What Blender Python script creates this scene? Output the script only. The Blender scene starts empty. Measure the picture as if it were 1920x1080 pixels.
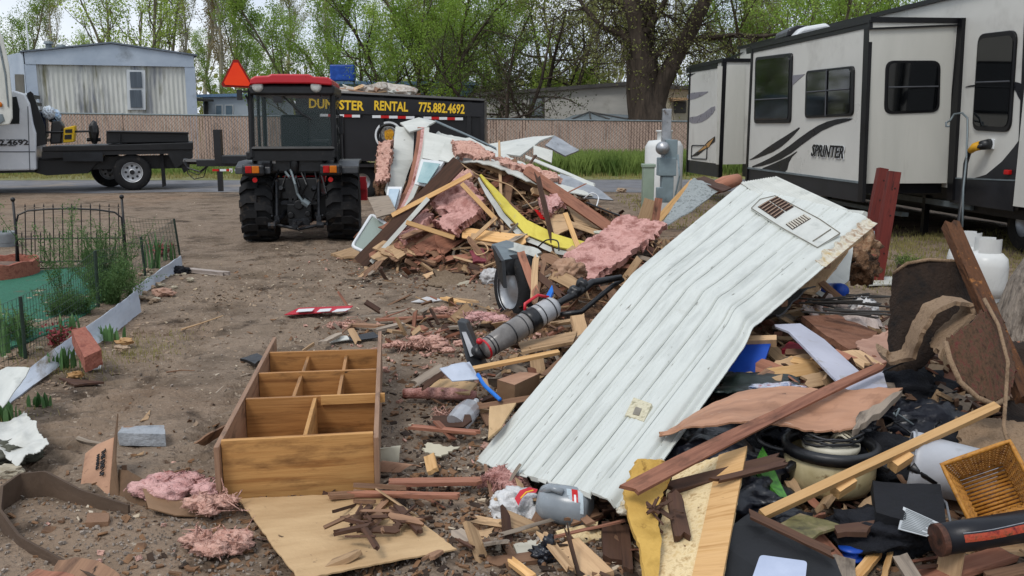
import bpy, bmesh, math, random
import numpy as np
from mathutils import Vector, Matrix, noise as mnoise
R = math.radians
SC = bpy.context.scene
COL = SC.collection
rnd = random.Random(7)

# ---------------------------------------------------------------- camera, world, sun, exposure
PITCH = 10.17; FPX = 1700.0; EYE = 1.6
cd = bpy.data.cameras.new('camera'); cam = bpy.data.objects.new('camera', cd); COL.objects.link(cam)
cam.location = (0, 0, EYE); cam.rotation_euler = (R(90 - PITCH), 0, 0)
cd.sensor_width = 36; cd.lens = FPX / 1920 * 36; cd.clip_start = 0.05; cd.clip_end = 2000
SC.camera = cam
w = bpy.data.worlds.new('World'); SC.world = w; w.use_nodes = True
wt = w.node_tree; wt.nodes.clear()
wo = wt.nodes.new('ShaderNodeOutputWorld'); wb = wt.nodes.new('ShaderNodeBackground')
sky = wt.nodes.new('ShaderNodeTexSky'); sky.sky_type = 'NISHITA'; sky.sun_disc = False
SUN_EL, SUN_AZ = R(55), R(215)
sky.sun_elevation = SUN_EL; sky.sun_rotation = SUN_AZ; sky.dust_density = 3; sky.air_density = 1.0
wtc = wt.nodes.new('ShaderNodeTexCoord'); wn = wt.nodes.new('ShaderNodeTexNoise')
wn.inputs['Scale'].default_value = 3.0; wn.inputs['Detail'].default_value = 6
wmap = wt.nodes.new('ShaderNodeMapping'); wmap.inputs['Scale'].default_value = (1, 1, 3)
wr = wt.nodes.new('ShaderNodeValToRGB')
wr.color_ramp.elements[0].position = .35; wr.color_ramp.elements[0].color = (5.2, 6.0, 7.2, 1)
wr.color_ramp.elements[1].position = .65; wr.color_ramp.elements[1].color = (8.6, 9.0, 9.6, 1)
wm = wt.nodes.new('ShaderNodeMix'); wm.data_type = 'RGBA'; wm.inputs[0].default_value = .85
L = wt.links.new
L(wtc.outputs['Generated'], wmap.inputs[0]); L(wmap.outputs[0], wn.inputs['Vector']); L(wn.outputs['Fac'], wr.inputs[0])
L(sky.outputs[0], wm.inputs[6]); L(wr.outputs[0], wm.inputs[7]); L(wm.outputs[2], wb.inputs[0]); L(wb.outputs[0], wo.inputs[0])
wb.inputs[1].default_value = 0.1
sd = bpy.data.lights.new('sun', 'SUN'); sd.energy = 1.3; sd.angle = R(18); sd.color = (1, .97, .93)
sun = bpy.data.objects.new('sun', sd); COL.objects.link(sun)
sun.rotation_euler = (R(90) - SUN_EL, 0, math.pi - SUN_AZ)
SC.view_settings.view_transform = 'Standard'; SC.view_settings.look = 'None'; SC.view_settings.gamma = 1
SC.view_settings.exposure = 0.36
SC.cycles.max_bounces = 8; SC.cycles.transparent_max_bounces = 8

# ---------------------------------------------------------------- pixel to place
_p = R(PITCH)
FWD = Vector((0, math.cos(_p), -math.sin(_p))); UPV = Vector((0, math.sin(_p), math.cos(_p)))
EYEV = Vector((0, 0, EYE))
def ray(px, py): return FWD + Vector((1, 0, 0)) * ((px - 960) / FPX) + UPV * ((540 - py) / FPX)
def W(px, py, Y):
    d = ray(px, py); return EYEV + d * (Y / d.y)
def G(px, py, z=0.0):
    d = ray(px, py); return EYEV + d * ((z - EYE) / d.z)
def PL(px, py, o, n):
    d = ray(px, py); return EYEV + d * ((o - EYEV).dot(n) / d.dot(n))
def V(*a): return Vector(a)

# ---------------------------------------------------------------- materials
def srgb(c):
    if isinstance(c, str):
        c = c.lstrip('#'); c = [int(c[i:i+2], 16) / 255 for i in (0, 2, 4)]
        c = [x / 12.92 if x <= .04045 else ((x + .055) / 1.055) ** 2.4 for x in c]
    return (c[0], c[1], c[2], 1)
MATS = {}
def M(name, cols, scale=(6, 6, 6), uv=False, rough=.7, metal=0, bump=.2, bscale=None, detail=6, lo=.3, hi=.7,
      spots=None, var=.0, spec=.3, trans=0, alpha=None, dist=.02, streak=None, rvar=.15, transl=0):
    """cols: two or three colours mixed by a stretched noise; spots: (colour, scale, threshold, softness)"""
    if name in MATS: return MATS[name]
    m = bpy.data.materials.new(name); MATS[name] = m; m.use_nodes = True
    nt = m.node_tree; N = nt.nodes; b = N['Principled BSDF']; ln = nt.links.new
    tc = N.new('ShaderNodeTexCoord'); mp = N.new('ShaderNodeMapping')
    src = tc.outputs['UV' if uv else 'Object']
    oi = N.new('ShaderNodeObjectInfo')
    ad = N.new('ShaderNodeVectorMath'); ad.operation = 'ADD'
    sc = N.new('ShaderNodeVectorMath'); sc.operation = 'SCALE'; sc.inputs[3].default_value = 0
    cx = N.new('ShaderNodeCombineXYZ')
    mu = N.new('ShaderNodeMath'); mu.operation = 'MULTIPLY'; mu.inputs[1].default_value = 37.
    ln(oi.outputs['Random'], mu.inputs[0]); ln(mu.outputs[0], cx.inputs[0]); ln(mu.outputs[0], cx.inputs[1])
    ln(src, ad.inputs[0]); ln(cx.outputs[0], ad.inputs[1])
    ln(ad.outputs[0], mp.inputs[0]); mp.inputs['Scale'].default_value = scale; mp.inputs['Location'].default_value = (.13, .29, .37)
    no = N.new('ShaderNodeTexNoise'); no.inputs['Scale'].default_value = 1; no.inputs['Detail'].default_value = detail
    no.inputs['Roughness'].default_value = .62; no.inputs['Distortion'].default_value = .3
    ln(mp.outputs[0], no.inputs['Vector'])
    rp = N.new('ShaderNodeValToRGB'); ln(no.outputs['Fac'], rp.inputs[0])
    e = rp.color_ramp.elements; e[0].position = lo; e[1].position = hi
    e[0].color = srgb(cols[0]); e[1].color = srgb(cols[-1])
    if len(cols) == 3: x = e.new((lo + hi) / 2); x.color = srgb(cols[1])
    out = rp.outputs[0]
    def mixc(fac, a, colr, typ='MIX'):
        mx = N.new('ShaderNodeMix'); mx.data_type = 'RGBA'; mx.blend_type = typ
        ln(fac, mx.inputs[0]); ln(a, mx.inputs[6]); mx.inputs[7].default_value = srgb(colr); return mx.outputs[2]
    for sp in (spots or []):
        c_, s_, th, so = sp[:4]
        st = sp[4] if len(sp) > 4 else (1, 1, 1)
        mp2 = N.new('ShaderNodeMapping'); mp2.inputs['Scale'].default_value = (s_*st[0], s_*st[1], s_*st[2]); mp2.inputs['Location'].default_value = (.4, .7, .43); ln(ad.outputs[0], mp2.inputs[0])
        n2 = N.new('ShaderNodeTexNoise'); n2.inputs['Scale'].default_value = 1; n2.inputs['Detail'].default_value = 5
        n2.inputs['Roughness'].default_value = .65
        ln(mp2.outputs[0], n2.inputs['Vector'])
        mr = N.new('ShaderNodeMapRange'); mr.inputs[1].default_value = th; mr.inputs[2].default_value = th + so
        ln(n2.outputs['Fac'], mr.inputs[0]); out = mixc(mr.outputs[0], out, c_)
    if var:
        hv = N.new('ShaderNodeHueSaturation'); mr = N.new('ShaderNodeMapRange')
        mr.inputs[3].default_value = 1 - var; mr.inputs[4].default_value = 1 + var
        ln(oi.outputs['Random'], mr.inputs[0]); ln(mr.outputs[0], hv.inputs['Value']); ln(out, hv.inputs['Color']); out = hv.outputs[0]
    ln(out, b.inputs['Base Color'])
    rr = N.new('ShaderNodeMapRange'); rr.inputs[3].default_value = max(0, rough - rvar); rr.inputs[4].default_value = min(1, rough + rvar)
    ln(no.outputs['Fac'], rr.inputs[0]); ln(rr.outputs[0], b.inputs['Roughness'])
    b.inputs['Metallic'].default_value = metal; b.inputs['Specular IOR Level'].default_value = spec
    if trans: b.inputs['Transmission Weight'].default_value = trans
    if alpha is not None: b.inputs['Alpha'].default_value = alpha
    if bump:
        bp = N.new('ShaderNodeBump'); bp.inputs['Strength'].default_value = bump; bp.inputs['Distance'].default_value = dist
        if bscale:
            nb = N.new('ShaderNodeTexNoise'); nb.inputs['Scale'].default_value = 1; nb.inputs['Detail'].default_value = 6
            mb = N.new('ShaderNodeMapping'); mb.inputs['Scale'].default_value = bscale if isinstance(bscale, tuple) else (bscale,)*3; mb.inputs['Location'].default_value = (.2, .6, .41)
            ln(ad.outputs[0], mb.inputs[0]); ln(mb.outputs[0], nb.inputs['Vector']); ln(nb.outputs['Fac'], bp.inputs['Height'])
        else: ln(no.outputs['Fac'], bp.inputs['Height'])
        ln(bp.outputs[0], b.inputs['Normal'])
    if transl:
        tr = N.new('ShaderNodeBsdfTranslucent'); ms = N.new('ShaderNodeMixShader'); ms.inputs[0].default_value = transl
        ln(out, tr.inputs[0]); ln(b.outputs[0], ms.inputs[1]); ln(tr.outputs[0], ms.inputs[2])
        ln(ms.outputs[0], N['Material Output'].inputs[0])
    return m
def wood(name, a, b, c=None, dirt='#2c2018', dth=.56, rough=.75, var=.22):
    cols = [a, b] if c is None else [a, b, c]
    return M(name, cols, (1.6, 26, 26), uv=True, rough=rough, bump=.35, bscale=(3, 70, 70), var=var, dist=.006,
             spots=[(dirt, 5, dth, .22, (.6, 2, 1)), ('#1c130d', 9, .68, .05, (.5, 1.5, 1))])
W_BROWN = wood('wood_brown', '#5f4636', '#8a6a52', '#755846')
W_DARK = wood('wood_dark', '#35241b', '#523a2c', '#46302a')
W_RED = wood('wood_reddish', '#6d4435', '#9a6a54', '#855644')
W_TAN = wood('wood_tan', '#8f7152', '#bd9d78', '#a68665')
W_PINE = wood('wood_pine', '#a97d48', '#cfa672', '#bd925c', dirt='#7a4c22', dth=.62)
W_GREY = wood('wood_grey', '#6f6459', '#9b8d7d', '#81756a')
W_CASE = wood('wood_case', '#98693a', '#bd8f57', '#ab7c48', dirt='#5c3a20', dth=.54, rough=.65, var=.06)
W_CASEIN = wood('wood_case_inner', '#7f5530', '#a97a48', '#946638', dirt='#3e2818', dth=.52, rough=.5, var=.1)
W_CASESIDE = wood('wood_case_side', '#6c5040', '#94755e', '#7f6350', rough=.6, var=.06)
W_MAROON = wood('wood_maroon_paint', '#4a1c18', '#6b2a22', '#5b231e', dirt='#2e1512', rough=.6)
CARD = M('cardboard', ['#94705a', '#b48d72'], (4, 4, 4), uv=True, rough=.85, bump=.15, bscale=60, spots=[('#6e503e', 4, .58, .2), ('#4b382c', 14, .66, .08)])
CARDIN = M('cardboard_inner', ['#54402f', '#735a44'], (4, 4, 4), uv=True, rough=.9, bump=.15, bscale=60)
PLY = M('plywood_pale', ['#a58660', '#c4a67e'], (2, 8, 1), uv=True, rough=.8, bump=.2, bscale=40, spots=[('#7b5c3c', 5, .6, .15), ('#3c2a1e', 22, .66, .06)])
OSB = M('chipboard', ['#a98a5c', '#dcc79c', '#c8ac7a'], (40, 40, 40), uv=True, rough=.85, bump=.3, bscale=70, spots=[('#6d5033', 26, .66, .05), ('#3a2a1c', 9, .7, .05)])
WHITE = M('white_siding', ['#aeb1aa', '#c6c9c2', '#babdb6'], (6, 1.2, 1), uv=True, rough=.42, bump=.06, bscale=25, spec=.5,
          spots=[('#a0a39b', 3, .6, .25, (4, .4, 1)), ('#5a5544', 12, .66, .08, (2, .35, 1)), ('#6b5a40', 30, .70, .04, (1.2, .5, 1)), ('#9b978a', 2, .64, .2)])
WHITEB = M('white_siding_clean', ['#b0b2ab', '#c8c9c2'], (2, 6, 2), uv=True, rough=.45, bump=.08, bscale=20, spots=[('#8e918c', 4, .6, .2), ('#4d4637', 16, .69, .06)])
RUSTEDGE = M('rusty_foam_edge', ['#8a5f34', '#c9c4b4', '#b39a6a'], (12, 12, 12), rough=.8, bump=.5, bscale=40)
PINK = M('pink_insulation', ['#84544d', '#cfa198', '#ab7a71'], (7, 7, 7), rough=1, bump=.8, bscale=90, dist=.02, spec=.05,
         spots=[('#7a4a40', 4, .56, .15), ('#dcb4aa', 30, .6, .12), ('#6a4c3c', 16, .66, .08)])
PINKL = M('pink_insulation_light', ['#9c6a66', '#d3a8a2', '#bb8a85'], (10, 10, 10), rough=1, bump=1.0, bscale=60, dist=.02, spec=.05,
          spots=[('#8a5348', 9, .58, .12)])
SALMON = M('salmon_insulation', ['#94675a', '#d3aa9a', '#b98a7b'], (16, 16, 16), rough=1, bump=1.0, bscale=70, dist=.02, spec=.05,
          spots=[('#6a4234', 12, .6, .1)])
BLACKP = M('black_plastic', ['#0f1012', '#1b1c1f'], (5, 5, 5), rough=.4, bump=.15, bscale=30, spec=.5)
BLACKM = M('black_metal', ['#0c0c0d', '#17181a'], (4, 4, 4), rough=.45, bump=.1, bscale=20, spec=.4, spots=[('#3a3632', 8, .64, .1)])
RUBBER = M('rubber', ['#151516', '#242425'], (8, 8, 8), rough=.85, bump=.3, bscale=50, spots=[('#4d443b', 7, .58, .18)])
GREYM = M('grey_metal', ['#5d666a', '#7b8588'], (5, 5, 5), rough=.5, metal=.3, bump=.1, bscale=20, spots=[('#474039', 8, .64, .1)])
STEEL = M('steel', ['#8a8d90', '#b4b6b8'], (6, 6, 6), rough=.4, metal=.7, bump=.1, bscale=30, spots=[('#5c5148', 9, .6, .12)])
REDP = M('red_paint', ['#a8141f', '#c01e2c'], (3, 3, 3), rough=.3, bump=.03, spec=.5)
DARKCLOTH = M('dark_cloth', ['#0d0e12', '#1d1f26'], (9, 9, 9), rough=.9, bump=.5, bscale=80)
def flat(name, c, rough=.5, **k): return M(name, [c, c], (5, 5, 5), rough=rough, bump=k.pop('bump', .05), bscale=30, **k)
YELLOW = flat('yellow_paint', '#d8b020'); ORANGE = flat('orange_paint', '#d24a10'); BLUE = flat('blue_plastic', '#1b4f9c')
WHITEP = flat('white_paint', '#d2d5d6', .35); TEXTY = flat('yellow_vinyl', '#e0b930'); REFR = flat('red_reflector', '#b01818', .3)
GLASSD = M('dark_glass', ['#050607', '#0b0d0f'], (2, 2, 2), rough=.06, rvar=.02, bump=0, spec=.8)

# ---------------------------------------------------------------- meshes
class MB:
    def __init__(s, xf=None): s.v = []; s.f = []; s.uv = []; s.xf = xf
    def _add(s, vs, fs, uvs=None):
        o = len(s.v)
        for p in vs: s.v.append((s.xf @ Vector(p)) if s.xf else Vector(p))
        for i, f in enumerate(fs):
            s.f.append([o + k for k in f])
            s.uv.append(uvs[i] if uvs else None)
        return s
    def box(s, c, size, rot=None, taper=1.0):
        c = Vector(c); hx, hy, hz = [a / 2 for a in size]
        vs = []
        for z in (-1, 1):
            t = taper if z > 0 else 1
            for x, y in ((-1, -1), (1, -1), (1, 1), (-1, 1)): vs.append(Vector((x * hx * t, y * hy * t, z * hz)))
        if rot is not None:
            m = rot if isinstance(rot, Matrix) else (Matrix.Rotation(rot[2], 3, 'Z') @ Matrix.Rotation(rot[1], 3, 'Y') @ Matrix.Rotation(rot[0], 3, 'X'))
            wv = [m @ v for v in vs]
        else: wv = vs
        fs = [(0, 3, 2, 1), (4, 5, 6, 7), (0, 1, 5, 4), (1, 2, 6, 5), (2, 3, 7, 6), (3, 0, 4, 7)]
        ax = [(0, 1), (0, 1), (0, 2), (1, 2), (0, 2), (1, 2)]
        uvs = []
        for f, (a, b_) in zip(fs, ax):
            if size[b_] > size[a]: a, b_ = b_, a
            uvs.append([(vs[k][a], vs[k][b_]) for k in f])
        return s._add([c + p for p in wv], fs, uvs)
    def tube(s, pts, r, n=8, caps=True, closed=False):
        pts = [Vector(p) for p in pts]; k = len(pts)
        rs = r if isinstance(r, (list, tuple)) else [r] * k
        vs = []; prev = None
        for i, p in enumerate(pts):
            if closed: t = pts[(i + 1) % k] - pts[i - 1]
            else: t = pts[min(i + 1, k - 1)] - pts[max(i - 1, 0)]
            if t.length < 1e-9: t = Vector((0, 0, 1))
            t.normalize()
            if prev is None:
                a = t.cross(Vector((0, 0, 1)));
                if a.length < .05: a = t.cross(Vector((1, 0, 0)))
            else: a = prev - t * prev.dot(t)
            a.normalize(); prev = a; b_ = t.cross(a)
            for j in range(n):
                an = 2 * math.pi * j / n
                vs.append(p + (a * math.cos(an) + b_ * math.sin(an)) * rs[i])
        fs = []; uvs = []
        for i in range(k if closed else k - 1):
            for j in range(n):
                i2 = (i + 1) % k
                fs.append((i * n + j, i * n + (j + 1) % n, i2 * n + (j + 1) % n, i2 * n + j)); uvs.append([(i * .1, j * .02), (i * .1, (j + 1) * .02), (i * .1 + .1, (j + 1) * .02), (i * .1 + .1, j * .02)])
        if caps and not closed:
            fs.append(tuple(range(n - 1, -1, -1))); uvs.append([(vs[q].x, vs[q].y) for q in fs[-1]])
            fs.append(tuple((k - 1) * n + j for j in range(n))); uvs.append([(vs[q].x, vs[q].y) for q in fs[-1]])
        return s._add(vs, fs, uvs)
    def cyl(s, a, b, r, r2=None, n=16): return s.tube([a, b], [r, r if r2 is None else r2], n)
    def lathe(s, prof, c=(0, 0, 0), axis='Z', n=24, closed=False):
        """prof: (radius, height) list"""
        c = Vector(c); vs = []
        for r, h in prof:
            for j in range(n):
                a = 2 * math.pi * j / n; x, y = r * math.cos(a), r * math.sin(a)
                q = {'Z': (x, y, h), 'X': (h, x, y), 'Y': (y, h, x)}[axis]
                vs.append(c + Vector(q))
        fs = [(i * n + j, i * n + (j + 1) % n, (i + 1) * n + (j + 1) % n, (i + 1) * n + j) for i in range(len(prof) - 1) for j in range(n)]
        return s._add(vs, fs)
    def prism(s, pts, off):
        """pts: 3-D polygon, extruded by vector off"""
        pts = [Vector(p) for p in pts]; n = len(pts); off = Vector(off)
        vs = pts + [p + off for p in pts]
        fs = [tuple(range(n)), tuple(range(2 * n - 1, n - 1, -1))] + [(i, (i + 1) % n, n + (i + 1) % n, n + i)[::-1] for i in range(n)]
        e = (pts[1] - pts[0]).normalized(); nn = Vector((0, 0, 0))
        for i in range(n): nn += (pts[i] - pts[0]).cross(pts[(i + 1) % n] - pts[0])
        nn.normalize(); g = nn.cross(e)
        uvs = [[((vs[k] - pts[0]).dot(e), (vs[k] - pts[0]).dot(g)) for k in f] for f in fs]
        return s._add(vs, fs, uvs)
    def blob(s, c, r, sub=3, amp=.25, freq=2., seed=0, flat_=1.0, rot=None, ridged=False, fine=0):
        bm = bmesh.new(); bmesh.ops.create_icosphere(bm, subdivisions=sub, radius=1)
        c = Vector(c); r = Vector(r) if not isinstance(r, (int, float)) else Vector((r, r, r)); vs = []
        for v in bm.verts:
            q = v.co * freq + Vector((seed * 3.1, seed * 1.7, seed * .7))
            d = mnoise.fractal(q, .8, 2.1, 4)
            if ridged: d = .5 - abs(d) * 1.6
            if fine: d += fine * mnoise.noise(q * 5)
            p = v.co * (1 + amp * d); p = Vector((p.x * r.x, p.y * r.y, p.z * r.z))
            if rot: p = rot @ p
            vs.append(c + p)
        fs = [tuple(v.index for v in f.verts) for f in bm.faces]; bm.free()
        return s._add(vs, fs)
    def build(s, name, mat, parent=None, smooth=False, bevel=0, origin=None):
        return emit(name, s.v, s.f, s.uv, mat, parent, smooth, bevel, origin)

PM = {}
def emit(name, vs, fs, uvs, mat, parent=None, smooth=False, bevel=0, origin=None):
    me = bpy.data.meshes.new(name)
    if parent is not None:
        inv = PM[parent.name].inverted(); loc = [inv @ v for v in vs]; org = None
    else:
        if origin is None:
            n = len(vs); org = Vector((sum(v.x for v in vs) / n, sum(v.y for v in vs) / n, min(v.z for v in vs)))
        else: org = Vector(origin)
        loc = [v - org for v in vs]
    me.from_pydata([tuple(v) for v in loc], [], fs)
    if uvs and any(u is not None for u in uvs):
        ul = me.uv_layers.new(name='UVMap'); k = 0; flatuv = []
        for f, u in zip(fs, uvs):
            if u is None: flatuv += [0.0, 0.0] * len(f)
            else:
                for a in u: flatuv += [a[0], a[1]]
        ul.data.foreach_set('uv', flatuv)
    if isinstance(mat, (list, tuple)):
        for m_ in mat: me.materials.append(m_)
    else: me.materials.append(mat)
    me.validate(clean_customdata=False); me.update()
    o = bpy.data.objects.new(name, me); COL.objects.link(o)
    if parent is not None: o.parent = parent; PM[o.name] = PM[parent.name]
    else: o.location = org; PM[o.name] = Matrix.Translation(org)
    bm = bmesh.new(); bm.from_mesh(me); bmesh.ops.recalc_face_normals(bm, faces=bm.faces[:]); bm.to_mesh(me); bm.free()
    if smooth:
        for p in me.polygons: p.use_smooth = True
    if bevel:
        b = o.modifiers.new('bevel', 'BEVEL'); b.width = bevel; b.segments = 2; b.limit_method = 'ANGLE'
    return o
def thing(name, label, cat, loc, rz=0, group=None):
    o = bpy.data.objects.new(name, None); COL.objects.link(o); o.location = loc; o.rotation_euler = (0, 0, rz)
    o.empty_display_size = .1
    PM[o.name] = Matrix.Translation(loc) @ Matrix.Rotation(rz, 4, 'Z')
    return tag(o, label, cat, group)
def tag(o, label, cat, group=None, kind=None):
    if label: o['label'] = label
    if cat: o['category'] = cat
    if group: o['group'] = group
    if kind: o['kind'] = kind
    return o
def struct(o, kind='structure'):
    o['kind'] = kind; return o
def text_mesh(body, size, extrude=.002, bold=.0, shear=0, align='CENTER', spacing=1.0):
    cu = bpy.data.curves.new('t', 'FONT'); cu.body = body; cu.size = size; cu.extrude = extrude; cu.offset = bold * size; cu.shear = shear
    cu.align_x = align; cu.align_y = 'CENTER'; cu.space_character = spacing; cu.resolution_u = 2
    o = bpy.data.objects.new('t', cu); COL.objects.link(o)
    dg = bpy.context.evaluated_depsgraph_get(); me = bpy.data.meshes.new_from_object(o.evaluated_get(dg))
    vs = [v.co.copy() for v in me.vertices]; fs = [tuple(p.vertices) for p in me.polygons]
    bpy.data.objects.remove(o); bpy.data.meshes.remove(me); bpy.data.curves.remove(cu)
    return vs, fs
def put_text(name, body, size, c, right, up, mat, parent, bold=.02, shear=0, spacing=1.0, width=None, ext=.003, align='CENTER'):
    vs, fs = text_mesh(body, size, ext, bold, shear, align, spacing)
    right = Vector(right).normalized(); up = Vector(up); up = (up - right * up.dot(right)).normalized(); n = right.cross(up)
    if width:
        w0 = max(v.x for v in vs) - min(v.x for v in vs); k = width / w0
        for v in vs: v.x *= k
    pts = [Vector(c) + right * v.x + up * v.y + n * v.z for v in vs]
    return emit(name, pts, fs, None, mat, parent)

# ---------------------------------------------------------------- ground shape and the heaps
def sm(a, b, x):
    t = max(0., min(1., (x - a) / (b - a))); return t * t * (3 - 2 * t)
def gh(x, y):
    f = 1 - sm(16, 21, y)
    h = .035 * mnoise.noise(Vector((x * .9, y * .9, 0))) + .018 * mnoise.noise(Vector((x * 3.1, y * 3.1, 3))) + .009 * mnoise.noise(Vector((x * 9, y * 9, 7)))
    h += .02 * max(0, mnoise.noise(Vector((x * 5, y * 5, 11))))
    # tyre tracks running to the tractor
    for k in (-2.35, -1.45):
        d = x - (k - .04 * (y - 5) * (1 if y > 5 else 0) * 2.2)
        if abs(d) < .22 and 4 < y < 13: h += -.03 + .028 * (1 if math.sin(y * 42 + abs(d) * 24) > 0 else 0)
    return h * f
HEAPS = [ # x, y, sx, sy, height
    (-.35, 11.8, .9, .7, .95), (-1.1, 12.0, .5, .5, .8), (-1.0, 11.0, .6, .5, .35), (.8, 11.3, 1.0, .7, .5), (.1, 10.4, .8, .6, .45),
    (.9, 8.6, .7, .8, .38), (1.75, 7.6, .8, .9, .45), (.25, 7.4, .35, .5, .18), (2.2, 6.3, .9, .6, .2), (1.25, 4.9, .4, .5, .12), (2.05, 4.5, .9, .5, .2), (2.6, 5.2, .9, .6, .2), (.55, 5.9, .4, .5, .1)]
def hp(x, y):
    h = 0
    for a, b, c, d, e in HEAPS:
        q = ((x - a) / c) ** 2 + ((y - b) / d) ** 2
        if q < 9: h += e * math.exp(-q)
    return h
def top(x, y): return max(gh(x, y), hp(x, y) - .03)

# ---------------------------------------------------------------- boards, sheets, batts
def frame_from(a, b, roll=0.0, nref=None):
    a = Vector(a); b = Vector(b); x = (b - a).normalized()
    z = Vector(nref) if nref is not None else Vector((0, 0, 1))
    if abs(x.dot(z.normalized())) > .97: z = Vector((0, -1, 0.2))
    y = z.cross(x).normalized(); z = x.cross(y)
    m = Matrix((x, y, z)).transposed()
    return m @ Matrix.Rotation(roll, 3, 'X')
def plank_mesh(L_, w_, t_, rag=0.0, bow=0.0, seed=0, nx=6, ny=3, taper=0):
    r = random.Random(seed); vs = []; fs = []; uvs = []
    offs = [[(r.random() ** 1.5) * rag for _ in range(ny + 1)] for _ in (0, 1)]
    for s_ in (1, -1):
        for i in range(nx + 1):
            u = i / nx
            for j in range(ny + 1):
                v = j / ny; x0 = -L_ / 2 + offs[0][j]; x1 = L_ / 2 - offs[1][j]
                ww = w_ * (1 - taper * u)
                y = (v - .5) * ww + (r.uniform(-1, 1) * rag * .05 if s_ == 1 else 0)
                vs.append(Vector((x0 + (x1 - x0) * u, y, s_ * t_ / 2 + bow * (1 - (2 * u - 1) ** 2) * L_)))
    n1 = (nx + 1) * (ny + 1)
    for i in range(nx):
        for j in range(ny):
            a = i * (ny + 1) + j; q = (a, a + ny + 1, a + ny + 2, a + 1); fs.append(q); fs.append(tuple(n1 + k for k in reversed(q)))
    for i in range(nx):
        a = i * (ny + 1); fs.append((a, n1 + a, n1 + a + ny + 1, a + ny + 1)); a += ny; fs.append((a + ny + 1, n1 + a + ny + 1, n1 + a, a))
    for j in range(ny):
        fs.append((j + 1, n1 + j + 1, n1 + j, j)); a = nx * (ny + 1) + j; fs.append((a, n1 + a, n1 + a + 1, a + 1))
    for f in fs: uvs.append([(vs[k].x, vs[k].y + vs[k].z) for k in f])
    return vs, fs, uvs
_pk = [0]
def plank(name, a, b, w_, t_, mat, label=None, cat='board', group=None, roll=0, rag=.0, bow=0, parent=None, nref=None, taper=0, label_part=None):
    a = Vector(a); b = Vector(b); _pk[0] += 1
    vs, fs, uvs = plank_mesh((b - a).length, w_, t_, rag, bow, _pk[0], taper=taper)
    m = frame_from(a, b, roll, nref); c = (a + b) / 2
    if parent is None:
        me = bpy.data.meshes.new(name); me.from_pydata([tuple(v) for v in vs], [], fs)
        ul = me.uv_layers.new(name='UVMap'); fl = []
        for u in uvs:
            for q in u: fl += [q[0], q[1]]
        ul.data.foreach_set('uv', fl); me.materials.append(mat); me.update()
        o = bpy.data.objects.new(name, me); COL.objects.link(o)
        M4 = Matrix.Translation(c) @ m.to_4x4(); o.matrix_world = M4; PM[o.name] = M4
        return tag(o, label, cat, group)
    o = emit(name, [c + m @ v for v in vs], fs, uvs, mat, parent)
    if label_part: o['label'] = label_part
    return o
def sheet(name, A, B, C, D, nx, ny, th, mat, disp=None, jag=0, label=None, cat='sheet', group=None, parent=None, smooth=True, seed=0, noise_amp=0, noise_f=2., arc=None, pf=None):
    """bilinear patch A-B (u) / D-C, v from A to D, with thickness; disp(u,v) moves along the normal, arc(u,v) a free vector"""
    A, B, C, D = map(Vector, (A, B, C, D)); r = random.Random(seed)
    Lu = ((B - A).length + (C - D).length) / 2; Lv = ((D - A).length + (C - B).length) / 2
    nrm = ((B - A) + (C - D)).cross((D - A) + (C - B)).normalized()
    P = []
    for i in range(nx + 1):
        for j in range(ny + 1):
            u, v = i / nx, j / ny; uu, vv = u, v
            if jag:
                if i in (0, nx): uu += (r.uniform(-1, 1) * jag + .8 * jag * mnoise.noise(Vector((v * 5, seed, i)))) / Lu
                if j in (0, ny): vv += (r.uniform(-1, 1) * jag + .8 * jag * mnoise.noise(Vector((u * 5, seed + 9, j)))) / Lv
            p = pf(uu, vv) if pf else (A * (1 - uu) + B * uu) * (1 - vv) + (D * (1 - uu) + C * uu) * vv
            if disp: p = p + nrm * disp(u, v)
            if noise_amp: p = p + nrm * noise_amp * mnoise.fractal(Vector((u * Lu * noise_f, v * Lv * noise_f, seed * 1.3)), .9, 2, 4)
            if arc: p = p + Vector(arc(u, v))
            P.append(p)
    def idx(i, j): return i * (ny + 1) + j
    Nn = []
    for i in range(nx + 1):
        for j in range(ny + 1):
            du = P[idx(min(i + 1, nx), j)] - P[idx(max(i - 1, 0), j)]; dv = P[idx(i, min(j + 1, ny))] - P[idx(i, max(j - 1, 0))]
            q = du.cross(dv); Nn.append(q.normalized() if q.length > 1e-9 else nrm)
    n1 = len(P); vs = P + [p - n * th for p, n in zip(P, Nn)]; fs = []; uvs = []
    def q(ids, flip=False):
        fs.append(ids); uvs.append([(((k % n1) // (ny + 1)) / nx * Lu, ((k % n1) % (ny + 1)) / ny * Lv + (0 if k < n1 else th)) for k in ids])
    for i in range(nx):
        for j in range(ny):
            a = (idx(i, j), idx(i + 1, j), idx(i + 1, j + 1), idx(i, j + 1)); q(a); q(tuple(n1 + k for k in reversed(a)))
    for i in range(nx):
        q((idx(i, 0), n1 + idx(i, 0), n1 + idx(i + 1, 0), idx(i + 1, 0))); q((idx(i + 1, ny), n1 + idx(i + 1, ny), n1 + idx(i, ny), idx(i, ny)))
    for j in range(ny):
        q((idx(0, j + 1), n1 + idx(0, j + 1), n1 + idx(0, j), idx(0, j))); q((idx(nx, j), n1 + idx(nx, j), n1 + idx(nx, j + 1), idx(nx, j + 1)))
    o = emit(name, vs, fs, uvs, mat, parent, smooth)
    if smooth:
        es = o.modifiers.new('es', 'EDGE_SPLIT'); es.split_angle = R(50)
    if parent is None: tag(o, label, cat, group)
    elif label: o['label'] = label
    return o
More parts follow.
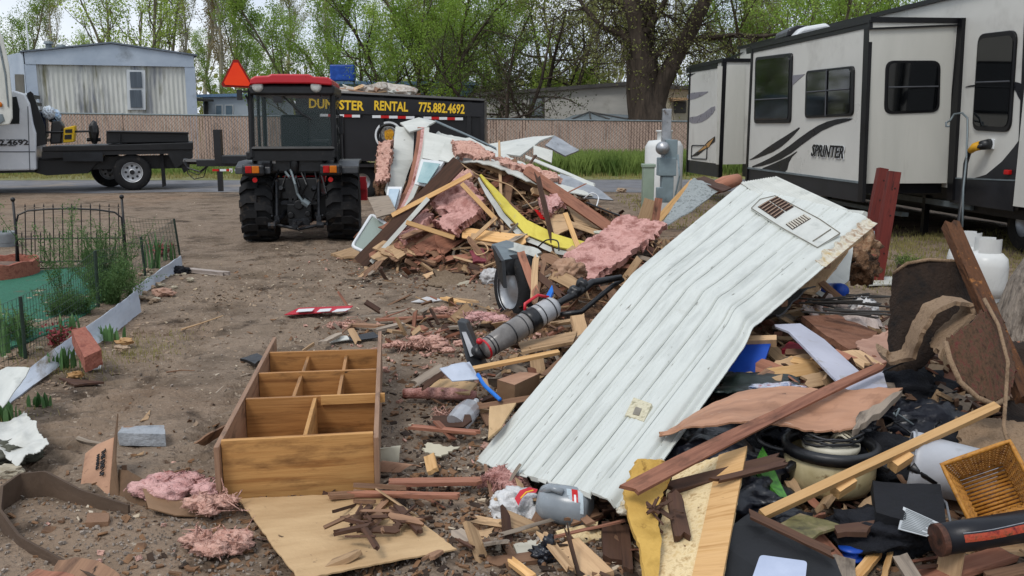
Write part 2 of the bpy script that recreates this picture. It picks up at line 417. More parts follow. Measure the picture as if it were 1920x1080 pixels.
def poly(name, pts, th, mat, jag=0, label=None, cat='sheet', group=None, parent=None, seed=0, sub=3, up=None):
    """irregular flat piece from 3-D points, torn edges when jag > 0"""
    pts = [Vector(p) for p in pts]; r = random.Random(seed); out = []
    for i, p in enumerate(pts):
        q = pts[(i + 1) % len(pts)]
        for k in range(sub if jag else 1):
            t = k / sub; x = p.lerp(q, t)
            if k and jag: x = x + Vector((r.uniform(-1, 1), r.uniform(-1, 1), r.uniform(-.5, .5))) * jag
            out.append(x)
    c = sum(pts, Vector()) / len(pts); nn = Vector()
    for i in range(len(pts)): nn += (pts[i] - c).cross(pts[(i + 1) % len(pts)] - c)
    nn.normalize()
    if nn.dot(EYEV - c) < 0: nn = -nn
    mb = MB().prism([p for p in out], -nn * th)
    o = mb.build(name, mat, parent)
    bm = bmesh.new(); bm.from_mesh(o.data); bmesh.ops.triangulate(bm, faces=[f for f in bm.faces if len(f.verts) > 4]); bm.to_mesh(o.data); bm.free()
    if parent is None: tag(o, label, cat, group)
    elif label: o['label'] = label
    return o
def lump(name, c, r, mat, label, cat='insulation', group=None, sub=4, amp=.5, freq=2.2, seed=0, fine=.2, ridged=False, parent=None, smooth=True, extra=()):
    mb = MB().blob(c, r, sub, amp, freq, seed, ridged=ridged, fine=fine)
    for k, (dc, rr) in enumerate(extra): mb.blob(Vector(c) + Vector(dc), rr, sub - 1, amp, freq, seed + k + 5, fine=fine)
    o = mb.build(name, mat, parent, smooth)
    if parent is None: tag(o, label, cat, group)
    return o
def fuzz(o, n, L_, seed=1):
    # loose glass fibres standing off a surface
    r = random.Random(seed); bm = bmesh.new(); bm.from_mesh(o.data); bm.normal_update(); vl = [(v.co.copy(), v.normal.copy()) for v in bm.verts]
    for k in range(n):
        c, vn = r.choice(vl); d = (vn * r.uniform(0, .7) + Vector((r.gauss(0, 1), r.gauss(0, 1), r.gauss(0, .7)))).normalized(); l = L_ * r.uniform(.4, 1.5)
        s_ = d.cross(Vector((r.gauss(0, 1), r.gauss(0, 1), r.gauss(0, 1)))).normalized() * l * .1; m_ = c + d * l * .5 + vn * l * .15; e = c + d * l
        q = [bm.verts.new(x) for x in (c - s_, c + s_, m_ + s_, m_ - s_, e)]; bm.faces.new((q[0], q[1], q[2], q[3])); bm.faces.new((q[3], q[2], q[4]))
    bm.to_mesh(o.data); bm.free(); return o
def batt(name, A, B, C, D, th, mat, label, seed=0, amp=.05, group=None, cat='insulation', n=26, **k):
    return fuzz(sheet(name, A, B, C, D, n, n, th, mat, noise_amp=amp * .7, noise_f=4, jag=.018, label=label, cat=cat, group=group, seed=seed, **k), 1100, .014, seed)
def rrect(corners, rad, n=5):
    """rounded rectangle through four 3-D corners (tl,tr,br,bl); rad in metres"""
    c = [Vector(p) for p in corners]; out = []
    for i in range(4):
        p = c[i]; a = (c[i - 1] - p); b = (c[(i + 1) % 4] - p); ra = min(rad, a.length / 2.01); rb = min(rad, b.length / 2.01)
        a.normalize(); b.normalize(); p0 = p + a * ra; p1 = p + b * rb
        for k in range(n + 1):
            t = k / n; out.append(p0.lerp(p, t).lerp(p.lerp(p1, t), t))
    return out
# ================================================================ SETTING
def ground():
    def axis(lo, hi, fine_lo, fine_hi, st):
        a = list(np.arange(fine_lo, fine_hi, st)); s = st; x = a[-1]
        while x < hi: s *= 1.16; x += s; a.append(x)
        s = st; x = a[0]
        while x > lo: s *= 1.16; x -= s; a.insert(0, x)
        return a
    xs = axis(-400, 400, -4.2, 4.2, .036); ys = axis(-60, 700, 2.0, 12.5, .04)
    nx, ny = len(xs), len(ys)
    vs = [(x, y, gh(x, y)) for x in xs for y in ys]
    fs = [(i * ny + j, (i + 1) * ny + j, (i + 1) * ny + j + 1, i * ny + j + 1) for i in range(nx - 1) for j in range(ny - 1)]
    me = bpy.data.meshes.new('ground'); me.from_pydata(vs, [], fs); me.update()
    for p in me.polygons: p.use_smooth = True
    m = M('dirt', ['#4d4135', '#857565', '#6a5c4d'], (1.3, 1.3, 1.3), rough=.95, bump=.9, bscale=34, dist=.03, detail=12, spec=.15,
          spots=[('#8c745f', .22, .54, .2), ('#453a30', 2.6, .55, .15), ('#a39584', 26, .62, .05), ('#392e25', 34, .62, .06), ('#c3b8a8', 48, .7, .03), ('#5c4a3b', 11, .6, .08)])
    me.materials.append(m); o = bpy.data.objects.new('ground', me); COL.objects.link(o); struct(o)
ground()
ASPH = M('asphalt', ['#5e5e60', '#76767a'], (2, 2, 2), rough=.9, bump=.3, bscale=60, spots=[('#857b70', .5, .55, .15), ('#494a4c', 1.2, .6, .1)])
def strip(name, pts, z, mat, kind='structure'):
    mb = MB(); n = len(pts)
    mb._add([Vector((p[0], p[1], z)) for p in pts], [tuple(range(n))]); o = mb.build(name, mat, origin=(0, 0, 0)); o['kind'] = kind; return o
def edge(y0, y1, x0, x1, amp, n, seed):
    return [(x0 + (x1 - x0) * i / n, y0 + (y1 - y0) * i / n + amp * mnoise.noise(Vector((i * .45, seed, 0)))) for i in range(n + 1)]
strip('road', edge(21.0, 23.3, -60, 60, .9, 120, 1) + edge(28.2, 26.0, 60, -60, .3, 60, 2), .006, ASPH)
VERGE = M('verge', ['#4c5530', '#77764c', '#66613f'], (1.5, 1.5, 1.5), rough=.95, bump=.6, bscale=30)
strip('grass_verge', edge(26.0, 28.2, -60, 60, .3, 60, 2) + [(60, 33.4), (-60, 33.4)], .010, VERGE)

# grass blades: verge, plus tufts on the right yard under the travel trailer
def blades(name, areas, mat, seed=0):
    r = np.random.default_rng(seed); vs = []; fs = []; k = 0
    for (x0, x1, y0, y1, n, h, wd, clump) in areas:
        cx = r.uniform(x0, x1, max(1, n // clump)); cy = r.uniform(y0, y1, max(1, n // clump))
        for q in range(n):
            c = q % len(cx); x = cx[c] + r.normal(0, .12 if clump > 1 else 0); y = cy[c] + r.normal(0, .12 if clump > 1 else 0)
            a = r.uniform(0, 6.28); hh = h * r.uniform(.5, 1.15); l = r.uniform(.05, .5) * hh; dx, dy = math.cos(a), math.sin(a); w_ = wd
            z = gh(x, y)
            vs += [(x - dy * w_, y + dx * w_, z), (x + dy * w_, y - dx * w_, z), (x + dx * l * .4, y + dy * l * .4, z + hh * .6), (x + dx * l, y + dy * l, z + hh)]
            fs += [(k, k + 1, k + 2), (k, k + 2, k + 3)]; k += 4
    me = bpy.data.meshes.new(name); me.from_pydata(vs, [], fs); me.materials.append(mat); me.update()
    o = bpy.data.objects.new(name, me); COL.objects.link(o); o['kind'] = 'stuff'
    return o
GRASS = M('grass', ['#47602a', '#839650', '#667c3a'], (.6, .6, .6), rough=.7, bump=0, transl=.35, spec=.2)
GRASSD = M('dry_grass', ['#6f6a3f', '#99905c', '#7f8148'], (1.6, 1.6, 1.6), rough=.8, bump=0, transl=.3, spec=.2)
tag(blades('tall_grass', [(1.2, 7.5, 29.0, 32.4, 9000, .75, .02, 12), (-20, 1, 29.5, 32.5, 6000, .4, .02, 8), (7.5, 24, 29.5, 32.4, 3000, .4, .02, 8)], GRASS, 1), 'tall green grass growing along the foot of the slatted fence', 'grass')
tag(blades('low_grass', [(-22, 10, 27.5, 29.5, 6000, .16, .015, 6), (3.0, 7.5, 8.9, 13.5, 9000, .07, .006, 10), (2.4, 6.2, 14, 21, 2500, .08, .012, 10)], GRASSD, 2), 'low patchy dry grass in the yard and beside the road', 'grass')

# slatted chain link fence along the road
def fence():
    t = thing('slatted_fence', 'long tan chain link fence with woven privacy slats behind the road', 'fence', (-9, 33, 0))
    a, b = W(-160, 209, 33), W(2100, 238, 33); n = int((b.x - a.x) / .105)
    s = MB(); wi = MB(); r = random.Random(3)
    for i in range(n):
        u = i / n; x = a.x + (b.x - a.x) * u; zt = a.z + (b.z - a.z) * u - .03; dz = r.uniform(-.015, .015)
        s.box((x, 33 + r.uniform(-.006, .006), .06 + zt / 2), (.083, .012, zt - .05 + dz))
    for i in range(-18, n, 1):
        for sg in (1, -1):
            x = a.x + (b.x - a.x) * (i / n); x2 = x + 1.75
            u = max(0, min(1, i / n)); zt = a.z + (b.z - a.z) * u - .04
            p, q = ((x, .08), (x2, zt)) if sg == 1 else ((x, zt), (x2, .08))
            if min(x, x2) < a.x or max(x, x2) > b.x: continue
            if sg == -1 and i % 2: continue
            wi.tube([(p[0], 32.97, p[1]), (q[0], 32.97, q[1])], .006 if sg == 1 else .004, 3, caps=False)
    SL = M('fence_slat', ['#a1877a', '#c4a999', '#b59a8b'], (5, 5, .6), rough=.75, bump=.1, bscale=12, spots=[('#7d6a5c', 1.5, .58, .2)])
    s.build('slats', SL, t); wi.build('wire_mesh', M('fence_wire', ['#5e5148', '#786a60'], (3, 3, 3), rough=.6, bump=0), t)
    MB().tube([(a.x, 32.99, a.z), (b.x, 32.99, b.z)], .028, 8).build('top_rail', GREYM, t)
    for i in range(14):
        u = (i + .4) / 14; x = a.x + (b.x - a.x) * u; MB().cyl((x, 33.06, 0), (x, 33.06, a.z + (b.z - a.z) * u + .04), .035, n=8).build('post', GREYM, t)
fence()

# ---------------------------------------------------------------- homes beyond the fence
BLUEGREY = M('bluegrey_paint', ['#94a1b0', '#adb8c4'], (1, 1, 1), rough=.6, bump=.05, spots=[('#727a80', .8, .58, .2)])
RIBWALL = M('weathered_rib_siding', ['#9fa19c', '#c4c6c0', '#b5b8b1'], (1.2, 1.2, .35), rough=.7, bump=.05, spots=[('#6f7480', .9, .54, .12, (1, 1, .2)), ('#6d6b52', 2.2, .56, .16, (1.6, 1, .18)), ('#4d4d40', 5, .66, .1, (2, 1, .12))])
def home_left():
    c0 = W(64, 300, 36); c0.z = 0; c1 = W(374, 300, 38.5); c1.z = 0
    t = thing('mobile_home', 'blue-grey mobile home with stained ribbed end wall beyond the fence', 'house', c0)
    ex = (c1 - c0).normalized(); nb = Vector((-ex.y, ex.x, 0)); Lx = (c1 - c0).length
    def H(px, py):
        return PL(px, py, c0, nb)
    zt = lambda px, py: H(px, py).z
    zf0, zf1 = zt(76, 121), zt(370, 126); ze0, ze1 = zt(62, 98), zt(370, 104); zp = zt(215, 82)
    n = 70; mb = MB()
    vs = []; fs = []
    for i in range(n + 1):
        x = c0 + ex * (Lx * i / n); d = nb * (.035 * (1 if i % 2 else 0)); z1 = zf0 + (zf1 - zf0) * i / n
        vs += [x + d, x + d + Vector((0, 0, z1))]
    for i in range(n): fs.append((2 * i, 2 * i + 2, 2 * i + 3, 2 * i + 1))
    mb._add(vs, fs); mb.build('end_wall', RIBWALL, t)
    # body behind
    bk = nb * 14; up = lambda p, z: Vector((p.x, p.y, z)); pk = c0 + ex * (Lx * .5)
    b = MB(); e = nb * .05
    prof = [up(c0 + e, 0), up(c1 + e, 0), up(c1 + e, ze1 - .04), up(pk + e, zp - .04), up(c0 + e, ze0 - .04)]
    b.prism(prof, bk); b.build('body', BLUEGREY, t)
    f = MB(); o = -nb * .12
    f.prism([up(c0 + o, zf0), up(c1 + o, zf1), up(c1 + o, ze1 - .02), up(pk + o, zp - .02), up(c0 + o, ze0 - .02)], nb * .16); f.build('fascia', BLUEGREY, t)
    rf = MB(); o = -nb * .2 ; th = Vector((0, 0, .07))
    for p, q, za, zb in ((c0 - ex * .15, pk, ze0 - .03, zp), (pk, c1 + ex * .15, zp, ze1 - .03)):
        rf.prism([up(p + o, za), up(q + o, zb), up(q + o, zb + .06), up(p + o, za + .06)], nb * 14.4)
    rf.build('roof', M('roof_edge', ['#545c66', '#717a84'], (2, 2, 2)), t)
    MB().box(up(c0 + ex * .17 - nb * .05, zf0 / 2), (.4, .1, zf0), (0, 0, math.atan2(ex.y, ex.x))).build('corner_trim', BLUEGREY, t)
    MB().box(up(c1 - ex * .17 - nb * .05, zf1 / 2), (.4, .1, zf1), (0, 0, math.atan2(ex.y, ex.x))).build('corner_trim', BLUEGREY, t)
    # angled side bay to the left
    s0, s1 = c0 - ex * .05, W(16, 300, 38.2); s1.z = 0
    MB().prism([up(s0, 0), up(s1, 0), up(s1, zt(16, 103) + .1), up(s0, ze0)], nb * 1.5).build('side_wall', BLUEGREY, t)
    # window
    wp = [H(x, y) - nb * .07 for x, y in ((237, 131), (272, 132), (273, 206), (239, 206))]
    fr = MB().prism(wp, nb * .1).build('window', M('window_trim', ['#b9bfc2', '#ccd1d3'], (2, 2, 2)), t)
    for ys in ((135, 165), (169, 202)):
        MB().prism([H(x, y) - nb * .11 for x, y in ((243, ys[0]), (265, ys[0]), (267, ys[1]), (245, ys[1]))], nb * .03).build('pane', M('curtained_glass', ['#3c444c', '#5a646d'], (9, 9, .5), rough=.2, rvar=.05, bump=0), fr)
    for px, hh in ((87, .35), (112, .22)):
        q = H(px, 92) + nb * 2; MB().cyl((q.x, q.y, q.z - .3), (q.x, q.y, q.z + hh), .12, n=10).cyl((q.x, q.y, q.z + hh), (q.x, q.y, q.z + hh + .1), .2, .15, n=10).build('roof_vent', GREYM, t)
    q = H(51, 100) + nb; MB().cyl(q, q + V(0, 0, 1.3), .03, n=6).build('vent_pipe', WHITEP, t)
home_left()
def box_home(name, label, pts, Y0, Y1, depth, mat, roofmat, over=.25, cat='house'):
    """pts: left top, right top pixels; front wall between depths Y0 and Y1"""
    a, b = W(*pts[0], Y0), W(*pts[1], Y1); ex = Vector((b.x - a.x, b.y - a.y, 0)).normalized(); nb = Vector((-ex.y, ex.x, 0))
    t = thing(name, label, cat, (a.x, a.y, 0))
    MB().prism([(a.x, a.y, 0), (b.x, b.y, 0), b, a], nb * depth).build('wall', mat, t)
    u = V(0, 0, 1)
    MB().prism([a - nb * over - ex * over + u * .004, b - nb * over + ex * over + u * .004, b - nb * over + ex * over + u * .16, a - nb * over - ex * over + u * .16], nb * (depth + 2 * over)).build('roof', roofmat, t)
    def HH(px, py, d=0): return PL(px, py, a, nb) - nb * d
    return t, HH, nb
SIDC = M('cream_siding', ['#a3a19b', '#b8b6ae'], (.6, .6, 3), rough=.7, bump=.05, spots=[('#8a877e', .7, .58, .2)])
DKROOF = M('dark_roof', ['#3c3b3a', '#55524e'], (3, 3, 3))
t, H, nb = box_home('mobile_home', 'long pale mobile home with low dark roof line right of the dumpster trailer', ((905, 181), (1180, 160)), 42, 40, 5, SIDC, DKROOF)
w_ = MB().prism([H(x, y, .05) for x, y in ((993, 183), (1021, 182), (1021, 220), (993, 220))], nb * .06).build('window', DKROOF, t)
MB().prism([H(x, y, .08) for x, y in ((996, 186), (1018, 185), (1018, 217), (996, 217))], nb * .03).build('pane', M('hazy_glass', ['#4a5256', '#80888a'], (2, 2, 2), rough=.3, bump=0), w_)
t, H, nb = box_home('mobile_home', 'cream building with wooden window awning right of the huge dark trunk', ((1225, 166), (1400, 172)), 41, 41, 5, M('cream_wall', ['#a8a08c', '#bab29c'], (1, 1, 1)), DKROOF)
MB().prism([H(x, y, .06) for x, y in ((1252, 184), (1286, 184), (1286, 188), (1256, 190))], nb * -.7).build('awning', W_TAN, t)
MB().prism([H(x, y, .05) for x, y in ((1263, 190), (1286, 190), (1286, 212), (1263, 212))], nb * .03).build('window', DKROOF, t)
# low grey shed roof just showing over the fence
a = W(1060, 222, 36); b = W(1192, 222, 36)
t = thing('shed', 'low shed with shallow grey hipped roof rising over the fence', 'shed', ((a.x + b.x) / 2, 37, 0))
MB().box(((a.x + b.x) / 2, 37.2, .9), (b.x - a.x - .5, 2, 1.8)).build('wall', SIDC, t)
p = [W(1055, 224, 36), W(1195, 224, 36), W(1185, 216, 38), W(1105, 211, 38.6), W(1075, 216, 38)]
MB().prism(p, (0, 0, -.06)).build('roof', GREYM, t)
for i in range(4):
    MB().tube([p[0].lerp(p[1], (i + .5) / 4) + V(0, 0, .02), p[3] + V(0, 0, .03)], .03, 4).build('roof_rib', DKROOF, t)
# pale blue home with dark porch post far left of tractor
t, H, nb = box_home('mobile_home', 'small white and blue home seen left of the tractor cab', ((380, 183), (500, 180)), 50, 50, 6, M('bluewhite', ['#aeb9c4', '#c2ccd4'], (1, 1, 1)), M('blue_roof', ['#6f8fb3', '#86a3c2'], (1, 1, 1)))
for x0, x1 in ((404, 418), (422, 438)):
    f = MB().prism([H(x, y, .05) for x, y in ((x0, 196), (x1, 196), (x1, 218), (x0, 218))], nb * .04).build('window', WHITEP, t)
    MB().prism([H(x, y, .08) for x, y in ((x0 + 2, 198), (x1 - 2, 198), (x1 - 2, 216), (x0 + 2, 216))], nb * .02).build('pane', M('blue_glass', ['#5c7080', '#7d909e'], (2, 2, 2), rough=.2, bump=0), f)
MB().prism([H(x, y, .3) for x, y in ((378, 184), (404, 187), (404, 191), (378, 190))], nb * -1.5).build('porch_roof', DKROOF, t)
MB().prism([H(x, y, .3) for x, y in ((386, 190), (392, 190), (392, 218), (386, 218))], nb * .2).build('porch_post', DKROOF, t)
t, H, nb = box_home('mobile_home', 'faded sky blue building behind the loaded dump trailer', ((600, 158), (884, 160)), 46, 46, 5, M('skyblue', ['#7b9dbd', '#9ab4cb'], (1, 1, 1), spots=[('#b6bdc0', 1, .55, .1)]), M('blue_roof2', ['#5f7f9f', '#86a3c2'], (1, 1, 1)))
o = MB().box(W(643, 137, 44), (1.15, .5, .75)).build('roof_cooler', M('blue_tarp', ['#123a86', '#2455b0'], (4, 4, 4), rough=.4, bump=.6, bscale=6), None, bevel=.06)
tag(o, 'blue tarp covered box unit standing above the pale blue roof', 'cooler')
q = W(643, 150, 44)
for sx in (-.5, .5): MB().cyl((q.x + sx, 44.2, 2.0), (q.x + sx, 44.2, q.z + .1), .04, n=6).build('support_leg', GREYM, o)

# ---------------------------------------------------------------- trees
def bark(name, a, b): return M(name, [a, b], (6, 6, 1.2), rough=.95, bump=.8, bscale=(16, 16, 3), dist=.05, spec=.1)
BK_D = bark('bark_dark', '#2e2924', '#544a41'); BK_G = bark('bark_grey', '#55503f', '#7f7763'); BK_P = bark('bark_pale', '#8a8574', '#aca693')
BK_B = bark('bark_brown', '#4a4034', '#6c6050')
def leafmat(name, a, b, c): return M(name, [a, c, b], (.5, .5, .5), rough=.55, bump=0, transl=.45, spec=.25, var=.1, detail=8)
LF_Y = leafmat('leaf_yellowgreen', '#7d9438', '#bccb6c', '#9db350'); LF_G = leafmat('leaf_green', '#66862f', '#a3bb5a', '#84a042')
LF_O = leafmat('leaf_olive', '#70753f', '#a5a866', '#8a8e50'); LF_D = leafmat('leaf_dark', '#333d22', '#5d683a', '#49522d')
LF_B = leafmat('bud_brown', '#67593c', '#93865c', '#7f7148')
def tree_geo(seed, height, r0, stems=1, spread=.35, levels=3, kids=(9, 7, 6), up=.35, first=.3, leaf_n=9000, leaf_s=.11, lean=(0, 0), crown=.5, stub=False, leaf_spread=.35):
    r = random.Random(seed); tubes = MB(); tips = []
    def branch(p, d, L_, rad, lev):
        n = 7 if lev == 0 else (6 if lev == 1 else 4); pts = [p.copy()]; rs = [rad]; q = p.copy(); d = d.copy()
        for i in range(n):
            wob = .10 if lev == 0 else .22
            d = (d + Vector((r.gauss(0, wob), r.gauss(0, wob), r.gauss(0, wob) + (up * .25 if lev else .03)))).normalized()
            q = q + d * (L_ / n); pts.append(q.copy()); rs.append(rad * (1 - .86 * (i + 1) / n))
        tubes.tube(pts, rs, 9 if lev == 0 else (5 if lev == 1 else 3), caps=False)
        if lev >= levels - 1: tips.extend((pts[i], pts[i + 1]) for i in range(1, n))
        if lev < levels:
            k = kids[lev]
            for j in range(k):
                t = first + (1 - first) * (j + r.random()) / k if lev == 0 else .15 + .85 * (j + r.random()) / k
                t = min(t, .98); i = int(t * n); bp = pts[i].lerp(pts[min(i + 1, n)], t * n - i); br = rs[i] * .55
                dd = (pts[min(i + 1, n)] - pts[i]).normalized(); side = Vector((r.gauss(0, 1), r.gauss(0, 1), r.gauss(0, .3))); side = (side - dd * side.dot(dd)).normalized()
                nd = (dd * (1 - spread) + side * (spread + .35) + Vector((0, 0, up))).normalized()
                branch(bp, nd, L_ * (crown if lev == 0 else .5) * (1.15 - .65 * t) * r.uniform(.7, 1.2), max(br, .006), lev + 1)
    for s_ in range(stems):
        a = 6.28 * s_ / max(1, stems) + r.random(); tl = (.32 * spread / .35 if stems > 1 else 0)
        d = Vector((math.cos(a) * tl + lean[0], math.sin(a) * tl + lean[1], 1)).normalized()
        branch(Vector((math.cos(a) * r0 * .6 * (stems > 1), math.sin(a) * r0 * .6 * (stems > 1), -.1)), d, height * r.uniform(.88, 1.05), r0 if stems == 1 else r0 * .62, 0)
    g = np.random.default_rng(seed); m = leaf_n; idx = g.integers(0, len(tips), m)
    A = np.array([tuple(t[0]) for t in tips])[idx]; B = np.array([tuple(t[1]) for t in tips])[idx]
    c = A + (B - A) * g.random((m, 1)) + g.normal(0, leaf_spread * .5, (m, 3)) * np.array([1, 1, .8])
    u = g.normal(0, 1, (m, 3)); u /= np.linalg.norm(u, axis=1)[:, None]; v = np.cross(u, g.normal(0, 1, (m, 3))); v /= np.linalg.norm(v, axis=1)[:, None]
    s = leaf_s * g.uniform(.5, 1.3, (m, 1)); P = np.stack([c - u * s * .5, c + v * s * .32, c + u * s * .5, c - v * s * .32], 1).reshape(-1, 3)
    return tubes, P
def leaf_obj(P, mat, parent, name='crown'):
    n = len(P) // 4; me = bpy.data.meshes.new(name); me.vertices.add(len(P)); me.vertices.foreach_set('co', P.astype(np.float32).ravel())
    me.loops.add(len(P)); me.loops.foreach_set('vertex_index', np.arange(len(P), dtype=np.int32)); me.polygons.add(n)
    me.polygons.foreach_set('loop_start', np.arange(0, len(P), 4, dtype=np.int32)); me.polygons.foreach_set('loop_total', np.full(n, 4, dtype=np.int32))
    me.materials.append(mat); me.update(); me.validate()
    o = bpy.data.objects.new(name, me); COL.objects.link(o); o.parent = parent; return o
PROTO = {}
def proto(key, bk, lf, **k):
    PROTO[key] = (tree_geo(**k), bk, lf)
def tree(key, px, Y, label, scale=1, rz=0, name='tree', z=0, bk=None, lf=None, cat='tree'):
    (tb, P), b0, l0 = PROTO[key]; x = (px - 960) / FPX * (Y * math.cos(_p) + 1.5 * math.sin(_p))
    t = thing(name, label, cat, (x, Y, z), rz); t.scale = (scale,) * 3
    if key in PROTO_ME:
        for me, nm in PROTO_ME[key]:
            o = bpy.data.objects.new(nm, me); COL.objects.link(o); o.parent = t
            mt = bk if nm == 'trunk' else lf
            if mt: o.material_slots[0].link = 'OBJECT'; o.material_slots[0].material = mt
        return t
    me = bpy.data.meshes.new('trunk'); me.from_pydata([tuple(v) for v in tb.v], [], tb.f); me.materials.append(b0)
    for p in me.polygons: p.use_smooth = True
    o = bpy.data.objects.new('trunk', me); COL.objects.link(o); o.parent = t
    c = leaf_obj(P, l0, t); PROTO_ME[key] = [(me, 'trunk'), (c.data, 'crown')]
    return t
PROTO_ME = {}
proto('broad', BK_G, LF_Y, seed=11, height=9, r0=.22, stems=6, spread=.35, levels=3, kids=(7, 6, 5), up=.5, first=.3, leaf_n=13000, leaf_s=.10, crown=.42)
proto('poplar', BK_P, LF_O, seed=12, height=14, r0=.14, spread=.25, levels=3, kids=(16, 6, 5), up=.8, first=.15, leaf_n=12000, leaf_s=.09, crown=.3, leaf_spread=.3)
proto('slim', BK_G, LF_G, seed=13, height=11, r0=.2, stems=2, spread=.35, levels=3, kids=(11, 6, 5), up=.45, first=.12, leaf_n=20000, leaf_s=.10, crown=.4)
proto('leafy', BK_B, LF_G, seed=14, height=10, r0=.28, stems=3, spread=.45, levels=3, kids=(10, 7, 5), up=.3, first=.15, leaf_n=34000, leaf_s=.10, crown=.48, leaf_spread=.5)
proto('bare', BK_D, LF_D, seed=15, height=7, r0=.24, stems=4, spread=.7, levels=3, kids=(9, 8, 7), up=.1, first=.2, leaf_n=7000, leaf_s=.1, crown=.55)
proto('bush', BK_B, LF_Y, seed=16, height=3.4, r0=.1, stems=6, spread=.6, levels=3, kids=(7, 6, 4), up=.4, first=.05, leaf_n=26000, leaf_s=.1, crown=.5)
TL = [
 ('broad', 268, 47, 'many-stemmed tree fanning up behind the stained mobile home roof', 1.15, .5, {}),
 ('slim', 20, 50, 'green tree at the far left edge of the photo', .9, 1.0, dict(lf=LF_O)),
 ('leafy', 95, 66, 'bushy green tree behind the left end of the stained mobile home', .72, 2.2, {}),
 ('poplar', 130, 78, 'thin pale poplar left of the many-stemmed tree', 1.1, .2, {}),
 ('poplar', 345, 60, 'bare thin poplar right of the many-stemmed tree', .95, 1.5, {}),
 ('poplar', 385, 66, 'brownish poplar above the right corner of the stained home', 1.2, 2.6, dict(lf=LF_B)),
 ('poplar', 420, 60, 'olive poplar directly left of the orange warning triangle', 1.15, .9, dict(lf=LF_B)),
 ('poplar', 455, 70, 'tall faint poplar above the orange warning triangle', 1.3, 4.0, {}),
 ('slim', 425, 52, 'short light green tree behind the small blue home', .55, 3.0, {}),
 ('slim', 490, 55, 'airy light green tree above the tractor roof left half', .8, 4.4, {}),
 ('slim', 590, 50, 'slender two-stemmed tree above the tractor roof right half', 1.0, .3, {}),
 ('poplar', 640, 72, 'distant poplar above the blue tarped unit', 1.1, 5.0, {}),
 ('poplar', 540, 80, 'distant grey poplar between the two airy trees', 1.2, 3.3, {}),
 ('leafy', 690, 48, 'leafy green tree left of the dark leaning trunk', .8, .4, {}),
 ('leafy', 772, 44, 'leafy green tree over the trailer word', .92, 3.4, dict(bk=BK_D)),
 ('slim', 735, 58, 'light tree behind the trailer lettering', 1.1, 2.0, dict(lf=LF_Y)),
 ('leafy', 850, 46, 'dense green tree over the trailer phone number', .95, 5.2, {}),
 ('leafy', 905, 52, 'dense dark-stemmed tree above the trailer right end', 1.0, 1.4, dict(bk=BK_D, lf=LF_O)),
 ('bare', 945, 38.5, 'dark twisted leaning tree just right of the dump trailer', .9, 1.0, {}),
 ('bare', 1010, 46, 'tangled dark brown tree above the long pale home', 1.3, 2.5, dict(lf=LF_O)),
 ('bare', 1090, 50, 'tangled bare tree left of the huge dark trunk', 1.35, 4.1, dict(lf=LF_O)),
 ('bush', 1052, 47, 'yellow-green bush glowing above the pale home roof', 1.25, .6, {}),
 ('poplar', 1110, 80, 'first faint pale poplar left of the huge trunk', 1.2, .6, {}),
 ('poplar', 1150, 84, 'second faint pale poplar nearest the huge trunk', 1.25, 2.1, {}),
 ('leafy', 1330, 50, 'olive leafy tree right behind the huge dark trunk', .9, .7, dict(lf=LF_O)),
 ('leafy', 1420, 46, 'green leafy tree above the travel trailer far end', 1.0, 4.2, {}),
 ('slim', 1480, 40, 'light green tree above the white roof hatch', 1.05, 1.2, dict(lf=LF_G)),
 ('leafy', 1560, 52, 'green tree behind the travel trailer roof middle', 1.15, 2.9, {}),
 ('slim', 1650, 45, 'light tree over the tallest part of the travel trailer roof', 1.2, 3.8, {}),
 ('poplar', 1380, 75, 'distant poplar behind the travel trailer far end', 1.2, 1.1, {}),
 ('poplar', 1250, 75, 'distant poplar seen between the two huge trunk limbs', 1.2, 3.1, {}),
 ('poplar', 800, 82, 'distant poplar glimpsed through the dense green trees', 1.25, 3.5, {}),
]
for key, px, Y, lab, sc_, rz, kw in TL: tree(key, px, Y, lab, sc_, rz, **kw)
wood_P = None
# hazy far row of woods as one mass, seen only through the gaps
g = np.random.default_rng(5); n = 14000
c = np.stack([g.uniform(-60, 60, n), g.normal(98, 3, n), np.abs(g.normal(0, 2.6, n)) * (1 + .35 * np.sin(g.uniform(0, 9, n)))], 1)
u = g.normal(0, 1, (n, 3)); u /= np.linalg.norm(u, axis=1)[:, None]; v = np.cross(u, g.normal(0, 1, (n, 3))); v /= np.linalg.norm(v, axis=1)[:, None]; s = .35
far = leaf_obj(np.stack([c - u * s, c + v * s, c + u * s, c - v * s], 1).reshape(-1, 3), LF_O, None, 'distant_wood'); far['kind'] = 'stuff'; tag(far, 'low far-off wood behind all the homes', 'wood')

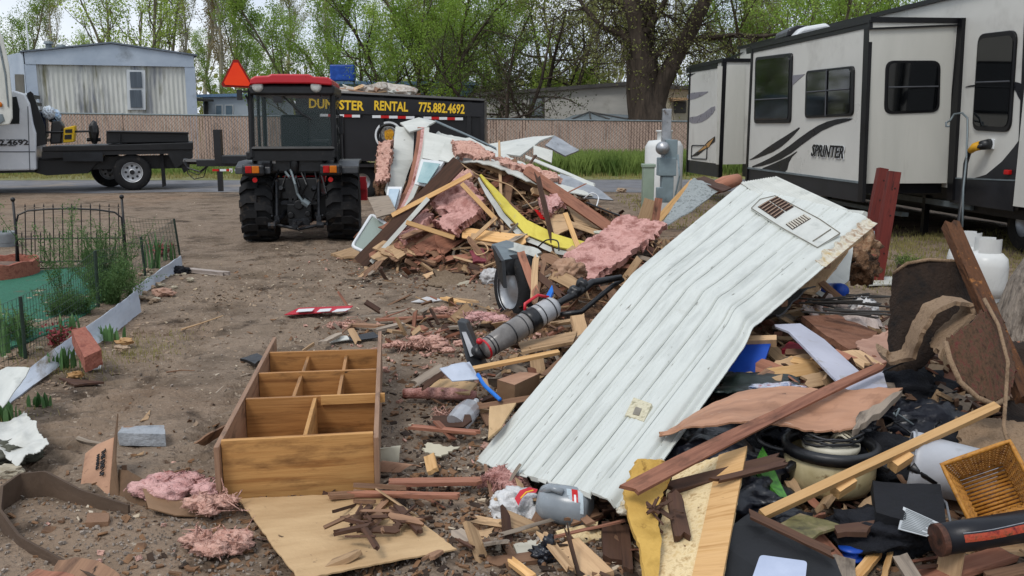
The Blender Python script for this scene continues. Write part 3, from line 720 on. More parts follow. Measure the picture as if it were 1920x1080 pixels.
# the huge dark trunk, its limbs drawn as tapering tubes
def big_tree():
    Y = 36; P = lambda x, y, d=0: W(x, y, Y + d)
    b = P(1212, 222); t = thing('old_tree', 'huge dark-barked tree with forked limbs behind the fence', 'tree', (b.x, Y, 0))
    mb = MB()
    def limb(pts, ws, n=12, wob=.05):
        Q = []; RR = []
        for i in range(len(pts) - 1):
            for k in range(4):
                s_ = k / 4; q = P(*pts[i]).lerp(P(*pts[i + 1]), s_); wv = ws[i] * (1 - s_) + ws[i + 1] * s_
                Q.append(q + Vector((mnoise.noise(q * 1.7), mnoise.noise(q * 1.7 + V(9, 0, 0)), 0)) * wob * (1 if wv > 12 else .6)); RR.append(wv * Y / FPX / 2)
        Q.append(P(*pts[-1])); RR.append(ws[-1] * Y / FPX / 2); mb.tube(Q, RR, n, caps=False)
    limb([(1222, 330, 0), (1216, 225, 0), (1205, 170, 0), (1203, 110, 0)], [90, 76, 60, 58])
    limb([(1204, 120, 0), (1196, 60, 0), (1184, 0, 0), (1170, -80, .5), (1150, -220, 1)], [42, 34, 30, 24, 10])
    limb([(1206, 130, .3), (1212, 60, .3), (1218, 0, .3), (1228, -90, 0), (1240, -240, 0)], [40, 30, 26, 20, 8])
    limb([(1222, 215, -.1), (1240, 160, -.2), (1270, 100, -.4), (1298, 50, -.6), (1322, 0, -.8), (1350, -80, -1), (1400, -200, -1)], [46, 34, 30, 28, 24, 18, 8])
    limb([(1198, 95, .2), (1165, 62, .5), (1130, 52, .8), (1100, 20, 1), (1060, -40, 1)], [18, 13, 10, 8, 4], 8)
    limb([(1210, 60, -.2), (1240, 20, -.5), (1262, -40, -.8)], [16, 11, 6], 8)
    limb([(1188, 20, .2), (1150, 0, .6), (1110, -30, 1)], [14, 10, 5], 8)
    limb([(1255, 125, .2), (1268, 95, .8), (1300, 74, 1.2), (1370, 66, 1.5), (1430, 68, 2), (1490, 60, 2)], [16, 13, 10, 9, 7, 4], 8)
    limb([(1225, 110, .2), (1245, 84, .6), (1285, 68, 1)], [14, 9, 5], 8)
    mb.build('trunk', BK_D, t, smooth=True)
    r = random.Random(21); tw = MB(); tips = []
    starts = [(1130, 52, .8), (1100, 20, 1), (1165, 62, .5), (1184, 0, 0), (1218, 0, .3), (1298, 50, -.6), (1322, 0, -.8), (1262, -40, -.8), (1370, 66, 1.5), (1430, 68, 2), (1300, 74, 1.2), (1200, 60, 0), (1240, 20, -.5), (1150, 0, .6), (1196, 90, .2), (1270, 100, -.4)]
    for sx, sy, d in starts:
        for k in range(7):
            q = P(sx, sy, d); dr = Vector((r.gauss(0, 1), r.gauss(0, .7), r.gauss(-.05, .6))).normalized(); pts = [q.copy()]; nn = 9
            for i in range(nn):
                dr = (dr + Vector((r.gauss(0, .28), r.gauss(0, .28), r.gauss(-.03, .28)))).normalized(); q = q + dr * .26; pts.append(q.copy())
                for _ in range(2):
                    e = (dr + Vector((r.gauss(0, .9), r.gauss(0, .9), r.gauss(-.1, .7)))).normalized(); e1 = q + e * r.uniform(.25, .6); e2 = e1 + (e + Vector((r.gauss(0, .5), r.gauss(0, .5), r.gauss(-.2, .4)))).normalized() * .35
                    tw.tube([q, e1, e2], [.01, .007, .004], 3, caps=False); tips.append((e1, e2)); tips.append((q, e1))
            tw.tube(pts, [.035 * (1 - i / (nn + 2)) for i in range(nn + 1)], 4, caps=False)
    tw.build('twigs', BK_D, t)
    g = np.random.default_rng(8); m = 6000; idx = g.integers(0, len(tips), m); A = np.array([tuple(q[0]) for q in tips])[idx]; B = np.array([tuple(q[1]) for q in tips])[idx]
    c = A + (B - A) * g.random((m, 1)) + g.normal(0, .12, (m, 3)) - np.array([b.x, Y, 0]); u = g.normal(0, 1, (m, 3)); u /= np.linalg.norm(u, axis=1)[:, None]; v = np.cross(u, g.normal(0, 1, (m, 3))); v /= np.linalg.norm(v, axis=1)[:, None]; s = .05
    leaf_obj(np.stack([c - u * s, c + v * s * .6, c + u * s, c - v * s * .6], 1).reshape(-1, 3), LF_O, t)
big_tree()
# ================================================================ TRACTOR (rear view; local x right, y forward, z up)
def tractor():
    Y0 = 12.75; c = W(567, 452, Y0); c.z = 0
    t = thing('tractor', 'compact black and red cab tractor seen from behind beside the debris pile', 'tractor', c, R(7))
    t.scale = (.93, 1, .955)
    X = PM[t.name]; S = 131.
    def q(px, py, y=0): return Vector(((px - 567) / S, y, (452 - py) / S))
    B = lambda: MB(X)
    TYRE = RUBBER
    def wheel(cx, y, r, wd, lugs, front=False):
        prof = [(r * .55, -wd * .42), (r * .62, -wd * .47), (r * .88, -wd * .5), (r * .96, -wd * .44), (r * .97, 0), (r * .96, wd * .44), (r * .88, wd * .5), (r * .62, wd * .47), (r * .55, wd * .42)]
        m = B(); m.lathe([(a, b) for a, b in prof], (cx, y, r), 'X', 40)
        for k in range(lugs):          # chevron lugs of the tread
            for sg in (-1, 1):
                a0 = 2 * math.pi * (k + (.5 if sg > 0 else 0)) / lugs
                pts = []
                for s_, da, rr in ((-.03, .0, r * .99), (.28, .0, r * 1.0), (.5, .14, r * .97)):
                    pts.append((s_, a0 - da, rr))
                for (s0, a, ra), (s1, b_, rb) in zip(pts, pts[1:]):
                    w2 = .55 * math.pi / lugs * .95
                    vs = []
                    for (ss, an, rr) in ((s0, a, ra), (s1, b_, rb)):
                        for da in (-w2, w2):
                            for dr in (-.06, .035):
                                rad = rr + dr * (1 if ss < .49 else .8)
                                vs.append((cx + sg * ss * wd, y + rad * math.sin(an + da), r + rad * math.cos(an + da)))
                    m._add(vs, [(0, 1, 3, 2), (4, 6, 7, 5), (0, 4, 5, 1), (2, 3, 7, 6), (1, 5, 7, 3), (0, 2, 6, 4)])
        wh = m.build('wheel', TYRE, t)
        h = B(); h.lathe([(r * .56, -wd * .4), (r * .5, -wd * .3), (r * .3, -wd * .12), (.0, -wd * .1)], (cx, y, r), 'X', 24)
        h.lathe([(r * .56, wd * .4), (r * .5, wd * .3), (r * .3, wd * .12), (.0, wd * .1)], (cx, y, r), 'X', 24)
        h.build('rim', REDP if front else BLACKM, wh, smooth=True)
    rw = .475; wheel(q(487, 0).x, .15, .485, rw, 15); wheel(q(650, 0).x, .15, .485, rw, 15)
    wheel(-.5, 1.75, .33, .3, 13, True); wheel(.6, 1.75, .33, .3, 13, True)
    # chassis and axle
    m = B(); m.box((0, .1, .5), (.95, .28, .26)); m.box((0, .9, .55), (.42, 1.9, .42)); m.box((-.31, .12, .5), (.26, .4, .36)); m.box((.31, .12, .5), (.26, .4, .36))
    m.box((0, -.1, .78), (.62, .3, .3)); m.cyl((-.62, .15, .485), (.66, .15, .485), .12); m.cyl((0, -.3, .55), (0, -.05, .55), .07)
    m.box((0, -.14, .42), (.36, .22, .28)); m.cyl((-.12, -.3, .4), (-.12, -.1, .4), .05, n=10); m.cyl((.13, -.3, .42), (.13, -.1, .42), .045, n=10)
    m.build('chassis', BLACKM, t, bevel=.015)
    # hood, grille and loader in front
    B().box((0, 1.55, 1.05), (.62, 1.2, .55)).build('hood', REDP, t, bevel=.06)
    B().box((0, 2.18, .95), (.58, .08, .6)).build('grille', BLACKM, t)
    m = B()
    for sx in (-.5, .5): B().tube([(sx, .95, .7), (sx, 1.1, 1.1), (sx, 1.9, 1.0), (sx, 2.6, .35)], .05, 6).build('loader_arm', REDP, t)
    m = B(); m.prism([(-.75, 2.6, .05), (-.75, 3.1, .05), (-.75, 2.75, .5), (-.75, 2.6, .45)], (1.3, 0, 0)); m.build('loader_bucket', REDP, t)
    m = B(); m.box(q(684, 368, 1.1), (.12, .3, .28)); m.box(q(681, 350, .9), (.16, .1, .2)); m.build('loader_bracket', REDP, t)
    B().box(q(685, 350, 1.0), (.1, .12, .14)).build('bracket_cover', WHITEP, t, bevel=.01)
    # three point hitch, drawbar and hydraulic bits
    m = B()
    for sx in (-1, 1):
        m.tube([(sx * .2, -.02, .46), (sx * .27, -.32, .36), (sx * .34, -.68, .3)], [.03, .028, .03], 6)
        m.tube([(sx * .26, -.05, .95), (sx * .3, -.3, .9), (sx * .3, -.42, .34)], .022, 6)
        m.box((sx * .3, -.42, .36), (.07, .09, .1)); m.cyl((sx * .34 - .05, -.68, .3), (sx * .34 + .05, -.68, .3), .045, n=10)
        m.tube([(sx * .18, -.1, .72), (sx * .24, -.34, .8)], .035, 6); m.tube([(sx * .4, -.05, .3), (sx * .36, -.5, .42)], .014, 5)
        m.tube([(sx * .42, .0, .6), (sx * .44, -.2, .5), (sx * .4, -.3, .25)], .02, 6); m.box((sx * .43, -.12, .66), (.06, .12, .2))
    m.box((0, -.45, .3), (.09, .8, .035)); m.cyl((0, -.82, .26), (0, -.82, .37), .03, n=10); m.box((0, -.26, .3), (.3, .06, .1)); m.box((0, -.22, .58), (.52, .05, .06))
    m.tube([(-.45, -.2, .28), (0, -.32, .2), (.45, -.2, .28)], .025, 6)
    m.build('three_point_hitch', M('greasy_black', ['#17181a', '#34363a'], (9, 9, 9), rough=.5, metal=.4, bump=.3, bscale=30, spots=[('#5a4a3c', 9, .6, .1)]), t)
    m = B(); m.tube([(-.1, -.25, 1.05), (-.02, -.42, .85), (.0, -.4, .72), (.08, -.42, .6)], .02, 8); m.tube([(-.17, -.28, 1.02), (-.1, -.4, .95)], .018, 8); m.cyl((.08, -.44, .62), (.16, -.44, .56), .05, n=8)
    m.build('top_link', GREYM, t)
    m = B(); r = random.Random(2)
    for k in range(9):
        x = r.uniform(-.3, .35); m.tube([(x, -.2, 1.05), (x + r.uniform(-.1, .1), -.3, .8 + r.uniform(-.1, .1)), (x + r.uniform(-.15, .15), -.24, .6)], .014, 5)
    for k in range(5): m.box((-.12 + k * .07, -.2, .62), (.045, .1, .07))
    m.build('hydraulic_hoses', BLACKP, t)
    # rear body panel and fenders
    m = B(); m.box(q(548, 300, -.1), (.52, .22, .34)); m.box(q(586, 303, -.12), (.5, .22, .3)); m.box((0, .2, 1.05), (1.2, .5, .2)); m.build('rear_panel', BLACKP, t, bevel=.04)
    B().blob(q(562, 303, -.25), (.07, .05, .17), 2, .05).build('fuel_neck', BLACKP, t, smooth=True)
    m = B(); m.box(q(599, 287, -.17), (.36, .16, .17)); m.build('rear_tool_box', BLACKP, t, bevel=.02)
    for cx in (487, 652):
        x = q(cx, 0).x; pr = []
        for k in range(9):
            a = R(-15 + k * 20); pr.append((.15 - .66 * math.cos(a), .46 + .66 * math.sin(a) * .95))
        for k in range(8, -1, -1):
            a = R(-15 + k * 20); pr.append((.15 - .62 * math.cos(a), .46 + .62 * math.sin(a) * .95))
        n = B(); n.prism([(x - .24, y, z) for y, z in pr if z > .7] if False else [(x - .25, -.45, 1.0), (x - .25, -.42, 1.1), (x - .25, -.15, 1.17), (x - .25, .6, 1.17), (x - .25, .6, 1.12), (x - .25, -.15, 1.12)], (.5, 0, 0))
        n.build('fender', BLACKP, t, bevel=.015)
    for cx in (490, 633):
        h = B().box(q(cx, 313, -.5), (.32, .12, .17)).build('tail_lamp', BLACKP, t, bevel=.04)
        B().box(q(cx - 8, 312, -.565), (.09, .02, .1)).build('red_lens', M('red_lens', ['#8a1010', '#b81a14'], (9, 9, 9), rough=.2, bump=0), h, bevel=.008)
        B().box(q(cx + 5, 312, -.566), (.1, .02, .1)).build('amber_lens', M('amber_lens', ['#b05a10', '#d07818'], (9, 9, 9), rough=.2, bump=0), h, bevel=.008)
        B().cyl(q(cx + (2 if cx < 560 else -1), 331, -.5), q(cx + (2 if cx < 560 else -1), 331, -.53), .035, n=12).build('reflector', REFR, t)
    B().box(q(508, 293, -.2), (.14, .03, .06)).build('side_reflector', ORANGE, t)
    m = B(); m.box(q(519, 278, -.2), (.12, .04, .05)); m.box(q(523, 290, -.2), (.05, .04, .2)); m.build('grab_handle', WHITEP, t, bevel=.01)
    # cab
    m = B(); zb, zt_ = q(0, 275).z, q(0, 168).z
    fl = [(-.62, -.32), (.6, -.32)]; fr = [(-.66, 1.05), (.66, 1.05)]
    def post(a, b, r=.035): m.tube([a, b], r, 6)
    xl0, xr0, xl1, xr1 = q(485, 0).x, q(640, 0).x, q(487, 0).x, q(638, 0).x
    for x0, x1 in ((xl0, xl1), (xr0, xr1)):
        post((x0, -.32, zb - .12), (x1, -.28, zt_), .045); post((x0, .9, .9), (x1 * .97, .8, zt_), .035); post((x0, .35, .95), (x1, .35, zt_), .025)
        m.tube([(x0, -.32, zb - .1), (x0, .9, .9)], .04, 6); m.tube([(x1, -.28, zt_), (x1 * .97, .8, zt_)], .04, 6)
    m.tube([(xl0, -.33, zb), (xr0, -.33, zb)], .035, 6); m.tube([(xl1, -.29, zt_), (xr1, -.29, zt_)], .04, 6); m.tube([(xl1, .8, zt_), (xr1, .8, zt_)], .04, 6)
    m.box(((xl0 + xr0) / 2, -.3, zb - .09), (1.16, .08, .16))
    m.build('cab_frame', BLACKM, t)
    GL = bpy.data.materials.new('cab_glass'); GL.use_nodes = True; b = GL.node_tree.nodes['Principled BSDF']; b.inputs['Base Color'].default_value = (.02, .045, .045, 1); b.inputs['Roughness'].default_value = .02
    b.inputs['Alpha'].default_value = .2; b.inputs['Specular IOR Level'].default_value = .5
    rr = rrect([(xl0 + .05, -.335, zt_ - .05), (xr0 - .05, -.335, zt_ - .05), (xr0 - .04, -.345, zb + .03), (xl0 + .04, -.345, zb + .03)], .05)
    B().prism(rr, (0, .008, 0)).build('rear_window', GL, t)
    for x in (xl0, xr0): B().prism([(x, -.28, zb - .05), (x, .9, zb - .25), (x, .8, zt_ - .05), (x, -.25, zt_ - .05)], (.006, 0, 0)).build('side_window', GL, t)
    B().prism([(xl0 + .05, .9, .95), (xr0 - .05, .9, .95), (xr0 - .05, .82, zt_ - .05), (xl0 + .05, .82, zt_ - .05)], (0, .006, 0)).build('windshield', GL, t)
    m = B(); m.box(q(558, 245, .3), (.44, .12, .5)); m.box((q(558, 0).x, .5, 1.25), (.46, .45, .12)); m.build('seat', BLACKP, t, bevel=.04)
    m = B(); m.tube([(q(545, 0).x + .18 * math.cos(a), .72 + .05 * math.sin(a), 1.5 + .16 * math.sin(a)) for a in [i * .4 for i in range(16)]], .014, 6, closed=True); m.cyl((q(545, 0).x, .72, 1.5), (q(545, 0).x, .85, 1.2), .03, n=8); m.build('steering_wheel', BLACKP, t)
    m = B(); m.box((.3, .1, 1.3), (.3, .3, .35)); m.box((-.35, .5, 1.2), (.2, .4, .3)); m.build('console', BLACKP, t, bevel=.03)
    m = B(); m.tube([q(548, 180, -.36), q(582, 212, -.37), q(600, 222, -.37)], .012, 5); m.box(q(538, 186, -.37), (.12, .05, .09)); m.build('rear_wiper', BLACKP, t)
    # roof: black underside with lamps, red lid
    m = B(); pr = [q(488, 178), q(487, 160), q(645, 160), q(643, 178)]
    m.prism([Vector((p.x, -.42, p.z)) for p in pr], (0, 1.45, 0)); m.build('roof_liner', BLACKP, t, bevel=.03)
    m = B(); pr = [q(490, 160), q(491, 150), q(500, 145), q(523, 144), q(530, 141), q(598, 141), q(606, 145), q(634, 146), q(641, 152), q(640, 161), q(600, 158), q(530, 158)]
    m.prism([Vector((p.x, -.48, p.z)) for p in pr], (0, 1.6, 0)); m.build('roof', REDP, t, bevel=.02)
    for cx in (503, 610):
        m = B(); c0 = q(cx, 163, -.44); m.lathe([(.0, -.02), (.05, -.025), (.075, -.01), (.08, .02)], c0, 'Y', 16); o = m.build('work_lamp', M('lamp_glass', ['#9a9a96', '#d5d5d0'], (20, 20, 20), rough=.15, bump=.4, bscale=70), t, smooth=True)
    B().box(q(617, 179, -.3), (.02, .02, .02)).build('latch', BLACKP, t)
    m = B(); m.box(q(648, 232, .25), (.07, .05, .27)); m.tube([q(640, 200, .25), q(648, 220, .25)], .012, 5); m.build('mirror', BLACKP, t, bevel=.01)
    m = B(); m.tube([q(478, 178, -.3), q(482, 186, -.3), q(486, 300, -.3)], .016, 6); m.build('grab_rail', BLACKM, t)
    B().box(q(478, 288, -.2), (.1, .1, .12)).build('corner_step', BLACKP, t, bevel=.02)
    # slow vehicle triangle on its bracket
    m = B(); m.box(q(468, 178, -.35), (.07, .05, .14)); m.box(q(476, 172, -.35), (.12, .03, .03)); m.build('sign_bracket', BLACKP, t)
    tri = lambda k, y: [Vector((q(466, 145).x + dx * k / S, y, q(466, 145).z + dz * k / S)) for dx, dz in ((-29, -14), (-26, -19), (25, -21), (29, -16), (4, 29), (-5, 29))]
    s_ = B().prism(tri(1.0, -.40), (0, .01, 0)).build('warning_triangle', M('dark_red_border', ['#7a1210', '#8f1a14'], (9, 9, 9)), t)
    B().prism(tri(.82, -.412), (0, .008, 0)).build('orange_face', M('fluorescent_orange', ['#e8380a', '#f0440e'], (3, 3, 3), rough=.5, bump=0), s_)
tractor()

# ================================================================ FLATBED TRUCK (side on, beyond the yard)
def truck():
    Y = 22.2; n = V(0, 1, 0); c = W(150, 357, Y); c.z = 0
    t = thing('flatbed_truck', 'white pickup cab truck with black flat bed parked on the road', 'truck', c)
    P = lambda x, y, d=0: W(x, y, Y + d)
    def pr(name, pts, dep, mat, par=t, d=0, bevel=0):
        q = [PL(x, y, V(0, Y + d, 0), n) for x, y in pts]
        return MB().prism(q, V(0, dep, 0)).build(name, mat, par, bevel=bevel)
    TW = M('truck_white', ['#cdd1d6', '#dde0e3'], (2, 2, 2), rough=.25, bump=0, spec=.6, spots=[('#9a968e', 1.2, .6, .2)])
    cab = pr('cab', [(-140, 320), (-140, 235), (-60, 230), (-35, 175), (38, 171), (56, 177), (64, 195), (70, 232), (75, 250), (76, 318)], 1.5, TW, bevel=.04)
    pr('side_window', [(25, 184), (42, 182), (47, 205), (47, 232), (22, 233)], .02, GLASSD, cab, -.012)
    pr('side_window', [(-26, 186), (18, 184), (15, 233), (-40, 233)], .02, GLASSD, cab, -.012)
    sm_ = M('seam', ['#55595f', '#6c7076'], (3, 3, 3))
    pr('door_seam', [(60, 200), (61.5, 200), (66, 318), (64.5, 318)], .01, sm_, cab, -.006)
    pr('body_crease', [(-140, 281), (74, 283), (74, 285), (-140, 283)], .01, sm_, cab, -.006)
    pr('rocker', [(-140, 319), (76, 317), (76, 322), (-140, 324)], 1.7, BLACKM, cab, .1)
    up = V(0, 0, 1); rt = V(1, 0, 0)
    put_text('phone_lettering', '775.882.4692', .16, PL(14, 267, V(0, Y - .016, 0), n), rt, up, BLACKP, cab, bold=.03, width=1.25)
    put_text('small_lettering', 'DUMPSTER RENTAL  HAULING  CLEAN-UP', .05, PL(26, 262, V(0, Y - .016, 0), n), rt, up, BLACKP, cab, width=.8)
    put_text('small_lettering', 'CARSON CITY NEVADA', .05, PL(24, 272, V(0, Y - .016, 0), n), rt, up, BLACKP, cab, width=.45)
    # chassis, bed, headache rack
    pr('chassis_rail', [(60, 318), (60, 296), (345, 292), (345, 318)], .2, BLACKM, t, .35); pr('chassis_rail', [(60, 318), (60, 296), (345, 292), (345, 318)], .2, BLACKM, t, 1.4)
    pr('fuel_tank', [(80, 322), (80, 300), (190, 300), (170, 325), (100, 328)], .5, BLACKM, t, .25)
    bed = pr('bed', [(84, 284), (84, 275), (348, 268), (349, 283)], 2.1, BLACKM, t, -.05, .02)
    pr('side_skirt', [(84, 284), (349, 283), (349, 298), (318, 318), (303, 290), (200, 291), (84, 297)], .05, BLACKM, t, -.02)
    pr('under_box', [(118, 287), (186, 286), (187, 303), (119, 302)], .5, M('black_box', ['#15171a', '#24272b'], (3, 3, 3), rough=.4), t, -.08)
    pr('headache_rack', [(62, 176), (68, 172), (72, 176), (92, 238), (96, 270), (70, 276)], .08, BLACKM, t, .1); pr('headache_rack', [(62, 176), (68, 172), (72, 176), (92, 238), (96, 270), (70, 276)], .08, BLACKM, t, 1.7)
    m = MB()
    for k in range(7): a = P(64 + k * 3.2, 180 + k * 14, .1); m.box(a + V(0, .85, 0), (.05, 1.6, .08))
    m.box(P(70, 225, .9) + V(.06, 0, -.1), (.05, 1.6, 1.35)); m.build('rack_slats', BLACKM, t); pr('rack_post', [(50, 141), (64, 141), (66, 178), (52, 178)], .15, M('weathered_post', ['#65625c', '#807c72'], (6, 6, 1)), t, .4)
    pr('deck_box', [(200, 270), (200, 245), (345, 249), (347, 268), (222, 269)], 1.6, BLACKM, t, .2, .02)
    m = MB(); m.tube([P(222, 251, .14), P(222, 268, .14)], .025, 6).tube([P(200, 247, .15), P(346, 250, .15)], .03, 6); m.build('box_trim', BLACKM, t)
    m = MB(); m.tube([P(100, 248, .3), P(180, 246, .3), P(182, 270, .3)], .03, 6); m.tube([P(172, 262, .4), P(196, 262, .4)], .05, 6); m.blob(P(183, 248, .35), (.12, .12, .3), 2, .2); m.build('winch', BLACKM, t)
    pr('mud_flap', [(292, 286), (298, 286), (303, 352), (297, 354)], .5, RUBBER, t, .1); pr('tail_bracket', [(326, 283), (349, 283), (346, 320), (336, 328), (332, 318)], .4, BLACKM, t, .1)
    for cx, d in ((245, 0), (245, 1.55), (-60, .05)):
        r = .445; cc = P(cx, 324, d + .15); cc.z = r + .01; h = .2
        m = MB(); m.lathe([(r * .5, -h * .5), (r * .62, -h * .62), (r * .9, -h * .6), (r, -h * .4), (r, h * .4), (r * .9, h * .6), (r * .5, h * .5)], cc, 'Y', 36)
        wh = m.build('wheel', RUBBER, t, smooth=True)
        m = MB(); m.lathe([(r * .56, -h * .6), (r * .52, -h * .55), (r * .47, -h * .1), (r * .42, -h * .05), (r * .2, -h * .15), (r * .18, -h * .4), (0, -h * .45)], cc, 'Y', 28); rim = m.build('rim', M('rim_paint', ['#a8aaac', '#c6c8ca'], (6, 6, 6), rough=.4, metal=.2, bump=.05, spots=[('#6a5f54', 5, .58, .15)]), wh, smooth=True)
        m = MB()
        for k in range(8):
            a = k * math.pi / 4; e = cc + V(math.cos(a) * r * .34, -h * .115, math.sin(a) * r * .34); m.cyl(e, e + V(0, .02, 0), .03, n=10)
        m.cyl(cc + V(0, -h * .5, 0), cc + V(0, -h * .1, 0), .06, n=12)
        m.build('hand_holes', BLACKM, rim)
    # load on the bed
    o = pr('tool_tote', [(127, 240), (146, 235), (144, 266), (126, 268)], .4, YELLOW, None, .2, .02); tag(o, 'yellow plastic crate standing on the truck bed behind the cab', 'crate')
    m = MB()
    for a, b, c_, d in ((129, 243, 141, 249), (128, 253, 140, 261)): m.prism([PL(x, y, V(0, Y + .185, 0), n) for x, y in ((a, b), (c_, b - 1), (c_, d), (a, d))], V(0, .03, 0))
    m.build('crate_opening', BLACKM, o)
    q = pr('black_tub', [(108, 270), (110, 228), (124, 226), (130, 236), (127, 269)], .4, BLACKP, None, .35, .03); tag(q, 'black plastic tub beside the yellow crate on the truck bed', 'tub')
    MB().tube([P(110, 228, .45), P(119, 221, .5), P(126, 227, .6)], .02, 5).build('handle', BLACKP, q)
    q = pr('blue_drum', [(88, 262), (86, 215), (93, 208), (104, 212), (106, 255), (98, 264)], .5, M('navy_plastic', ['#10182c', '#1c2745'], (4, 4, 4), rough=.4), None, .5, .04); tag(q, 'dark navy drum leaning against the truck headache rack', 'drum')
    MB().cyl(P(93, 210, .7), P(94, 205, .7), .06, n=10).build('drum_cap', BLACKP, q)
    for k, (x, y, ml, lab) in enumerate(((110, 212, '#b9c4cf', 'crumpled pale plastic bag on the load behind the cab'), (125, 218, '#6f9cc4', 'light blue plastic bag tucked against the yellow crate'))):
        o = MB().blob(P(x, y, .5 + .2 * k), (.13, .16, .15), 4, .5, 2.4, 3 + k, ridged=True).build('plastic_bag', M('bag%d' % k, [ml, '#d2dae2'], (9, 9, 9), rough=.3, bump=.4, bscale=20), None, smooth=True); tag(o, lab, 'bag')
    t.rotation_euler.z = R(19); rot = Matrix.Translation(c) @ Matrix.Rotation(R(19), 4, 'Z') @ Matrix.Translation(-c)
    for n_ in ('tool_tote', 'black_tub', 'blue_drum', 'plastic_bag', 'plastic_bag.001'): b = bpy.data.objects[n_]; b.matrix_world = rot @ Matrix.Translation(b.location)
truck()
def camper_nose():
    Y = 20.5; n = V(0, 1, 0); c = W(-60, 370, Y); c.z = 0
    t = thing('camper', 'white rounded vehicle front jutting in at the left photo edge', 'camper', c)
    q = [PL(x, y, V(0, Y, 0), n) for x, y in ((-220, 330), (-220, 20), (-10, 42), (6, 70), (17, 120), (23, 180), (24, 222), (18, 234), (-40, 240), (-60, 330))]
    MB().prism(q, V(-.35, .6, 0)).build('body', WHITEB, t, bevel=.03)
    q = [PL(x, y, V(0, Y, 0), n) for x, y in ((-8, 60), (2, 90), (12, 140), (17, 200), (15, 200), (9, 140), (-1, 92), (-11, 62))]
    MB().prism([a + V(0, -.02, 0) for a in q], V(0, .03, 0)).build('body_seam', GREYM, t)
    MB().blob(PL(0, 196, V(0, Y - .03, 0), n), (.05, .03, .06), 2, 0).build('marker_light', M('amber_lens', []), t, smooth=True)
    q = [PL(x, y, V(0, Y - .02, 0), n) for x, y in ((-30, 216), (4, 214), (8, 226), (-2, 233), (-30, 233))]
    MB().prism(q, V(0, .03, 0)).build('headlight', GREYM, t)
    m = MB()
    for px in (-90, -190): m.lathe([(.2, -.12), (.4, -.12), (.42, 0), (.4, .12), (.2, .12)], (W(px, 330, Y).x, Y + .2, .42), 'Y', 24)
    m.build('wheel', RUBBER, t, smooth=True)
camper_nose()

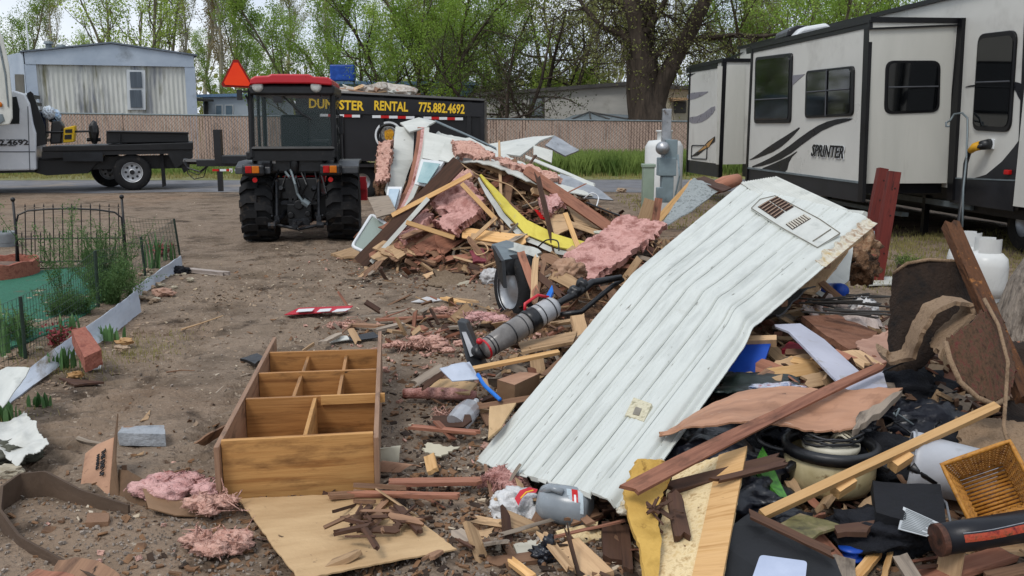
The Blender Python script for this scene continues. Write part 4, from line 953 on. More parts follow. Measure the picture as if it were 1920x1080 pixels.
# ================================================================ DUMP TRAILER
def dump_trailer():
    Y = 19.8; n = V(.0, 1, 0); c = W(740, 345, Y); c.z = 0
    t = thing('dump_trailer', 'black high sided dump trailer with yellow rental lettering behind the pile', 'trailer', c)
    P = lambda x, y, d=0: PL(x, y, V(0, Y + d, 0), n)
    BK = M('trailer_black', ['#08080a', '#121216'], (2, 2, 2), rough=.35, bump=.05, spec=.5)
    TL_, TR = P(560, 170), P(908, 189); BL, BR = P(560, 300), P(908, 305)
    m = MB(); m.prism([TL_, TR, BR, BL], V(0, .08, 0)); m.prism([TL_ + V(0, 1.9, 0), TR + V(0, 1.9, 0), BR + V(0, 1.9, 0), BL + V(0, 1.9, 0)], V(0, .08, 0))
    m.prism([TR + V(-.08, .08, 0), BR + V(-.08, .08, 0), BR + V(-.08, 1.9, 0), TR + V(-.08, 1.9, 0)], V(.08, 0, 0)); m.prism([TL_ + V(.0, .08, 0), BL + V(.0, .08, 0), BL + V(.0, 1.9, 0), TL_ + V(.0, 1.9, 0)], V(.08, 0, 0))
    m.box((BL + BR) / 2 + V(0, 1, .05), ((BR - BL).length - .2, 1.8, .1)); box = m.build('dump_box', BK, t)
    m = MB(); m.tube([TL_ + V(0, -.03, 0), TR + V(0, -.03, 0)], .05, 6); 
    for x in (562, 640, 717, 793, 880, 905): a, b = P(x, 176 + (x - 560) * .05), P(x, 302); m.box((a + b) / 2 + V(0, -.05, 0), (.09, .1, (a - b).length))
    # the lettered top board sits proud of the ribs
    m.build('side_ribs', BK, t)
    bd = MB().prism([P(562, 176, -.12), P(906, 194, -.12), P(906, 219, -.12), P(562, 211, -.12)], V(0, .02, 0)).build('name_board', BK, t)
    rt = (P(900, 203) - P(600, 188)).normalized(); up = V(0, 0, 1); yy = -.135
    for body, x, y, wd in (('DUMPSTER', 630, 197, 1.17), ('RENTAL', 733, 200, .72), ('775.882.4692', 828, 203.5, .98)):
        put_text('lettering', body, .27, P(x, y, yy), rt, up, TEXTY, bd, bold=.028, width=wd)
    for x0, x1 in ((600, 675), (698, 777), (794, 868)):
        m1, m2 = MB(), MB(); k = 5; 
        for i in range(k):
            a = x0 + (x1 - x0) * i / k; b = x0 + (x1 - x0) * (i + 1) / k; y = 213.5 + (a - 600) * .027
            (m1 if i % 2 == 0 else m2).prism([P(a, y, -.14), P(b, y, -.14), P(b, y + 5, -.14), P(a, y + 5, -.14)], V(0, .01, 0))
        m1.build('white_reflector_tape', WHITEP, bd); m2.build('red_reflector_tape', REFR, bd)
    # round emblem: white disc, dark lettered ring, yellow-brown centre
    cc = P(729, 254, -.08)
    e = MB().cyl(cc, cc + V(0, -.015, 0), .30, n=32).build('round_emblem', WHITEP, t)
    MB().tube([cc + V(.23 * math.cos(a), -.02, .23 * math.sin(a)) for a in [i * math.pi / 16 for i in range(3, 29)]], .03, 4).build('emblem_ring', BLACKP, e)
    MB().blob(cc + V(.02, -.02, .02), (.12, .015, .14), 2, .4, 2).build('emblem_centre', M('emblem_gold', ['#7a4a10', '#d8a020'], (25, 25, 25)), e)
    put_text('emblem_lettering', 'DUMPSTER', .06, cc + V(0, -.02, -.17), V(1, 0, 0), up, BLACKP, e)
    MB().cyl(cc + V(.0, -.018, .02), cc + V(.0, -.026, .02), .17, n=24).build('emblem_disc', M('emblem_grey', ['#2a2622', '#8d8a84'], (20, 20, 20)), e)
    # running gear
    m = MB(); m.box((P(600, 330).lerp(P(900, 330), .5) + V(0, .5, .1)), (4.2, .15, .25)); m.box((P(600, 330).lerp(P(900, 330), .5) + V(0, 1.5, .1)), (4.2, .15, .25)); m.box(P(735, 310, .02), (2.3, .35, .06)); m.build('frame', BK, t)
    for px in (680, 782):
        for d in (.15, 1.75):
            q = P(px, 330, d); q.z = .39; wh = MB().lathe([(.18, -.1), (.34, -.12), (.385, -.08), (.385, .08), (.34, .12), (.18, .1)], q, 'Y', 28).build('wheel', RUBBER, t, smooth=True)
            MB().lathe([(.2, -.1), (.15, -.03), (0, -.05)], q, 'Y', 20).build('rim', STEEL, wh, smooth=True)
    # tongue running left to the truck
    m = MB(); a, b = P(350, 303, 1.1), P(560, 304, .6); m.tube([a, b], .07, 6); m.tube([a, P(560, 304, 1.6)], .07, 6); m.box(P(428, 306, .8), (1.4, .1, .14)); m.cyl(P(352, 303, 1.1), P(345, 303, 1.1), .07, n=8)
    m.build('tongue', BK, t)
    m = MB(); q = P(411, 300, .8); m.box(q + V(0, 0, .3), (.16, .16, .75)); m.box(q + V(0, 0, -.45), (.1, .1, .5)); m.build('jack', BK, t)
    MB().box(P(449, 299, .9), (.66, .5, .2)).build('battery_box', M('black_box', []), t, bevel=.02)
    m1, m2 = MB(), MB(); q = P(430, 318, .6)
    for i, x in enumerate((398, 412, 424, 440, 452, 464)): (m1 if i % 2 else m2).prism([P(x, 317, .6), P(x + 12, 317, .6), P(x + 12, 321, .6), P(x, 321, .6)], V(0, .01, 0))
    m1.build('white_reflector_tape', WHITEP, t); m2.build('red_reflector_tape', REFR, t)
    put_text('maker_letters', 'PJ', .1, P(433, 319, .58), V(1, 0, 0), up, WHITEP, t, bold=.04)
    m = MB(); m.tube([P(350, 305, 1), P(352, 325, 1), P(364, 336, .9), P(382, 332, .9), P(388, 312, .8)], .012, 5); m.tube([P(346, 300, 1), P(356, 322, 1), P(372, 328, .9), P(392, 310, .8)], .01, 5); m.tube([P(344, 303, 1), P(352, 315, 1), P(375, 322, .9), P(395, 306, .8)], .02, 5); m.build('safety_chain_and_cable', BLACKP, t)
    # load heaped above the box
    r = random.Random(9)
    o = MB().blob(P(690, 180, 1.0) + V(0, 0, -.2), (1.2, .8, .42), 4, .5, 2.4, 4).build('trash_load', M('mixed_trash', ['#5b4a3c', '#b9b2a8', '#8d8071'], (7, 7, 7), rough=.9, bump=.8, bscale=25, spots=[('#3c5d86', 4, .64, .05), ('#9c6b58', 3, .6, .06)])); tag(o, 'heap of mixed rubbish filling the dump trailer above its side', 'rubbish')
    for k in range(42):
        q = P(r.uniform(640, 770), r.uniform(166, 183), r.uniform(.3, 1.6)); a = r.uniform(0, 3.1); L_ = r.uniform(.25, .8); d = V(math.cos(a) * L_ / 2, math.sin(a) * .2, r.uniform(-.12, .15))
        if q.x > P(700, 180).x: q.z -= (q.x - P(700, 180).x) * .2
        plank('load_scrap', q - d, q + d, r.uniform(.06, .25), .02, r.choice([W_TAN, W_BROWN, WHITEB, W_GREY, CARD, WHITEB]), None, None, parent=o, rag=.04, roll=r.uniform(-.6, .6))
dump_trailer()

# ================================================================ TRAVEL TRAILER
def rv():
    C0 = V(4.79, 12.5, 0); e1 = V(-.1, .995, 0).normalized(); e2 = V(e1.y, -e1.x, 0); u = V(0, 0, 1)
    t = thing('travel_trailer', 'long white and charcoal travel trailer with three slide-outs', 'travel trailer', C0)
    WH = M('rv_white', ['#bbbab4', '#cac9c2'], (.7, .7, .7), rough=.3, bump=.02, spec=.5, spots=[('#99968f', .7, .58, .25), ('#8f8a80', 5, .66, .12, (1, 1, .3))])
    WH2 = M('rv_ribbed_white', ['#b4b4ac', '#c4c3bb'], (1.4, 1.4, .3), rough=.4, bump=.12, bscale=(14, 14, .3), spots=[('#8a877e', 2, .6, .2, (1, 1, .2))])
    CH = M('rv_charcoal', ['#1d1e21', '#292a2e'], (2, 2, 2), rough=.35, bump=.02, spots=[('#48443f', 1.4, .62, .2)])
    BKP = M('rv_black_trim', ['#0c0c0e', '#141417'], (3, 3, 3), rough=.35, bump=.02)
    SW = M('rv_graphic_dark', ['#17181c', '#1d1e23'], (4, 4, 4), rough=.3, bump=0); SG = M('rv_graphic_grey', ['#76747a', '#85838a'], (4, 4, 4), rough=.3, bump=0)
    S1 = (C0, e2); E1 = (C0, e1); S2 = (C0, e2); F2 = (C0 + e1 * 6.0, e1); MW = (C0 + e2 * 1.25, e2)
    def q(px, py, pl, d=0): return PL(px, py, pl[0] - pl[1] * d, pl[1])
    z = lambda x, y: (1180 + x / 2.347, y / 2.347)
    def pan(name, pts, pl, d0, th, mat, par=t, zoom=True, smooth_=0):
        Pp = [z(*p) if zoom else p for p in pts]
        if smooth_:                                     # chaikin
            for _ in range(smooth_):
                o = []
                for i in range(len(Pp)):
                    a, b = Pp[i], Pp[(i + 1) % len(Pp)]; o += [(a[0] * .75 + b[0] * .25, a[1] * .75 + b[1] * .25), (a[0] * .25 + b[0] * .75, a[1] * .25 + b[1] * .75)]
                Pp = o
        pp = [q(x, y, pl, d0) for x, y in Pp]; return MB().prism(pp, pl[1] * th).build(name, mat, par)
    zc = lambda p: p.z
    zw, zd, ztop = q(*z(1005, 800), S1).z, q(*z(1003, 888), S1).z, q(*z(1055, 88), S1).z
    yl = 4.42
    def boxl(a, b): # local box corners (x along e2, y along e1)
        c = C0 + e2 * ((a[0] + b[0]) / 2) + e1 * ((a[1] + b[1]) / 2) + u * ((a[2] + b[2]) / 2)
        return c, (abs(b[0] - a[0]), abs(b[1] - a[1]), abs(b[2] - a[2]))
    rz = (0, 0, math.atan2(e2.y, e2.x))
    def bx(name, a, b, mat, par=t, bevel=0):
        c, s_ = boxl(a, b); return MB().box(c, s_, rz).build(name, mat, par, bevel=bevel)
    # main body and roof (front towards the far end, tall end near)
    bx('body', (1.25, -4.5, .75), (3.7, 8.6, 3.3), WH)
    bx('roof', (1.2, -4.6, 3.3), (3.75, 8.7, 3.36), BKP)
    bx('undercarriage', (1.35, -4.4, .45), (3.6, 8.4, .75), BKP)
    bx('skirt_wall', (3.4, -4.4, .05), (3.5, 8.4, .5), BKP)
    for y in (-1.2, -2.3):
        for x in (1.7, 3.3):
            c = C0 + e2 * x + e1 * y + u * .38; wh = MB().lathe([(.18, -.12), (.34, -.13), (.38, -.08), (.38, .08), (.34, .13), (.18, .12)], c, 'X', 28).build('wheel', RUBBER, t, smooth=True)
            MB().lathe([(.2, -.1), (.15, -.03), (0, -.05)], c, 'X', 20).build('rim', STEEL, wh, smooth=True)
    # slide one
    s = bx('slide_out', (0, 0, zw), (1.24, yl, ztop - .02), WH)
    bx('slide_roof', (-.03, -.02, ztop - .04), (1.24, yl + .03, ztop + .03), BKP, s)
    pan('slide_graphic_top', [(513, 212), (1057, 86), (1055, 122), (515, 238)], S1, .012, .02, BKP, s)
    pan('end_wall', [(1058, 122), (1432, 106), (1398, 806), (1030, 808)], E1, .014, .02, WH2, s)
    pan('end_shadow_line', [(1058, 122), (1448, 106), (1448, 114), (1058, 130)], E1, .05, .06, BKP, s)  # black strip stands in for the shadow line along the end wall top
    bx('slide_skirt', (0.006, 0, zd), (.06, yl, zw), CH, s); bx('skirt_trim', (-.012, 0, zw - .02), (.03, yl, zw + .01), GREYM, s)
    pan('corner_trim', [(1032, 130), (1057, 88), (1024, 888), (1004, 888)], S1, .035, .05, BKP, s)
    bx('corner_trim', (-.02, yl - .06, zd), (.06, yl + .02, ztop), BKP, s)
    bx('slide_floor_beam', (.1, .05, zw - .16), (1.2, .12, zw), BKP, s)
    def window(px, pl, par, name='window', bars=(), zoom=True, rad=.09):
        c = [q(*(z(*p) if zoom else p), pl, .03) for p in px]
        ctr = sum(c, Vector()) / 4
        f = MB().prism(rrect(c, rad), pl[1] * .04).build(name, BKP, par, bevel=.008)
        c2 = [ctr + (p - ctr) * .9 - pl[1] * .008 for p in c]
        MB().prism(rrect(c2, rad * .8), pl[1] * .01).build('pane', GLASSD, f)
        for k in bars:
            a, b = c2[0].lerp(c2[3], k), c2[1].lerp(c2[2], k); MB().tube([a - pl[1] * .008, b - pl[1] * .008], .011, 4).build('window_rail', M('rail_grey', ['#3a3c40', '#4c4e52'], (4, 4, 4)), f)
        return f
    window(((553, 252), (714, 232), (706, 541), (547, 543)), S1, s, bars=(.66,))
    f = window(((776, 312), (985, 289), (980, 510), (770, 520)), S1, s, bars=(.45,)); MB().tube([q(*z(868, 306), S1, .05), q(*z(862, 512), S1, .05)], .012, 4).build('window_divider', M('rail_grey', []), f)
    window(((1130, 266), (1372, 266), (1366, 494), (1122, 503)), E1, s, bars=(.5,), rad=.12)
    pan('graphic_swoosh', [(520, 708), (580, 690), (650, 660), (710, 610), (762, 550), (700, 590), (620, 640), (550, 690)], S1, .006, .006, SW, s, smooth_=1)
    pan('graphic_swoosh', [(520, 740), (600, 728), (690, 690), (780, 620), (870, 560), (1000, 522), (930, 520), (850, 540), (770, 590), (680, 660), (600, 706)], S1, .006, .006, SW, s, smooth_=1)
    pan('graphic_swoosh', [(570, 746), (630, 722), (700, 690), (748, 658), (705, 700), (690, 762), (640, 758)], S1, .006, .006, SW, s, smooth_=1)
    pan('graphic_swoosh', [(714, 332), (772, 326), (745, 350), (714, 378)], S1, .006, .006, SG, s)
    cc = q(*z(868, 668), S1, .02); put_text('model_lettering', 'SPRINTER', .25, cc, -e1, u, BKP, s, bold=.012, shear=.25, width=1.08, ext=.006)
    put_text('model_lettering_outline', 'SPRINTER', .25, cc + e2 * .006 - u * .006, -e1, u, WHITEP, s, bold=.04, shear=.25, width=1.12, ext=.003)
    # slide two (far)
    zt2 = q(*z(385, 270), S2).z
    s = bx('slide_out', (0, 6.0, zw), (1.24, 8.25, zt2 - .02), WH); bx('slide_roof', (-.03, 5.97, zt2 - .04), (1.24, 8.28, zt2 + .03), BKP, s)
    pan('slide_graphic_top', [(250, 298), (387, 268), (387, 300), (250, 322)], S2, .012, .02, BKP, s)
    pan('end_wall', [(389, 292), (512, 288), (500, 722), (383, 724)], F2, .014, .02, WH2, s)
    bx('slide_skirt', (0.006, 6.0, zd), (.06, 8.25, zw), CH, s); bx('corner_trim', (-.02, 5.98, zd), (.06, 6.06, zt2), BKP, s); bx('corner_trim', (-.02, 8.19, zd), (.06, 8.27, zt2), BKP, s)
    pan('graphic_swoosh', [(254, 410), (340, 402), (350, 404), (300, 432), (256, 442)], S2, .006, .006, SG, s, smooth_=1)
    pan('graphic_swoosh', [(258, 516), (310, 510), (376, 460), (378, 490), (330, 535), (280, 545), (262, 535)], S2, .006, .006, SG, s, smooth_=1)
    pan('graphic_swoosh', [(254, 345), (290, 322), (270, 326), (254, 330)], S2, .006, .006, SW, s)
    pan('graphic_swoosh', [(270, 690), (320, 650), (345, 622), (376, 600), (376, 622), (340, 650), (300, 684)], S2, .010, .006, SW, s)
    pan('graphic_swoosh', [(300, 670), (350, 625), (372, 606), (350, 645)], S2, .016, .004, M('rv_orange', ['#a07a48', '#b48c58'], (4, 4, 4)), s)
    h = rrect([q(*z(*p), S2, .012) for p in ((275, 640), (342, 640), (340, 700), (272, 698))], .04); MB().tube(h, .012, 4, closed=True).build('hatch_outline', BKP, s)
    # main wall details
    pan('graphic_swoosh', [(400, 280), (430, 255), (475, 236), (505, 228), (470, 250), (420, 282)], (C0 + e2 * 1.24, e2), .01, .006, SW)
    window(((1533, 150), (1702, 130), (1672, 582), (1506, 574)), MW, t, 'tall_window', bars=(.5,), rad=.14)
    pan('graphic_band', [(1470, 386), (1500, 374), (1600, 366), (1690, 358), (1728, 368), (1734, 400), (1728, 450), (1712, 430), (1700, 400), (1680, 382), (1600, 378), (1520, 380)], MW, .008, .006, SW, smooth_=1)
    pan('graphic_band', [(1510, 786), (1570, 768), (1640, 710), (1690, 650), (1712, 620), (1706, 700), (1696, 795)], MW, .008, .006, CH)
    pan('lower_skirt', [(1412, 784), (1700, 796), (1688, 930), (1410, 890)], MW, .012, .02, CH); pan('skirt_line', [(1412, 780), (1700, 791), (1700, 797), (1412, 786)], MW, .02, .01, GREYM)
    # flange of slide one against the wall
    pan('slide_flange', [(1432, 84), (1466, 78), (1420, 880), (1396, 880)], MW, .05, .06, BKP); pan('slide_flange', [(1300, 112), (1436, 84), (1460, 78), (1460, 96), (1310, 122)], MW, .05, .06, BKP)
    # near slide at the photo's right edge
    pan('seam_trim', [(1738, 60), (1752, 55), (1712, 925), (1698, 925)], MW, .05, .06, BKP)
    a = q(1912, 120, MW, .1); s3 = bx('slide_out', (1.17, -4.4, zw - .2), (1.24, (a - C0).dot(e1) - .1, 3.1), WH)
    lt = MB().box(q(*z(1665, 758), MW, .03), (.05, .1, .06), rz).build('marker_light', REFR, t, bevel=.01)
    bx('frame_rail', (1.3, -.5, .48), (1.36, 5.5, .56), GREYM); bx('frame_rail', (.9, .5, .3), (1.0, 5.9, .36), GREYM)
    for y in (.6, 3.8): bx('stabiliser_leg', (1.3, y, .0), (1.38, y + .08, .6), BKP)
    # roof hatch and air unit
    qv = lambda x, y, Yd: W(*z(x, y), Yd)
    m = MB(); p = [qv(728, 158, 16.3), qv(765, 118, 16.3), (qv(870, 100, 16.3)), qv(896, 124, 16.3)]; m.prism(p, V(0, .7, 0)); m.build('roof_hatch', WHITEP, t, bevel=.05)
    m = MB(); p = [qv(690, 166, 16.6), qv(700, 130, 16.6), qv(740, 110, 16.6), qv(790, 112, 16.6), qv(850, 150, 16.6)]; m.prism(p, V(0, .8, 0)); m.build('air_conditioner', BKP, t, bevel=.04)
    # power inlet with yellow plug, cord, hook
    pl_ = q(*z(1592, 634), MW, .01); MB().box(pl_, (.03, .13, .13), rz).build('power_inlet', WHITEP, t, bevel=.01)
    A = lambda x, y, d: q(*z(x, y), MW, d)
    cd_ = MB().tube([A(1556, 640, .14), A(1520, 650, .16), A(1495, 672, .16), A(1480, 720, .15), A(1474, 800, .2), A(1462, 900, .3), A(1450, 990, .4), A(1448, 1030, .5)], .03, 8).build('power_cord', BLACKP, None, smooth=True); tag(cd_, 'thick black power cord hanging from the trailer with yellow plug', 'cord')
    MB().tube([A(1545, 640, .12), A(1518, 648, .17), A(1500, 664, .17)], [.06, .055, .04], 8).build('yellow_plug', M('plug_yellow', ['#b8871e', '#cf9c2c'], (6, 6, 6)), cd_, smooth=True); MB().tube([A(1586, 634, .02), A(1550, 640, .15)], [.07, .06], 10).build('plug_cap', BLACKP, cd_, smooth=True)
    h = MB().tube([A(1408, 556, .3), A(1394, 556, .3), A(1394, 540, .3), A(1412, 530, .2), A(1430, 502, .15), A(1465, 497, .12), A(1488, 520, .12), A(1488, 580, .15), A(1484, 700, .2), A(1470, 830, .3), A(1466, 1000, .4)], .014, 6).build('grey_hose', GREYM, None, smooth=True); tag(h, 'thin grey hose looped over a hook on the travel trailer wall', 'hose')
rv()
# ================================================================ LEFT GARDEN AND LEFT FOREGROUND
PLANTG = leafmat('herb_green', '#3d5a2c', '#7d9460', '#587543'); IRIS = M('iris_blade', ['#33562e', '#6b8f5a'], (3, 3, 3), rough=.5, bump=0, transl=.25)
TURF = M('artificial_turf', ['#275744', '#38705a'], (30, 30, 30), rough=.9, bump=.4, bscale=90, spots=[('#5c4f40', 3, .6, .1)])
p = [G(-260, 560, .03), G(-60, 520, .03), G(60, 508, .03), G(170, 500, .03), G(235, 505, .03), G(225, 540, .03), G(130, 610, .03), G(20, 650, .03), G(-260, 700, .03)]
tag(MB().prism(p, V(0, 0, -.015)).build('turf_mat', TURF), 'green artificial turf mat inside the little wire fence', 'turf mat')
def gate():
    a, b = G(32, 508, 0), G(242, 500, 0); ex = (b - a).normalized(); L_ = (b - a).length; u = V(0, 0, 1)
    t = thing('garden_gate', 'black wrought iron garden gate with arched top and finials', 'gate', (a + b) / 2)
    n = Vector((-ex.y, ex.x, 0))
    def z(px, py): return PL(px, py, a, n)
    for x, y in ((24, 374), (228, 369)):
        top_ = z(x, y); m = MB().cyl(V(top_.x, top_.y, 0), top_, .014, n=8).blob(top_, .026, 2, 0); m.build('post', BLACKM, t, smooth=True)
    m = MB(); H = lambda x, y: z(x, y)
    m.tube([H(31, 500), H(30, 420), H(34, 403), H(52, 395), H(90, 392), H(135, 391), H(180, 393), H(215, 398), H(228, 408), H(234, 480)], .011, 6); m.tube([H(31, 492), H(238, 488)], .011, 6); m.tube([H(31, 448), H(234, 446)], .009, 6); m.tube([H(33, 504), H(238, 500)], .008, 6)
    m.build('gate_frame', BLACKM, t)
    for i in range(11):
        x = 50 + i * 17.5; m = MB().tube([H(x - 1, 491), H(x - 3, 386 if 2 < i < 9 else 390)], .006, 5).tube([H(x - 3, 388), H(x - 3, 381)], [.010, .001], 5); m.build('bar', BLACKM, t)
    for i in range(11):
        x = 42 + i * 17.5; m = MB().tube([H(x, 491), H(x - 1, 440)], .006, 5).tube([H(x - 1, 440), H(x - 1, 434)], [.009, .001], 5); m.build('short_bar', BLACKM, t)
    m = MB()
    for i in range(11):
        c = H(45 + i * 18, 496)
        m.tube([c + ex * .02 * math.cos(k * .785) + u * .02 * math.sin(k * .785) for k in range(8)], .0035, 4, closed=True)
    for k in (-1, 1): c = H(134 + k * 5, 391); m.blob(c, (.03, .012, .018), 2, 0)
    m.build('scroll_work', BLACKM, t)
gate()
WIREM = M('dark_green_wire', ['#1c2a22', '#2c3b31'], (5, 5, 5), rough=.5, bump=0)
def wire_fence():
    pts = [((48, 672), (38, 556)), ((185, 580), (178, 470)), ((273, 522), (264, 444)), ((337, 478), (326, 410)), ((243, 470), (232, 404))]
    W3 = []
    for (bx_, by), (tx, ty) in pts:
        b = G(bx_, by); t_ = W(tx, ty, b.y + .02); W3.append((b, t_))
    t = thing('wire_garden_fence', 'low dark green wire mesh fence leaning around the garden bed', 'fence', W3[1][0])
    for i, (b, t_) in enumerate(W3[:4]): MB().cyl(b, t_, .013, n=6).build('stake', WIREM, t)
    W3.insert(0, (G(-180, 790), G(-180, 790) + V(0, 0, .5)))
    for (b0, t0), (b1, t1) in zip(W3, W3[1:]):
        m = MB(); n = max(4, int((b1 - b0).length / .055))
        for i in range(n + 1):
            s_ = i / n; m.tube([b0.lerp(b1, s_), t0.lerp(t1, s_) - V(0, 0, .03 * math.sin(s_ * 3.1))], .0019, 3, caps=False)
        k = 8
        for j in range(k + 1):
            q = j / k; pp = []
            for i in range(7):
                s_ = i / 6; pp.append(b0.lerp(b1, s_).lerp(t0.lerp(t1, s_) - V(0, 0, .03 * math.sin(s_ * 3.1)), q))
            m.tube(pp, .0019, 3, caps=False)
        m.build('mesh_panel', WIREM, t)
wire_fence()
def herb(label, px, py, h, wd, n, seed, mat=PLANTG, stems=30, ls=.022, name='bushy_plant', flower=None):
    b = G(px, py); t = thing(name, label, 'plant', b); r = random.Random(seed); m = MB(); tips = []
    for k in range(stems):
        a = r.uniform(0, 6.28); q = b + V(math.cos(a), math.sin(a) * .6, 0) * wd * .4 * r.random(); d = V(math.cos(a) * .3, math.sin(a) * .3, 1).normalized(); pts = [q.copy()]; hh = h * r.uniform(.45, 1)
        for i in range(6):
            d = (d + V(r.gauss(0, .13), r.gauss(0, .13), .02)).normalized(); q = q + d * hh / 6; pts.append(q.copy())
            if i > 0: e = q + V(r.gauss(0, .07), r.gauss(0, .07), r.uniform(.02, .08)); m.tube([q, e], .0015, 3, caps=False); tips.append((q, e))
            tips.append((pts[-2], pts[-1]))
        m.tube(pts, .003, 3, caps=False)
    m.build('stems', PLANTG, t)
    g = np.random.default_rng(seed); idx = g.integers(0, len(tips), n); A = np.array([tuple(x[0] - b) for x in tips])[idx]; B_ = np.array([tuple(x[1] - b) for x in tips])[idx]
    c = A + (B_ - A) * g.random((n, 1)) + g.normal(0, .02, (n, 3)); u = g.normal(0, 1, (n, 3)); u /= np.linalg.norm(u, axis=1)[:, None]; v = np.cross(u, g.normal(0, 1, (n, 3))); v /= np.linalg.norm(v, axis=1)[:, None]
    s = ls * g.uniform(.5, 1.2, (n, 1)) * .5; leaf_obj(np.stack([c - u * s, c + v * s * .45, c + u * s, c - v * s * .45], 1).reshape(-1, 3), mat, t, 'leaves')
herb('tall feathery green plant rising in front of the iron gate', 195, 545, .72, .4, 9000, 4, stems=46)
herb('lower bushy green plant against the white edging board', 215, 570, .45, .5, 8000, 5, stems=46)
herb('thin leafy plant reaching highest left of gate centre', 120, 560, 1.0, .15, 2400, 6, stems=9)
herb('small spreading herb beside the turf mat', 130, 595, .25, .45, 4200, 7, stems=40)
herb('sparse plant with thin stems near the left photo edge', 40, 640, .22, .4, 2200, 8, stems=26)
herb('red leaved sprig in the garden bed gravel', 110, 650, .14, .12, 260, 9, M('red_leaf', ['#7a3038', '#a04a4e'], (9, 9, 9)), stems=8, ls=.04)
herb('pink-red flowering clump by the last fence stakes', 305, 482, .16, .14, 350, 10, M('red_leaf', []), stems=8, ls=.05)
def iris(label, px, py, h, n, seed, wd=.1):
    b = G(px, py); r = random.Random(seed); m = MB()
    for k in range(n):
        a = r.uniform(0, 6.28); q = b + V(r.gauss(0, wd), r.gauss(0, wd * .5), 0); l = h * r.uniform(.6, 1.05); dx = V(math.cos(a), math.sin(a), 0); side = V(-dx.y, dx.x, 0) * .013; bend = r.uniform(.02, .3) * l
        P_ = [q, q + dx * bend * .15 + V(0, 0, l * .4), q + dx * bend * .45 + V(0, 0, l * .75), q + dx * bend + V(0, 0, l)]
        vs = []
        for i, c in enumerate(P_): w_ = [1, 1.1, .8, .05][i]; vs += [c - side * w_, c + side * w_]
        m._add(vs, [(0, 1, 3, 2), (2, 3, 5, 4), (4, 5, 7, 6)])
    tag(m.build('iris_clump', IRIS), label, 'plant')
iris('sword leaved iris clump beside the left wire stake', 35, 668, .42, 16, 1, .05)
iris('iris leaves standing behind the third wire stake', 287, 505, .42, 12, 2, .06)
iris('small iris blades at the far end of the white edging board', 318, 488, .28, 8, 3, .04)
iris('short iris shoots in the middle of the garden bed', 128, 625, .16, 8, 4, .04)
iris('grass tuft growing over the white edging board', 122, 690, .15, 26, 5, .05)
iris('dark grass tuft at the lower left board end', 10, 790, .12, 24, 6, .05)
iris('small green tuft on the soil below the edging board', 75, 762, .09, 16, 7, .03)
iris('spiky tuft against the middle of the edging board', 200, 640, .13, 24, 8, .05)
tag(blades('weeds', [(-3.4, -2.6, 5.6, 6.8, 700, .06, .003, 40), (-3.3, -2.6, 4.2, 5.3, 200, .04, .003, 30)], GRASSD, 4), 'low green weeds along the outer side of the edging board', 'weeds')
# white edging boards
def strip_sheet(name, up_, lo_, label, mat, th=.012, cat='board', n=40, **k):
    """long sheet between an upper and a lower list of 3-D points"""
    def ip(L_, s_):
        f = s_ * (len(L_) - 1); i = min(int(f), len(L_) - 2); return L_[i].lerp(L_[i + 1], f - i)
    return sheet(name, up_[0], up_[-1], lo_[-1], lo_[0], n, k.pop('ny', 6), th, mat, label=label, cat=cat, pf=lambda u, v: ip(up_, u).lerp(ip(lo_, u), v), **k)
EDG = M('edging_white', ['#9aa2ae', '#b9c0c8'], (2, 5, 1), uv=True, rough=.5, bump=.1, bscale=20, spots=[('#6d6558', 3, .57, .15), ('#453d33', 12, .64, .08)])
lo_ = [G(-60, 815, .01), G(40, 742, .01), G(125, 675, .01), G(205, 632, .01), G(262, 585, .01)]; up_ = [W(-70, 735, lo_[0].y + .22), W(20, 722, lo_[1].y + .16), W(120, 640, lo_[2].y + .1), W(195, 590, lo_[3].y + .1), W(255, 545, lo_[4].y + .12)]
strip_sheet('edging_board', up_, lo_, 'long white plastic edging board lying beside the garden bed', EDG, noise_amp=.012, noise_f=3, jag=.006)
lo_ = [G(248, 572, .012), G(268, 550, .012), G(300, 528, .012), G(340, 505, .012)]; up_ = [W(250, 540, lo_[0].y + .1), W(265, 530, lo_[1].y + .1), W(300, 505, lo_[2].y + .08), W(338, 480, lo_[3].y + .06)]
strip_sheet('edging_board', up_, lo_, 'bent far piece of white edging by the last fence stake', EDG, noise_amp=.012, noise_f=4, n=20, jag=.005)
a = G(-20, 765, .06); sheet('folded_vinyl_sheet', W(-40, 715, 4.7), W(12, 690, 4.95), W(57, 692, 4.85), W(5, 765, 4.45), 10, 12, .006, WHITEB, noise_amp=.02, noise_f=3, label='crumpled white vinyl piece lying over the near edging board', cat='vinyl scrap')
# rust coloured block, stones, paver
def rough_block(name, corners_top, h, mat, label, cat='block', amp=.012, seed=0):
    """hexahedron with worn surfaces from 4 top points"""
    c = [Vector(p) for p in corners_top]; n = 6; P_ = {}; bm = bmesh.new()
    vs = [bm.verts.new(p) for p in c] + [bm.verts.new(p - V(0, 0, h)) for p in c]
    for f in ((0, 1, 2, 3), (7, 6, 5, 4), (0, 4, 5, 1), (1, 5, 6, 2), (2, 6, 7, 3), (3, 7, 4, 0)): bm.faces.new([vs[i] for i in f])
    bmesh.ops.subdivide_edges(bm, edges=bm.edges[:], cuts=5, use_grid_fill=True)
    cc = sum(c, Vector()) / 4 - V(0, 0, h / 2)
    for v in bm.verts:
        d = mnoise.fractal(v.co * 14 + V(seed, 0, 0), .8, 2, 4); v.co += (v.co - cc).normalized() * d * amp
    m = MB(); m._add([v.co.copy() for v in bm.verts], [tuple(v.index for v in f.verts) for f in bm.faces]) if not bm.verts.index_update() else None
    bm.free(); return tag(m.build(name, mat, None, bevel=0, smooth=False), label, cat)
